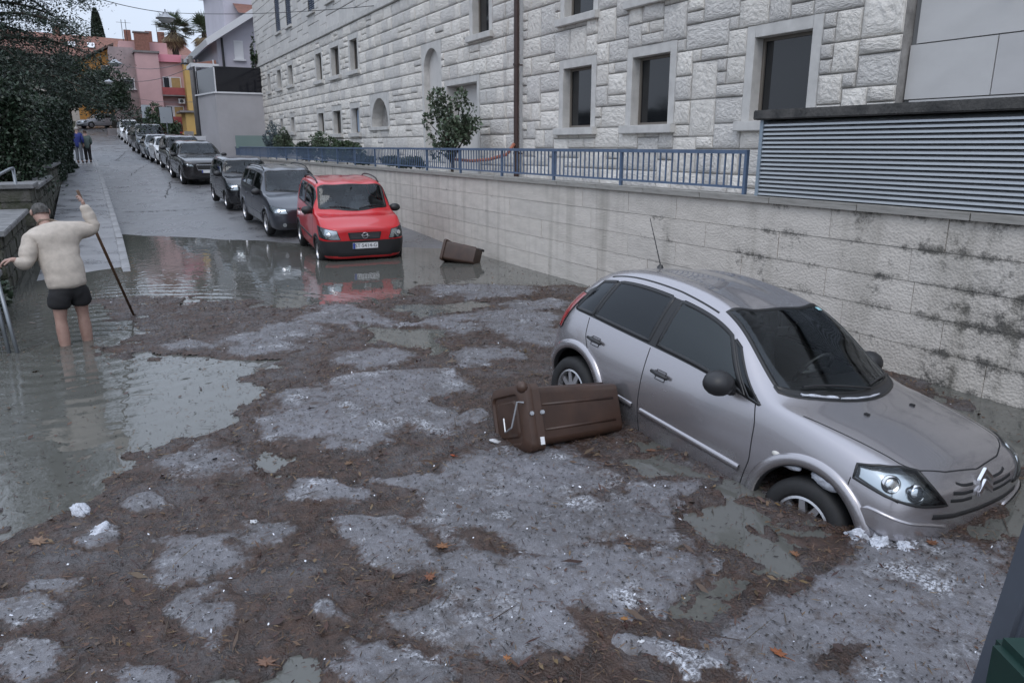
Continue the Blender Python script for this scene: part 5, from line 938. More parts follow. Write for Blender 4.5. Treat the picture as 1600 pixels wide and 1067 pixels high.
# ================================================================== BINS
m_brown = M('brown_bin_plastic', (.055, .028, .018), .42, var=.35, vs=5, bump=.1, bs=120, bd=.002); m_brown2 = M('brown_bin_lid', (.064, .033, .021), .42, var=.25, vs=6, bump=.1, bs=120, bd=.002)
m_wire = M('galvanised_wire', (.45, .46, .48), .4, metal=.8)
def rrect(wx, wy, r, n=5): return [(sx * (wx / 2 - r) + r * math.cos(a), sy * (wy / 2 - r) + r * math.sin(a)) for sx, sy, a0 in ((1, 1, 0), (-1, 1, 90), (-1, -1, 180), (1, -1, 270)) for a in [R(a0 + 90 * k / (n - 1)) for k in range(n)]]
def bin_body(parent, open_top):
    b = MB(); lv = [(0, .40, .42, .05), (.02, .41, .43, .06), (.30, .435, .465, .06), (.62, .455, .505, .06), (.80, .465, .53, .06), (.84, .47, .54, .05)]; rings = []
    for z, wx, wy, r_ in lv: rings.append([(x, y, z) for x, y in rrect(wx, wy, r_)])
    n = len(rings[0]); b.grid([r_ + [r_[0]] for r_ in rings]); b.add(rings[0], [tuple(range(n))[::-1]])
    ins = [[(x * .965, y * .965, max(z, .02)) for x, y, z in r_] for r_ in rings]; b.grid([r_ + [r_[0]] for r_ in ins[::-1]]); b.grid([rings[-1] + [rings[-1][0]], ins[-1] + [ins[-1][0]]])
    o = b.build('bin_body', m_brown, parent, smooth=True, angle=35)
    rm = MB(); e0 = rrect(.475, .545, .05); e1 = rrect(.53, .60, .06); zz = (.80, .80, .865, .865)
    rm.grid([[(x, y, z) for x, y in e] + [(e[0][0], e[0][1], z)] for e, z in ((e0, .80), (e1, .80), (e1, .865), (e0, .865), (e0, .80))]); rm.build('rim', m_brown2, parent, smooth=True, angle=35)
    for sy in (-1, 1): rb = MB().tube([(.214, sy * .10, .06), (.232, sy * .12, .76)], .012, 6); rb.tube([(-.214, sy * .10, .06), (-.232, sy * .12, .76)], .012, 6); rb.build('side_rib', m_brown, parent, smooth=True)
    for sx in (-1, 1): MB().lathe([(.03, -.025), (.095, -.025), (.1, -.015), (.1, .015), (.095, .025), (.03, .025), (.03, -.025)], 24, 'X', (sx * .215, .20, .06)).build('bin_wheel', m_blackp, parent, smooth=True, angle=40)
    MB().tube([(-.24, .20, .06), (.24, .20, .06)], .012, 8).build('axle', m_wire, parent)
    hd_ = MB().tube([(-.19, .27, .86), (-.19, .34, .85), (.19, .34, .85), (.19, .27, .86)], .017, 8); hd_.build('handle', m_brown2, parent, smooth=True)
    return o
def bin_lid(parent):
    b = MB(); e = [(rrect(.54, .61, .06), .868), (rrect(.55, .62, .07), .885), (rrect(.54, .61, .07), .925), (rrect(.47, .54, .07), .955), (rrect(.40, .47, .06), .962), (rrect(.37, .44, .05), .945), (rrect(.30, .37, .05), .945), (rrect(.27, .34, .05), .958), (rrect(.06, .07, .03), .962)]
    n = len(e[0][0]); b.grid([[(x, y, z) for x, y in p] + [(p[0][0], p[0][1], z)] for p, z in e]); b.add([(x, y, .962) for x, y in e[-1][0]], [tuple(range(n))]); b.add([(x, y, .868) for x, y in e[0][0]], [tuple(range(n))[::-1]])
    l = b.build('lid', m_brown2, parent, smooth=True, angle=30)
    for sx in (-.17, .17): MB().tube([(sx - .05, .33, .885), (sx + .05, .33, .885)], .035, 12).build('hinge', m_brown, l, smooth=True, angle=40)
    return l
Zv = Vector((0, 0, 1))
def frame(axis, up):
    """rotation with local z along axis and local x nearest to up"""
    z = Vector(axis).normalized(); x = Vector(up); x = (x - z * x.dot(z)).normalized(); y = z.cross(x); return Matrix((x, y, z)).transposed()
b1 = thing('wheelie_bin', 'brown wheelie bin lying on its side against the silver hatchback, lid latched', 'bin')
bin_body(b1, False); l1 = bin_lid(b1)
wr_ = MB().tube([(.12, -.30, .95), (.13, -.29, 1.0), (-.06, -.20, 1.03), (-.09, -.06, 1.02), (.02, -.02, 1.0)], .008, 6); wr_.build('latch_wire', m_wire, l1)
MB().box((.03, -.318, .90), (.03, .02, .035)).build('latch_clamp', m_wire, l1, bevel=.006); MB().box((.03, -.305, .80), (.03, .02, .04)).build('latch_clamp', m_wire, b1, bevel=.006)
MB().box((-.19, -.303, .83), (.06, .006, .035)).build('sticker', m_plate, b1); MB().ball((.24, -.27, .93), (.05, .05, .045), 12, 8).build('lid_knob', m_brown2, l1, smooth=True)
for x in (-.11, .09): MB().tube([(x * .9, -.208, .06), (x, -.252, .77)], .016, 6).build('front_rib', m_brown, b1, smooth=True)
A_ = Vector((-.99, .02, .06)); F1 = frame(A_, Vector((.0, .42, 1))); b1.rotation_euler = F1.to_euler(); b1.location = Vector((3.53, 4.80, .14)); b1.scale = (.98,) * 3
b2 = thing('wheelie_bin', 'open brown wheelie bin lying at the wall foot right of the red minivan', 'bin')
bin_body(b2, True); MB().box((.2255, 0, .52), (.006, .12, .1), ry=R(2)).build('sticker', M('faded_label', (.4, .38, .36), .6), b2)
F2 = frame(Vector((-.62, .78, .12)), Vector((.2, .3, 1))); b2.rotation_euler = F2.to_euler(); b2.location = Vector((6.50, 13.35, .12)); b2.scale = (.82,) * 3
# ================================================================== PEOPLE
def skin_mesh(name, pts, edges, rad, root=0, sub=2, smooth=True):
    me = bpy.data.meshes.new(name); me.from_pydata([tuple(p) for p in pts], edges, []); o = bpy.data.objects.new('tmp', me); COL.objects.link(o); o.modifiers.new('s', 'SKIN'); sv = me.skin_vertices[0].data
    for i, r_ in enumerate(rad): sv[i].radius = r_ if isinstance(r_, tuple) else (r_, r_); sv[i].use_root = (i == root)
    m2 = o.modifiers.new('u', 'SUBSURF'); m2.levels = sub; m2.render_levels = sub
    bpy.context.view_layer.update(); ev = o.evaluated_get(bpy.context.evaluated_depsgraph_get()); out = bpy.data.meshes.new_from_object(ev); bpy.data.objects.remove(o); out.name = name
    for p in out.polygons: p.use_smooth = True
    return out
def chain(spec):
    """spec: {name:(pos,r,parent)} -> arrays"""
    names = list(spec); pts = [spec[n][0] for n in names]; rad = [spec[n][1] for n in names]; ed = [(names.index(spec[n][2]), i) for i, n in enumerate(names) if spec[n][2]]; return pts, ed, rad
m_skin = M('skin', (.42, .275, .225), .55, col2=(.33, .20, .165), vs=9, bump=.1, bs=80, bd=.003); m_sweater = M('cream_fleece', (.52, .46, .40), .95, var=.18, vs=14, bump=.6, bs=160, bd=.006); m_shorts = M('black_shorts', (.012, .012, .014), .8, var=.4, vs=10); m_hair = M('grey_hair', (.12, .115, .11), .8, col2=(.03, .028, .026), vs=30, bump=.8, bs=120, bd=.01)
def fingers(spec, base, wrist, palm_dir, side, curl, L=.085, pre='f'):
    """five fingers rooted in the palm; curl is the direction the tips bend to"""
    pd, sd_, cu = Vector(palm_dir).normalized(), Vector(side).normalized(), Vector(curl).normalized(); w_ = Vector(spec[wrist][0]); pm_ = w_ + pd * .05; spec[pre + 'palm'] = (w_ + pd * .045, (.036, .022), wrist); spec[pre + 'kn'] = (w_ + pd * .085, (.038, .02), pre + 'palm')
    for i, (o, l) in enumerate(((-.030, .85), (-.010, 1.0), (.010, .95), (.029, .75))):
        k = w_ + pd * .095 + sd_ * o; a = k + (pd * .75 + cu * .5) * L * .42 * l; b = a + (pd * .2 + cu) * L * .36 * l; e = b + (cu - pd * .45) * L * .3 * l
        spec[f'{pre}{i}a'] = (k, .0095, pre + 'kn'); spec[f'{pre}{i}b'] = (a, .009, f'{pre}{i}a'); spec[f'{pre}{i}c'] = (b, .0085, f'{pre}{i}b'); spec[f'{pre}{i}d'] = (e, .007, f'{pre}{i}c')
    t0 = w_ + pd * .035 - sd_ * .034; t1 = t0 - sd_ * .022 + pd * .03 + cu * .012; t2 = t1 + pd * .022 + cu * .024; spec[pre + 't0'] = (t0, .012, pre + 'palm'); spec[pre + 't1'] = (t1, .011, pre + 't0'); spec[pre + 't2'] = (t2, .009, pre + 't1')
def ppx(x, y, Y): return Vector(on((x, y), 1, Y))
mn = thing('person', 'man in cream sweater and black shorts wading with a long handled tool', 'person', (-.5, 10.05, -.24)); o_ = Vector(mn.location)
pel = ppx(106, 448, 10.05); spn = ppx(98, 415, 10.10); chs = ppx(84, 378, 10.22); nek = ppx(70, 350, 10.36); hed = ppx(63, 335, 10.44); top = ppx(60, 325, 10.46)
hl, hr_ = ppx(92, 455, 10.0), ppx(121, 450, 10.08); kl, kr = ppx(95, 500, 10.0), ppx(130, 492, 10.13); al, ar = ppx(103, 540, 10.0), ppx(138, 532, 10.18); al = al - Vector((0, 0, .16)); ar = ar - Vector((0, 0, .16))
shl, shr = ppx(50, 378, 10.14), ppx(113, 360, 10.3); ell_, elr = ppx(38, 417, 10.0), ppx(150, 357, 10.36); wl, wr2 = ppx(22, 405, 9.98), ppx(133, 326, 10.36)
st_top, st_hand, st_bot = ppx(121, 298, 10.40), ppx(130, 318, 10.36), Vector(on((211, 497), 2, -.03))
sp_ = {'pel': (pel, .15, None), 'spn': (spn, .14, 'pel'), 'chs': (chs, .13, 'spn'), 'nek': (nek, .066, 'chs'), 'hj': (nek.lerp(hed, .5), .078, 'nek'), 'hed': (hed, (.098, .088), 'hj'), 'top': (top, (.082, .078), 'hed'), 'hl': (hl, .11, 'pel'), 'tl': (hl.lerp(kl, .5), .088, 'hl'), 'kl': (kl, .064, 'tl'), 'cl': (kl.lerp(al, .32), .075, 'kl'), 'al': (al, .048, 'cl'), 'fl': (al + Vector((.05, .16, -.06)), .045, 'al'),
       'hr': (hr_, .11, 'pel'), 'tr': (hr_.lerp(kr, .5), .088, 'hr'), 'kr': (kr, .064, 'tr'), 'cr': (kr.lerp(ar, .32), .075, 'kr'), 'ar': (ar, .048, 'cr'), 'fr': (ar + Vector((.08, .16, -.06)), .045, 'ar'),
       'shl': (shl, .085, 'chs'), 'ell': (ell_, .052, 'shl'), 'wl': (wl, .032, 'ell'), 'shr': (shr, .085, 'chs'), 'elr': (elr, .052, 'shr'), 'wr': (wr2, .032, 'elr')}
fingers(sp_, wl, 'wl', (-.9, .1, -.15), (.1, .9, .2), (-.3, .1, -1), pre='L'); hd2 = (st_hand - wr2).normalized(); fingers(sp_, wr2, 'wr', hd2, (st_bot - st_top).normalized(), (-.6, .5, .1), pre='Rh')
for k in sp_: sp_[k] = (Vector(sp_[k][0]) - o_, sp_[k][1], sp_[k][2])
body = link('body', skin_mesh('body', *chain(sp_)), m_skin, mn)
L_ = lambda p: Vector(p) - o_
sw_ = {'hem': (L_(pel.lerp(spn, -.25)), (.20, .17), None), 'pel': (L_(pel.lerp(spn, .25)), (.225, .19), 'hem'), 'spn': (L_(spn), (.23, .195), 'pel'), 'ch0': (L_(spn.lerp(chs, .55)), (.245, .20), 'spn'), 'chs': (L_(chs), (.235, .185), 'ch0'), 'nk': (L_(nek.lerp(chs, .22)), .10, 'chs'), 'cl': (L_(nek.lerp(hed, .05)), .082, 'nk'), 'shl': (L_(shl), .125, 'chs'), 'm1': (L_(shl.lerp(ell_, .5)), .105, 'shl'), 'ell': (L_(ell_), .09, 'm1'), 'wl': (L_(ell_.lerp(wl, 1.02)), .058, 'ell'), 'shr': (L_(shr), .125, 'chs'), 'm2': (L_(shr.lerp(elr, .5)), .105, 'shr'), 'elr': (L_(elr), .09, 'm2'), 'wr': (L_(elr.lerp(wr2, 1.2)), .05, 'elr')}
def folds(me, amp, sc, seed, stretch=(1, 1, 1)):
    v = np.empty(len(me.vertices) * 3, np.float32); me.vertices.foreach_get('co', v); v = v.reshape(-1, 3); nn = np.array([q.normal[:] for q in me.vertices]); a = hnoise(v[:, 0] * stretch[0] + v[:, 1] * .6, v[:, 2] * stretch[2] + v[:, 1] * .4, sc, seed, 3); r_ = 1 - np.abs(a - .5) * 4
    v = v + nn * (np.clip(r_, -1, 1) * amp)[:, None]; me.vertices.foreach_set('co', v.astype(np.float32).ravel()); me.update(); return me
link('sweater', folds(skin_mesh('sweater', *chain(sw_), sub=3), .011, 4.2, 3, (.6, 1, 2.2)), m_sweater, mn)
MB().tube([tuple(L_(shl.lerp(shr, t) + Vector((0, -.19 + .06 * abs(t - .5), .0)) + Vector((0, 0, -.02)))) for t in np.linspace(.12, .88, 9)], .006, 5).build('yoke_seam', m_sweater, mn)
shs = {'p': (L_(pel.lerp(spn, .55)), (.19, .17), None), 'p2': (L_(pel), (.215, .19), 'p'), 'hl': (L_(hl), .145, 'p2'), 'tl': (L_(hl.lerp(kl, .42)), .13, 'hl'), 't2': (L_(hl.lerp(kl, .62)), .125, 'tl'), 'hr': (L_(hr_), .145, 'p2'), 'tr': (L_(hr_.lerp(kr, .42)), .13, 'hr'), 't3': (L_(hr_.lerp(kr, .62)), .125, 'tr')}
link('shorts', folds(skin_mesh('shorts', *chain(shs), sub=3), .012, 7.0, 5), m_shorts, mn)
def head_bits(parent, hc, fwd, r_, hair_m, skin_m, cap=None):
    f = Vector(fwd).normalized(); rt = f.cross(Zv).normalized(); up = rt.cross(f); hb = MB()
    hb.ball((0, 0, 0), 1, 20, 14); vs_ = []
    Mx = Matrix((rt, f, up)).transposed()
    for v in hb.v: p = Vector(v); p = Vector((p.x * r_ * 1.0, p.y * r_ * 1.16, p.z * r_ * 1.05)); vs_.append(tuple(Mx @ p + Vector(hc)))
    fs = [q for q in hb.f if np.mean([hb.v[i][2] for i in q]) > -.35 and not (np.mean([hb.v[i][1] for i in q]) > .35 and np.mean([hb.v[i][2] for i in q]) < .55)]
    h2 = MB(); h2.v = vs_; h2.f = fs; h2.mi = [0] * len(fs); h2.build('hair' if not cap else 'cap', hair_m, parent, smooth=True)
    fc = MB(); c0 = Vector(hc)
    for s_ in (-1, 1):
        fc.ball(tuple(c0 + rt * s_ * r_ * .98 - up * r_ * .12), (.018, .028, .036), 8, 6)
    fc.tube([tuple(c0 + f * r_ * 1.02 + up * .01), tuple(c0 + f * (r_ * 1.28) - up * .03)], [.012, .02], 8); fc.build('ears_and_nose', skin_m, parent, smooth=True)
    ey = MB()
    for s_ in (-1, 1): ey.ball(tuple(c0 + f * r_ * .98 + rt * s_ * .034 + up * .004), .011, 8, 6)
    ey.build('eyes', m_plate, parent, smooth=True); MB().tube([tuple(c0 + f * r_ * .98 - rt * .024 - up * .062), tuple(c0 + f * r_ * 1.03 - up * .063), tuple(c0 + f * r_ * .98 + rt * .024 - up * .062)], .006, 6).build('mouth', M('lips', (.35, .13, .11), .5), parent)
head_bits(mn, L_(hed + Vector((0, 0, .035))), (-.35, .85, -.38), .094, m_hair, m_skin)
tl_ = thing('long_handled_tool', 'long wooden handled tool in the raised hand of the wading man', 'tool', tuple(st_bot))
MB().tube([tuple(st_top - st_bot), tuple((st_hand - st_bot) * .5), (0, 0, 0)], [.017, .018, .016], 10).build('handle', M('worn_wood', (.12, .065, .035), .6, var=.4, vs=10), tl_, smooth=True); MB().box((.05, .02, -.02), (.22, .05, .06), rz=.4).tube([(0, 0, .06), (.03, .01, -.02)], .016, 8).build('tool_head', M('rusty_steel', (.05, .04, .035), .6), tl_, bevel=.008)
def standing(name, label, base, face, h, jacket, trousers, hair_m, cap=None, lean=0):
    t = thing(name, label, 'person', base); s_ = h / 1.78; f = Vector((math.cos(face), math.sin(face), 0)); rt = Vector((f.y, -f.x, 0)); P_ = lambda a, b, c_: tuple((rt * a + f * b + Zv * c_) * s_)
    bd = {'pel': (P_(0, 0, .95), .13, None), 'ch': (P_(0, .02 + lean, 1.32), .13, 'pel'), 'nk': (P_(0, .04 + lean, 1.50), .055, 'ch'), 'hd': (P_(0, .06 + lean, 1.64), .09, 'nk'), 'tp': (P_(0, .06 + lean, 1.73), .07, 'hd')}
    for g, n in ((-1, 'l'), (1, 'r')):
        bd['h' + n] = (P_(g * .09, 0, .9), .09, 'pel'); bd['k' + n] = (P_(g * .10, .02, .5), .06, 'h' + n); bd['a' + n] = (P_(g * .10, -.02, .08), .045, 'k' + n); bd['f' + n] = (P_(g * .11, .14, .04), .042, 'a' + n)
        bd['s' + n] = (P_(g * .19, .02 + lean, 1.40), .07, 'ch'); bd['e' + n] = (P_(g * .25, .0, 1.12), .045, 's' + n); bd['w' + n] = (P_(g * .20, .16, .95), .03, 'e' + n); fingers(bd, None, 'w' + n, (0, 0, -1), tuple(rt), tuple(f * .4 - rt * g * .3 + Zv * -.6), pre='hand' + n)
    link('body', skin_mesh('body', *chain(bd), sub=1), m_skin, t)
    jk = {'z': (P_(0, 0, .72), .15, None), 'a': (P_(0, 0, .92), .17, 'z'), 'b': (P_(0, .02 + lean, 1.30), .175, 'a'), 'c': (P_(0, .03 + lean, 1.47), .08, 'b')}
    tr = {'z': (P_(0, 0, 1.12), .13, None), 'a': (P_(0, 0, .96), .15, 'z')}
    for g, n in ((-1, 'l'), (1, 'r')):
        jk['s' + n] = (P_(g * .19, .02 + lean, 1.39), .095, 'b'); jk['e' + n] = (P_(g * .255, 0, 1.12), .07, 's' + n); jk['w' + n] = (P_(g * .21, .14, .97), .05, 'e' + n); tr['h' + n] = (P_(g * .09, 0, .86), .115, 'a'); tr['k' + n] = (P_(g * .10, .02, .5), .085, 'h' + n); tr['a' + n] = (P_(g * .10, -.02, .1), .075, 'k' + n)
    link('jacket', skin_mesh('jacket', *chain(jk), sub=1), jacket, t); link('trousers', skin_mesh('trousers', *chain(tr), sub=1), trousers, t); head_bits(t, P_(0, .06 + lean, 1.67), f, .092 * s_, cap or hair_m, m_skin, cap)
    for g in (-1, 1): MB().ball(P_(g * .11, .06, .04), (.055, .075, .045), 10, 8).build('shoe', m_shorts, t, smooth=True)
    return t
pz = lambda x, y: float(zr(y)) + .165
standing('person', 'pedestrian in blue jacket and pale cap standing on the pavement by the hedge', (-.80, 44.6, pz(0, 44.6)), R(70), 1.80, M('blue_jacket', (.03, .045, .22), .8, var=.2, vs=8), M('grey_trousers', (.14, .15, .17), .85, var=.2, vs=8), m_hair, cap=M('pale_cap', (.45, .43, .41), .8))
standing('person', 'shorter pedestrian in grey green jacket and dark trousers beside the blue jacket', (-.42, 45.0, pz(0, 45)), R(100), 1.62, M('greygreen_jacket', (.12, .16, .15), .85, var=.2, vs=8), m_shorts, M('brown_hair', (.07, .045, .03), .7))
# ================================================================== VEGETATION
def leaf_mat(name, c, isl=.55, rough=.5): return M(name, c, rough, island=isl)
def leaves(name, C, mat, size, parent=None, seed=0, asp=1.9, norm=None, flat=0):
    """leaf-sized folded quads at the given points"""
    g = np.random.default_rng(seed); n = len(C); d = g.normal(size=(n, 3)); d[:, 2] *= (1 - flat)
    if norm is not None: d = d * .7 + norm * 1.1
    d /= np.linalg.norm(d, axis=1)[:, None] + 1e-9; s = np.cross(d, g.normal(size=(n, 3))); s /= np.linalg.norm(s, axis=1)[:, None] + 1e-9; nn = np.cross(d, s); L_ = (size * g.uniform(.6, 1.4, n))[:, None]; W_ = L_ / asp
    V = np.stack([C - d * L_ / 2, C + s * W_ / 2 + nn * W_ * .15, C + d * L_ / 2, C - s * W_ / 2 + nn * W_ * .15], 1).reshape(-1, 3); return link(name, np_mesh(name, V, np.arange(4 * n).reshape(n, 4)), mat, parent)
def blobpts(n, blobs, seed, shell=.55):
    g = np.random.default_rng(seed); b = np.array(blobs, float); vol = b[:, 3] * b[:, 4] * b[:, 5]; k = g.choice(len(b), n, p=vol ** .8 / (vol ** .8).sum()); d = g.normal(size=(n, 3)); d /= np.linalg.norm(d, axis=1)[:, None]; r_ = (shell + (1 - shell) * g.random(n)) ** .8
    P_ = b[k, :3] + d * r_[:, None] * b[k, 3:6]; q = hnoise(P_[:, 0] + P_[:, 2] * .7, P_[:, 1] + P_[:, 2] * .6, 1.4 / max(.4, b[:, 3].mean()), seed, 3); return P_[q > .43], d[q > .43]
def rand_blobs(c, r, n, seed, sub=.45):
    g = np.random.default_rng(seed); out = []
    for _ in range(n):
        d = g.normal(size=3); d /= np.linalg.norm(d); q = g.random() ** .4; s = g.uniform(.6, 1.2) * sub; out.append((c[0] + d[0] * r[0] * q * (1 - sub * .5), c[1] + d[1] * r[1] * q * (1 - sub * .5), c[2] + d[2] * r[2] * q * (1 - sub * .5), r[0] * s, r[1] * s, r[2] * s))
    return out
def tree(name, label, base, trunk_h, trunk_r, crown_c, crown_r, n, size, lm, bm, seed, nb=14, group=None, cat='tree', sub=.45, limbs=7):
    t = thing(name, label, cat, base, 0, group); g = random.Random(seed); tk = MB(); top = Vector((crown_c[0], crown_c[1], crown_c[2])); tk.tube([(0, 0, -.3), (0.02, 0, trunk_h * .5), tuple(top * .75 + Vector((0, 0, trunk_h * .1)))], [trunk_r, trunk_r * .8, trunk_r * .4], 8)
    bl = rand_blobs(crown_c, crown_r, nb, seed, sub)
    for b in bl[:limbs]: s_ = Vector((0, 0, trunk_h * g.uniform(.6, .95))); e = Vector(b[:3]); tk.tube([tuple(s_), tuple(s_.lerp(e, .5) + Vector((0, 0, .1 * (e - s_).length))), tuple(e)], [trunk_r * .5, trunk_r * .32, trunk_r * .12], 6)
    tk.build('trunk', bm, t, smooth=True); P_, d = blobpts(n, bl, seed); leaves('crown', P_, lm, size, t, seed, norm=d); return t
m_bark = M('bark', (.06, .048, .038), .9, var=.5, vs=9, bump=.8, bs=30, bd=.03)
lf_dark = leaf_mat('dark_foliage', (.024, .04, .02)); lf_cedar = leaf_mat('cedar_needles', (.026, .042, .028)); lf_hedge = leaf_mat('hedge_foliage', (.02, .036, .019)); lf_mid = leaf_mat('mid_foliage', (.045, .07, .032)); lf_grey = leaf_mat('greygreen_foliage', (.09, .12, .075)); lf_palm = leaf_mat('palm_fronds', (.07, .09, .05)); lf_dry = leaf_mat('dry_fronds', (.22, .16, .10)); lf_cyp = leaf_mat('cypress_foliage', (.022, .034, .020))
# hedge behind the garden wall
hg = thing('hedge', 'tall dark clipped hedge along the left pavement', 'hedge', (-2.2, 33, 1.0)); g = np.random.default_rng(4); n = 105000
hx = g.random(n); hy = g.uniform(-9.5, 8.2, n); hz = g.random(n); side = g.random(n)
X0 = np.interp(hy, [-9.5, 8.2], [.45, 1.22]) + (hnoise(hy, hz * 3, .9, 5) - .5) * .9; Zt = 2.75 + np.interp(hy, [-9.5, 8.2], [-.25, .45]) + (hnoise(hy, hx * 3, .7, 6) - .5) * .7
px_ = np.where(side < .6, X0 - g.random(n) * .25, X0 - hx * 2.4); pz_ = np.where(side < .6, hz * Zt, Zt - g.random(n) * .25); py_ = np.where(side > .93, -9.5 + g.random(n) * .3, hy); pz_ = np.where(side > .93, hz * Zt, pz_)
leaves('foliage', np.stack([px_, py_, pz_], 1), lf_hedge, .095, hg, 4, 1.6); hb = MB()
for y in np.arange(-9, 8, 1.1): hb.tube([(-.5, y, -.3), (-.45 + .1 * math.sin(y * 5), y, 1.9)], [.06, .03], 6)
hb.build('stems', m_bark, hg); MB().bb((-1.6, -9.2, .1), (.12, 7.9, 2.0)).build('hedge_core', M('hedge_inside', (.012, .014, .008), .9), hg)  # solid near-black box filling the hedge behind its leaves
# big cedar whose boughs hang over the pavement
cd = thing('cedar_tree', 'huge dark cedar with drooping boughs filling the top left corner', 'tree', (-4.3, 47, 1.3)); tk = MB().tube([(0, 0, -.5), (.1, 0, 6), (.2, 0, 13), (.2, 0, 20)], [.5, .4, .28, .06], 12); cg = random.Random(8); CP = []
gn = np.random.default_rng(11)
for k in range(74):
    z0 = 3.4 + 16.5 * (k / 74) ** 1.05; a = k * 2.4 + cg.uniform(-.3, .3); ln = (6.9 - .24 * z0) * cg.uniform(.75, 1.12); ln = max(1.2, ln); pts = []
    for i in range(7): u = i / 6; pts.append(Vector((.15 + math.cos(a) * ln * u, math.sin(a) * ln * u, z0 + .9 * math.sin(u * 1.6) * (ln / 6) - u * u * ln * .34)))
    tk.tube([tuple(p) for p in pts], [.09 * (1 - .85 * i / 6) + .008 for i in range(7)], 5)
    m_ = int(1500 * ln / 5); u = gn.random(m_) ** .7; i0 = np.minimum((u * 6).astype(int), 5); PA = np.array([tuple(p) for p in pts]); P_ = PA[i0] + (PA[i0 + 1] - PA[i0]) * (u * 6 - i0)[:, None]; wd = .30 + .85 * u * (1.15 - u) * 1.6
    off = gn.normal(size=(m_, 3)) * np.stack([wd, wd, .09 + 0 * wd], 1); off[:, 2] -= np.abs(gn.normal(size=m_)) * .38 * u; CP.append(P_ + off)
tk.build('trunk', m_bark, cd, smooth=True); CP = np.concatenate(CP); leaves('crown', CP, lf_cedar, .17, cd, 12, 3.0, flat=.3)
# trees at the bend
for k, (b, h, c_, r_, lab) in enumerate((((-2.0, 92.5, 4.0), 3, (0, 0, 4.6), (2.6, 2.2, 3.0), 'dark evergreen tree at the bend, just right of the cedar'), ((1.9, 89, 3.6), 3, (0, 0, 3.6), (2.9, 2.2, 2.9), 'rounded dark evergreen in front of the pink house'), ((-7, 84, 3.6), 3, (0, 0, 4.8), (3.6, 2.6, 3.6), 'dark evergreen behind the hedge below the cedar'), ((-9, 66, 2.8), 3, (0, 0, 4.6), (4, 3, 3.6), 'dark evergreen farthest left behind the hedge'))):
    tree('evergreen_tree', lab, b, h, .22, c_, r_, 24000, .22, lf_dark, m_bark, 30 + k, 22, group='dark evergreens at the bend')
tree('bush', 'dark bush under the road sign before the pink house', (6.1, 80, 2.7), 1.0, .1, (0, 0, 1.8), (1.7, 1.3, 1.8), 6000, .2, lf_mid, m_bark, 41, 12, cat='bush')
tree('bush', 'dark low bush left of the road sign bush', (4.6, 88, 3.0), 1.0, .1, (0, 0, 1.3), (1.2, 1.2, 1.5), 3500, .2, lf_dark, m_bark, 42, 10, cat='bush')
# terrace planting
tree('small_tree', 'small leafy tree behind the railing before the blind doorway', (8.0, 17.9, 1.5), .55, .05, (.05, 0, 1.28), (.74, .84, 1.08), 4600, .10, lf_grey, m_bark, 51, 40, sub=.24, limbs=26)
for k, (x, y, rx, ry, rz_, mt, lab) in enumerate(((8.1, 27.6, .5, 2.0, .42, lf_mid, 'broad dark shrub below the arched niche'), (8.2, 31.5, .5, 1.5, .6, lf_mid, 'spreading shrub left of the arched niche'), (8.0, 33.6, .5, 1.1, .42, lf_dark, 'low dark shrub left of the spreading shrub'), (8.2, 38.2, .5, .7, .75, lf_grey, 'pale bluish shrub below the small windows'), (8.2, 40.8, .5, .9, .95, M('blue_spruce', (.07, .10, .11), .6, island=.5), 'bluish young conifer beside the glass screen'), (7.7, 24.5, .35, 1.6, .2, lf_dark, 'ground hugging shrub behind the railing'), (7.75, 20.6, .3, 2.0, .22, lf_dark, 'low trailing shrub left of the small tree'))):
    tree('shrub', lab, (x, y, 1.5), .3, .03, (0, 0, rz_ * 1.0 + .15), (rx, ry, rz_), 3600, .10, mt, m_bark, 60 + k, 16, group='shrubs on the terrace', cat='shrub', limbs=10)
# palms, cypress
def palm(label, base, h, seed):
    t = thing('palm_tree', label, 'palm', base, 0, 'palms above the houses'); g = random.Random(seed); MB().tube([(0, 0, -2), (.1, 0, h * .5), (0, 0, h)], [.42, .38, .34], 10).build('trunk', m_bark, t, smooth=True)
    for part, mt, n, e0, e1, ln in (('crown', lf_palm, 62, -.15, 1.45, 2.3), ('dry_skirt', lf_dry, 70, -1.45, -.55, 1.9)):
        b = MB()
        for k in range(n):
            a, e = g.uniform(0, 6.28), g.uniform(e0, e1); L_ = ln * g.uniform(.8, 1.15); d = Vector((math.cos(a) * math.cos(e), math.sin(a) * math.cos(e), math.sin(e))); c0 = Vector((0, 0, h)); st = c0 + d * L_ * .5; b.tube([tuple(c0), tuple(st)], [.03, .018], 4, cap=False); s_ = d.cross(Zv); s_ = s_.normalized() if s_.length > .1 else Vector((1, 0, 0)); u_ = s_.cross(d)
            for q in range(11):
                f = (q - 5) / 5 * 1.15; dd = (d * math.cos(f) + s_ * math.sin(f)).normalized(); e_ = st + dd * L_ * .55 - Zv * .22 * L_ * (.3 + abs(f) * .4); w_ = (s_ * math.cos(f) - d * math.sin(f)) * .055
                b.add([tuple(st), tuple(st.lerp(e_, .5) + w_ + u_ * .03), tuple(e_), tuple(st.lerp(e_, .5) - w_)], [(0, 1, 2, 3)])
        b.build(part, mt, t, fixn=False)
palm('taller fan palm with a shaggy dry skirt, left of the pair', (9.35, 98, 4), 11.0, 3); palm('fan palm on the right of the pair, next to the lilac house', (12.7, 98, 4), 11.0, 4)
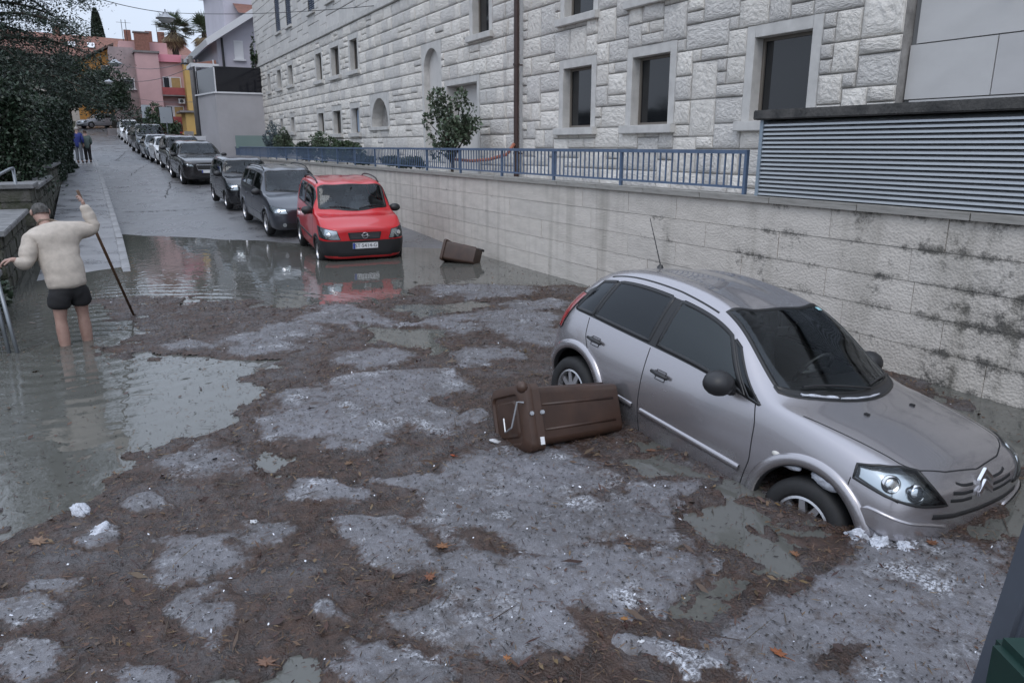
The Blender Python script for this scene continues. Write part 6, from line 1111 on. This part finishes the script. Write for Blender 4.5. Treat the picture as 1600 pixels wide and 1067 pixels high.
cy = thing('cypress_tree', 'dark cypress rising behind the red tiled roof', 'tree', (2.0, 116, 5)); MB().tube([(0, 0, -1), (0, 0, 14)], [.3, .06], 8).build('trunk', m_bark, cy); gq = np.random.default_rng(5); zz = gq.random(14000) ** .8; rr = 1.55 * np.sqrt(np.clip(1 - zz, 0, 1)) * (.55 + .45 * np.minimum(1, zz * 6)) * (.7 + .3 * gq.random(14000)); aa = gq.uniform(0, 6.28, 14000)
leaves('crown', np.stack([np.cos(aa) * rr, np.sin(aa) * rr, 2 + zz * 12.4], 1), lf_cyp, .32, cy, 6, 2.2)
# rubber plant / creeper on the lilac house
tree('climbing_plant', 'green climber on the corner of the lilac house', (8.8, 47.6, 6.8), .5, .03, (0, 0, .6), (.25, .4, 1.5), 900, .16, lf_mid, m_bark, 71, 8, cat='plant')
# ================================================================== LEFT SIDE: garden wall, rails
m_gw = M('mossy_stone', (.10, .095, .085), .85, col2=(.045, .05, .03), vs=5, bump=.7, bs=25, bd=.03); m_cap = M('cap_stone', (.22, .22, .225), .55, col2=(.12, .12, .12), vs=4, bump=.4, bs=40, bd=.01); m_steel = M('grey_steel_tube', (.24, .26, .28), .38, metal=.6, var=.2, vs=6)
tag(sheet('garden', np.array([-60., -20, -8, -5, -3, -1.62]), np.arange(12.5, 100, 2.5), lambda x, y: zr(y) + .62 + (hnoise(x, y, .6, 3) - .5) * .15, M('garden_grass', (.035, .05, .02), .9, col2=(.06, .055, .035), vs=3, bump=.8, bs=30, bd=.05)), kind='structure')
gw = thing('garden_wall', 'low mossy stone wall with stepped cap slabs along the left pavement', 'wall', (-1.5, 0, 0)); rs = random.Random(12)
def wall_run(y0, y1, z0, z1, top, x0=-.2, x1=.14):
    z = z0
    while z < top - .02:
        h = min(rs.uniform(.18, .28), top - z); y = y0
        while y < y1 - .01: w_ = min(rs.uniform(.3, .6), y1 - y); MB().box(((x0 + x1) / 2 + rs.uniform(-.012, .012), y + w_ / 2, z + h / 2), (x1 - x0, w_ - .015, h - .015)).build('stone', m_gw, gw, bevel=.02); y += w_
        z += h
    y = y0 - .05
    while y < y1: w_ = min(1.1, y1 + .05 - y); MB().box(((x0 + x1) / 2, y + w_ / 2, top + .045), (x1 - x0 + .14, w_ - .012, .09)).build('cap_slab', m_cap, gw, bevel=.012); y += w_
    MB().bb((x0 + .04, y0 + .03, z0 - .4), (x1 - .04, y1 - .03, top - .01)).build('wall_core', m_gw, gw)
wall_run(13.9, 18.6, -.2, 0, .93, -.45, .02); wall_run(18.9, 20.4, -.1, 0, 1.42, -.42, .16); wall_run(20.6, 27.5, .1, 0, 1.32); wall_run(27.6, 42, .6, 0, 1.62)
hr = thing('handrail', 'bent grey steel handrail above the garden wall', 'handrail', (-1.6, 18.9, .8)); MB().tube([(-.62, -4.0, .72), (-.3, -1.2, .86), (-.05, .0, 1.03), (0, .2, 1.04)], .03, 10).build('rail', m_steel, hr, smooth=True); MB().tube([(0, .2, -.4), (0, .2, 1.04)], .032, 10).build('post', m_steel, hr, smooth=True); MB().tube([(-.5, -2.9, -.4), (-.5, -2.9, .78)], .03, 10).build('post', m_steel, hr, smooth=True)
fe = thing('fence_gate', 'grey steel tube gate with wire mesh at the left edge beside the man', 'gate', (-1.06, 9.85, -.3))
for (a, b) in (((.0, 0, 0), (-.10, .1, 1.15)), ((-.09, .05, 0), (-.17, .12, 1.35)), ((-.75, .3, 0), (-.85, .4, 1.35))): MB().tube([a, b], .022, 10).build('gate_tube', m_steel, fe, smooth=True)
MB().tube([(-.10, .1, 1.15), (-.5, .25, 1.2), (-.85, .4, 1.2)], .022, 10).build('top_tube', m_steel, fe, smooth=True); ms = MB()
for k in range(15): ms.tube([(-.13 - k * .048, .09 + k * .02, .12), (-.13 - k * .048, .09 + k * .02, 1.14)], .003, 4)
for k in range(18): ms.tube([(-.10, .09, .15 + k * .056), (-.82, .37, .15 + k * .056)], .003, 4)
ms.build('wire_mesh', m_steel, fe)
wall_run(10.2, 13.8, -.4, 0, .35, -.5, -.1)
tree('shrub', 'dark wet shrub hanging over the low wall behind the man', (-1.75, 11.9, .3), .3, .03, (.1, 0, .22), (.38, 1.5, .42), 5000, .07, lf_dark, m_bark, 81, 18, cat='shrub', limbs=10)
# car on the drive, only its tail in the picture
kb_ = parked('hatchback_car', 'beige car whose tail with red lamp shows at the left edge', dict(L=4.2, W=1.76, H=1.5, nose=.76, cowl=1.1, zc=.98, hdr=1.8, belt=.95, rw=.7, tail=.35), .85, 2.55, .31, pBeige, (-4.0, 26.2, 1.0), R(170), 0, detail=False, n=5)
for sg in (1, -1): vr = (sg, R(135)); kb_.patch('tail_light', vr, kb_.to2(vr, [(3.86, sg * .80, .78), (4.12, sg * .60, .78)]), kb_.to2(vr, [(3.80, sg * .80, .96), (4.06, sg * .60, .94)]), m_red, off=.006, frame=.012)
if 'group' in kb_.root: del kb_.root['group']
# dark post with green box at the very right edge, close to the viewer
pa, pb = cC + 1.75 * ray((1560, 1067)), cC + 1.75 * ray((1648, 800)); pd_ = (pb - pa) / (pb[2] - pa[2]); p0_ = pa + pd_ * (-.44 - pa[2]); p1_ = pa + pd_ * (1.95 - pa[2])
po = thing('steel_post', 'dark blue grey steel post with green cabinet at the bottom right edge', 'post', tuple(p0_)); tp_ = Vector(tuple(p1_ - p0_)); rx_ = Vector(tuple(cR)); dy_ = Vector((cF[0], cF[1], 0)).normalized() * .09; q0 = [Vector(), rx_ * .2, rx_ * .2 + dy_, dy_]
MB().add([tuple(v) for v in q0] + [tuple(v + tp_) for v in q0], [(0, 1, 2, 3), (4, 7, 6, 5), (0, 4, 5, 1), (1, 5, 6, 2), (2, 6, 7, 3), (3, 7, 4, 0)]).build('post', M('dark_blue_steel', (.05, .058, .075), .5, var=.2, vs=5), po, bevel=.012)
cb_ = Vector(tuple(cC + 1.6 * ray((1640, 1060)) - p0_)); MB().box(tuple(cb_ + Vector((.02, -.02, -.2))), (.22, .2, .5), rz=-PS).build('cabinet', M('dark_green_metal', (.008, .035, .028), .5, var=.2, vs=5), po, bevel=.02)
# ================================================================== HOUSES UP THE STREET
m_lil = M('lilac_render', (.50, .48, .54), .8, var=.10, vs=.8); m_grey = M('pale_grey_render', (.42, .41, .43), .85, col2=(.36, .35, .365), vs=.6); m_pink = M('pink_render', (.54, .34, .34), .85, col2=(.45, .29, .29), vs=.5, bump=.2, bs=8); m_yel = M('ochre_render', (.52, .34, .12), .85, var=.12, vs=.7); m_tile = M('roof_tile', (.25, .115, .085), .8, col2=(.16, .08, .062), vs=3, bump=.5, bs=6); m_wh = M('white_paint_trim', (.68, .68, .70), .6); m_brick = M('chimney_brick', (.26, .12, .09), .85, var=.4, vs=5, bump=.4, bs=9); m_greyc = M('weathered_render', (.24, .21, .21), .9, col2=(.15, .14, .14), vs=1, bump=.3, bs=8); m_blind = M('yellow_blind', (.42, .28, .12), .7, var=.2, vs=4)
m_smoke = M('smoked_glass', (.010, .010, .014), .08, spec=.6)
def hwin(parent, x0, x1, z0, z1, y, blind=None, sill=True, fr=.08, facing=-1):
    """framed window on a wall facing the street end (-Y)"""
    f = MB(); f.bb((x0, y - .06, z0), (x0 + fr, y + .04, z1)); f.bb((x1 - fr, y - .06, z0), (x1, y + .04, z1)); f.bb((x0 + fr, y - .06, z0), (x1 - fr, y + .04, z0 + fr)); f.bb((x0 + fr, y - .06, z1 - fr), (x1 - fr, y + .04, z1)); o = f.build('window', m_wh, parent)
    MB().bb((x0 + fr, y - .02, z0 + fr), (x1 - fr, y - .01, z1 - fr)).build('pane', blind or m_pane, o)
    if sill: MB().bb((x0 - .1, y - .16, z0 - .1), (x1 + .1, y + .04, z0 - .002)).build('sill', m_wh, o)
    return o
# annex with smoked-glass balcony, lilac house behind
an = thing('annex_building', 'pale grey annex with a smoked glass balcony at the end of the railing', 'building', (0, 0, 0))
MB().add([(6.35, 47, 0), (9.0, 47, 0), (9.0, 58, 0), (6.75, 58, 0), (5.75, 50.5, 0), (6.35, 47, 5.2), (9.0, 47, 5.2), (9.0, 58, 5.2), (6.75, 58, 5.2), (5.75, 50.5, 5.2)], [(4, 3, 2, 1, 0), (5, 6, 7, 8, 9), (0, 1, 6, 5), (1, 2, 7, 6), (2, 3, 8, 7), (3, 4, 9, 8), (4, 0, 5, 9)]).build('wall', m_grey, an)
MB().add([(6.3, 46.93, 5.203), (9.0, 46.93, 5.203), (9.0, 47.3, 5.203), (5.65, 50.55, 5.203), (6.3, 46.93, 5.29), (9.0, 46.93, 5.29), (9.0, 47.3, 5.29), (5.65, 50.55, 5.29)], [(3, 2, 1, 0), (4, 5, 6, 7), (0, 1, 5, 4), (1, 2, 6, 5), (2, 3, 7, 6), (3, 0, 4, 7)]).build('balcony_edge', m_wh, an)
bg_ = MB(); bg_.bb((6.42, 47.02, 5.30), (8.98, 47.05, 6.62)); bg_.build('glass_balustrade', m_smoke, an); bs_ = MB(); bs_.add([(6.38, 47.03, 5.30), (5.8, 50.3, 5.30), (5.8, 50.3, 6.62), (6.38, 47.03, 6.62), (6.42, 47.04, 5.30), (5.84, 50.31, 5.30), (5.84, 50.31, 6.62), (6.42, 47.04, 6.62)], [(0, 1, 2, 3), (7, 6, 5, 4), (3, 2, 6, 7), (0, 3, 7, 4), (1, 5, 6, 2)]); bs_.build('glass_balustrade', m_smoke, an)
MB().bb((6.37, 46.99, 6.62), (9.0, 47.07, 6.66)).build('balustrade_rail', m_blackp, an)
for p in ((6.37, 47.0), (5.78, 50.4)): MB().bb((p[0], p[1], 5.29), (p[0] + .06, p[1] + .06, 7.0)).build('balcony_post', m_wh, an)
MB().bb((5.6, 50.6, 6.9), (7.2, 53, 7.12)).build('canopy', m_wh, an); MB().bb((6.2, 51, 5.2), (7.3, 55, 6.9)).build('upper_wall', m_lil, an); MB().tube([(5.74, 50.42, 1.2), (5.74, 50.42, 6.9)], .06, 8).build('downpipe', m_blackp, an)
MB().bb((6.0, 51.5, 7.12), (7.2, 54, 7.2)).add([(5.9, 51.5, 7.2), (7.2, 51.5, 7.2), (7.2, 55, 7.2), (6.3, 55, 7.2), (6.8, 55, 7.5), (7.2, 55, 7.5), (7.2, 51.6, 7.45)], [(0, 1, 6), (0, 6, 5, 4), (0, 4, 3)]).build('tiled_lean_to', m_tile, an)
dg = thing('white_gate', 'white panelled metal gate by the annex wall', 'gate', (5.0, 49.6, 1.36)); MB().bb((0, 0, 0), (1.02, .05, 1.5)).build('panel', m_wh, dg, bevel=.01); MB().bb((-.07, -.01, 0), (0, .07, 1.58)).build('gate_post', m_wh, dg); MB().bb((1.02, -.02, 0), (1.14, .09, 1.6)).build('gate_post', m_greyc, dg)
for z in (.25, .75, 1.25): MB().bb((.04, -.012, z - .2), (.98, -.001, z + .2)).build('panel_field', M('gate_field', (.6, .61, .64), .5), dg, bevel=.005)
tag(MB().bb((7.0, 45.6, 2.17), (8.95, 45.63, 2.86)).build('glass_screen', M('green_glass', (.20, .27, .26), .15, spec=.6)), 'greenish glass screen standing at the far end of the railing', 'glass screen')
lh = thing('lilac_house', 'tall pale lilac house with overhanging eaves behind the annex', 'building', (0, 0, 0)); XZ = lambda x, z, y: (x, y, z)
MB().prism([(7.4, 4), (14, 4), (14, 10.6), (10.4, 10.6), (7.4, 8.75)], 52, 64, fn=XZ).build('wall', m_lil, lh)
MB().prism([(6.75, 8.25), (10.4, 10.6), (15, 10.6), (15, 10.95), (10.2, 10.95), (6.65, 8.6)], 51.2, 65, fn=XZ).build('eaves', m_wh, lh)
MB().bb((8.2, 53.4, 8.9), (12.2, 62.2, 12.6)).build('upper_storey', m_lil, lh); MB().bb((7.9, 53.1, 12.6), (12.5, 62.5, 12.85)).build('upper_eaves', m_wh, lh); MB().tube([(7.7, 51.9, 5.5), (7.7, 51.9, 8.8)], .07, 8).build('downpipe', m_blackp, lh); MB().add([(8.8, 51.6, 10.3), (11.6, 51.6, 10.3), (11.6, 53.4, 11.1), (8.8, 53.4, 11.1)], [(0, 1, 2, 3)]).build('tiled_skirt', m_tile, lh)
for (x0, z0) in ((8.4, 7.6), (8.4, 5.9)): hwin(lh, x0, x0 + .55, z0, z0 + 1.1, 52, blind=m_wh)
# pink house
ph = thing('pink_house', 'pink flat roofed house with red balconies at the top of the street', 'building', (0, 0, 0)); yP = 91
MB().bb((4.75, yP, 1), (6.95, yP + 9, 11.75)).build('wall', m_pink, ph); MB().bb((2.4, yP + 2, 1), (4.75, yP + 9, 12.4)).build('side_wall', M('weathered_pink', (.38, .29, .29), .9, col2=(.27, .22, .22), vs=1, bump=.3, bs=8), ph); MB().bb((6.95, yP + .9, 1), (9.3, yP + 9, 11.0)).build('balcony_wall', m_pink, ph); MB().bb((4.6, yP - .15, 11.75), (7.1, yP + 9, 11.95)).build('roof_edge', m_greyc, ph); MB().bb((3.5, yP + 3.5, 11.9), (8.2, yP + 9, 13.2)).build('roof_block', m_pink, ph); MB().bb((6.96, yP + .6, 11.0), (10.6, yP + 9, 11.75)).build('parapet', M('bright_pink', (.62, .24, .30), .8), ph)
hwin(ph, 3.0, 4.5, 8.2, 9.3, yP + 2 - .01)
for z in (4.6, 7.6):
    MB().bb((6.97, yP - .1, z - .12), (9.2, yP + .9, z)).build('balcony_slab', m_greyc, ph); r_ = MB().bb((6.97, yP - .12, z), (9.2, yP - .04, z + .75)); r_.build('balcony_front', M('red_balcony', (.33, .07, .07), .7, var=.3, vs=2), ph); hwin(ph, 7.2, 7.9, z + .02, z + 1.9, yP + .88, sill=False); hwin(ph, 7.95, 9.0, z + .5, z + 1.9, yP + .88, blind=m_blind, sill=False)
ac = MB().bb((8.5, yP + .3, 6.75), (9.15, yP + .7, 7.25)).build('air_conditioner', m_wh, ph); MB().tube([(8.8, yP + .29, 7.0), (8.8, yP + .27, 7.0)], .19, 16).build('fan_grille', m_blackp, ac)
MB().bb((6.5, yP - .5, 3.6), (9.0, yP + .5, 3.75)).build('red_awning', M('red_awning', (.45, .05, .05), .7), ph); MB().bb((5.0, yP + 2.4, 11.9), (6.4, yP + 3.2, 14.0)).build('chimney', m_brick, ph); MB().bb((4.9, yP + 2.3, 14.0), (6.5, yP + 3.3, 14.12)).build('chimney_cap', m_greyc, ph)
for x in (4.0, 4.4, 7.4): MB().tube([(x, yP + 4, 13), (x, yP + 4, 15.4)], .03, 5).tube([(x - .5, yP + 4, 15.1), (x + .5, yP + 4, 15.1)], .02, 4).build('aerial', m_blackp, ph)
yh = thing('ochre_house', 'ochre house with porch right of the pink house', 'building', (0, 0, 0)); MB().bb((9.3, yP - 1, 1), (13.5, yP + 8, 11.0)).build('wall', m_yel, yh); MB().bb((9.2, yP - 1.15, 10.98), (13.6, yP + 8, 11.6)).build('parapet', m_pink, yh); MB().bb((8.0, yP - 5.5, 5.6), (10.6, yP - 1, 5.8)).build('porch_roof', m_greyc, yh); MB().bb((8.5, yP - 5.2, 1.5), (10.6, yP - 1.003, 5.6)).build('porch', m_yel, yh); MB().bb((8.0, yP - 5.6, 2.5), (9.4, yP - 5.25, 3.6)).build('porch_parapet', m_yel, yh)
oh = thing('orange_house', 'small orange gabled house left behind the pink house', 'building', (0, 0, 0)); MB().add([(-1.2, 99, 3), (3.0, 99, 3), (3.0, 106, 3), (-1.2, 106, 3), (-1.2, 99, 10.9), (3.0, 99, 13.0), (3.0, 106, 13.0), (-1.2, 106, 10.9)], [(0, 1, 5, 4), (1, 2, 6, 5), (2, 3, 7, 6), (3, 0, 4, 7), (4, 5, 6, 7)]).build('wall', M('orange_render', (.50, .25, .07), .85, var=.2, vs=1), oh); MB().add([(-1.9, 98.4, 10.7), (3.1, 98.4, 13.2), (3.1, 106.2, 13.2), (-1.9, 106.2, 10.7), (-1.9, 98.4, 10.9), (3.1, 98.4, 13.4), (3.1, 106.2, 13.4), (-1.9, 106.2, 10.9)], [(3, 2, 1, 0), (4, 5, 6, 7), (0, 1, 5, 4), (1, 2, 6, 5), (2, 3, 7, 6), (3, 0, 4, 7)]).build('roof', M('dark_eave', (.10, .07, .06), .8), oh); hwin(oh, 1.6, 2.7, 9.6, 11.0, 98.99)
rh = thing('red_roof_house', 'long house with red tiled roof and skylights on the hill behind', 'building', (0, 0, 0)); MB().bb((-14, 110, 4), (13, 120, 13.0)).build('wall', M('cream_render', (.48, .44, .40), .85, var=.15, vs=1), rh); MB().add([(-15, 109.4, 12.9), (13.6, 109.4, 12.9), (13.6, 121, 12.9), (-15, 121, 12.9), (-13, 115, 16.2), (12, 115, 15.6)], [(0, 1, 5, 4), (1, 2, 5), (2, 3, 4, 5), (3, 0, 4), (3, 2, 1, 0)]).build('roof', m_tile, rh)
for x in (-1.5, .6): MB().add([(x, 111.4, 14.15), (x + .8, 111.4, 14.15), (x + .8, 112.6, 14.85), (x, 112.6, 14.85)], [(0, 1, 2, 3)]).build('skylight', m_wh, rh)
for x in (-3, 5, 7.5, 9): MB().bb((x, 114.6, 15.4), (x + .8, 115.4, 16.9)).build('chimney', m_brick, rh)
for x in (-5, -3.4, -1): hwin(rh, x, x + .9, 10.3, 11.9, 109.99)
# street wall across the bend, gate piers
tag(MB().bb((1.2, 86.6, 2.6), (4.6, 86.9, 4.0)).build('boundary_wall', m_greyc, bevel=.02), 'low grey boundary wall below the dark evergreens at the bend', 'wall')
fw_ = thing('forecourt_wall', 'low pale wall with dark openings beyond the parked cars', 'wall', (4.6, 68, 2.2))
for (x0, x1, h) in ((0, 1.2, 1.0), (1.9, 2.6, 1.25), (3.2, 3.9, 1.25)): MB().bb((x0, 0, -.6), (x1, .25, h)).build('pier', M('pale_wall', (.36, .34, .33), .85, var=.2, vs=1), fw_, bevel=.01)
MB().bb((1.2, .06, -.6), (3.2, .2, .5)).build('panel', M('pale_wall', (.36, .34, .33)), fw_); MB().bb((1.25, .1, .5), (1.85, .16, 1.0)).build('mesh_panel', m_blackp, fw_); MB().bb((2.65, .1, .5), (3.15, .16, 1.0)).build('mesh_panel', m_blackp, fw_)
# signs seen from behind, utility pole, wires, hanging lamps
def sign(label, base, h, w_, hh):
    t = thing('road_sign', label, 'sign', base); MB().tube([(0, 0, -.3), (0, 0, h)], .035, 8).build('pole', m_steel, t, smooth=True); MB().box((0, -.05, h - hh / 2), (w_, .02, hh)).build('plate', M('sign_back', (.42, .45, .48), .4, metal=.4), t, bevel=.01); MB().box((0, -.03, h - hh * .3), (w_ * .9, .03, .04)).build('bracket', m_steel, t); MB().box((0, -.03, h - hh * .7), (w_ * .9, .03, .04)).build('bracket', m_steel, t)
sign('grey back of a square road sign beyond the black van', tuple(np.array([on((262, 205), 1, 62)[0], 62, 2.0])), 3.05, .85, 1.15); sign('smaller road sign plate left of the square one', tuple(np.array([on((232, 205), 1, 80)[0], 80, 2.6])), 3.4, .8, 1.2)
ub, ut = on((312, 206), 1, 56), on((297, 88), 1, 56); ud = ut - ub
up = thing('utility_pole', 'grey concrete utility pole with insulators beside the annex', 'pole', tuple(ub)); MB().tube([(0, 0, -1.2), tuple(ud * .5), tuple(ud)], [.22, .19, .14], 12).build('pole', M('pole_concrete', (.20, .19, .185), .85, var=.3, vs=3), up, smooth=True); MB().box((ud[0], 0, ud[2] - .5), (1.2, .1, .1)).build('cross_arm', m_blackp, up)
for k in range(4): MB().tube([(ud[0] - .5 + k * .32, 0, ud[2] - .45), (ud[0] - .5 + k * .32, 0, ud[2] - .2)], .06, 8).build('insulator', m_greyc, up)
def cable(label, a, b, sag, r=.022):
    a, b = Vector(a), Vector(b); tag(MB().tube([tuple(a.lerp(b, t) - Zv * sag * 4 * t * (1 - t)) for t in np.linspace(0, 1, 14)], r, 5).build('cable', m_blackp), label, 'cable')
pt = Vector(tuple(ut)) - Zv * .3
cable('upper cable from the utility pole to the pink house', pt, (3.4, 92, 10.6), .5); cable('lower cable from the utility pole towards the evergreens', pt - Zv * .4, (2.6, 92, 9.2), .6); cable('lowest thin cable crossing the pink house front', pt - Zv * 2.6, (3.0, 92, 7.6), .3, .015)
A0 = Vector(on((120, -12), 1, 36)); A1 = Vector(on((258, 20), 1, 40)); A2 = Vector((8.95, 26, 6.9)); cable('overhead cable running from the top edge to the hanging lamp', A0, A1, .1, .016); cable('overhead cable from the hanging lamp to the stone building', A1, A2, .15, .012)
def lamp(label, p, s):
    t = thing('street_lamp', label, 'lamp', tuple(p)); MB().tube([(0, 0, 0), (0, 0, .12)], .02, 6).build('hanger', m_blackp, t); MB().lathe([(.0, 0), (.10, -.01), (.14, -.08), (.36, -.2), (.38, -.24), (.34, -.24), (.12, -.1), (0, -.1)], 24).build('lamp_shade', M('lamp_shade', (.35, .36, .38), .35, metal=.5), t, smooth=True); MB().lathe([(.30, -.23), (.26, -.32), (.12, -.38), (0, -.39)], 20).build('lamp_glass', M('frosted_cover', (.5, .5, .5), .3), t, smooth=True); t.scale = (s,) * 3
lamp('grey dish street lamp hanging on the cable in the sky', A1, 1.15); lamp('street lamp hanging before the pink house at the cedar tips', Vector(on((179, 93), 1, 60)), 1.25); lamp('small pale street lamp below the cedar boughs', Vector(on((169, 124), 1, 75)), 1.0)
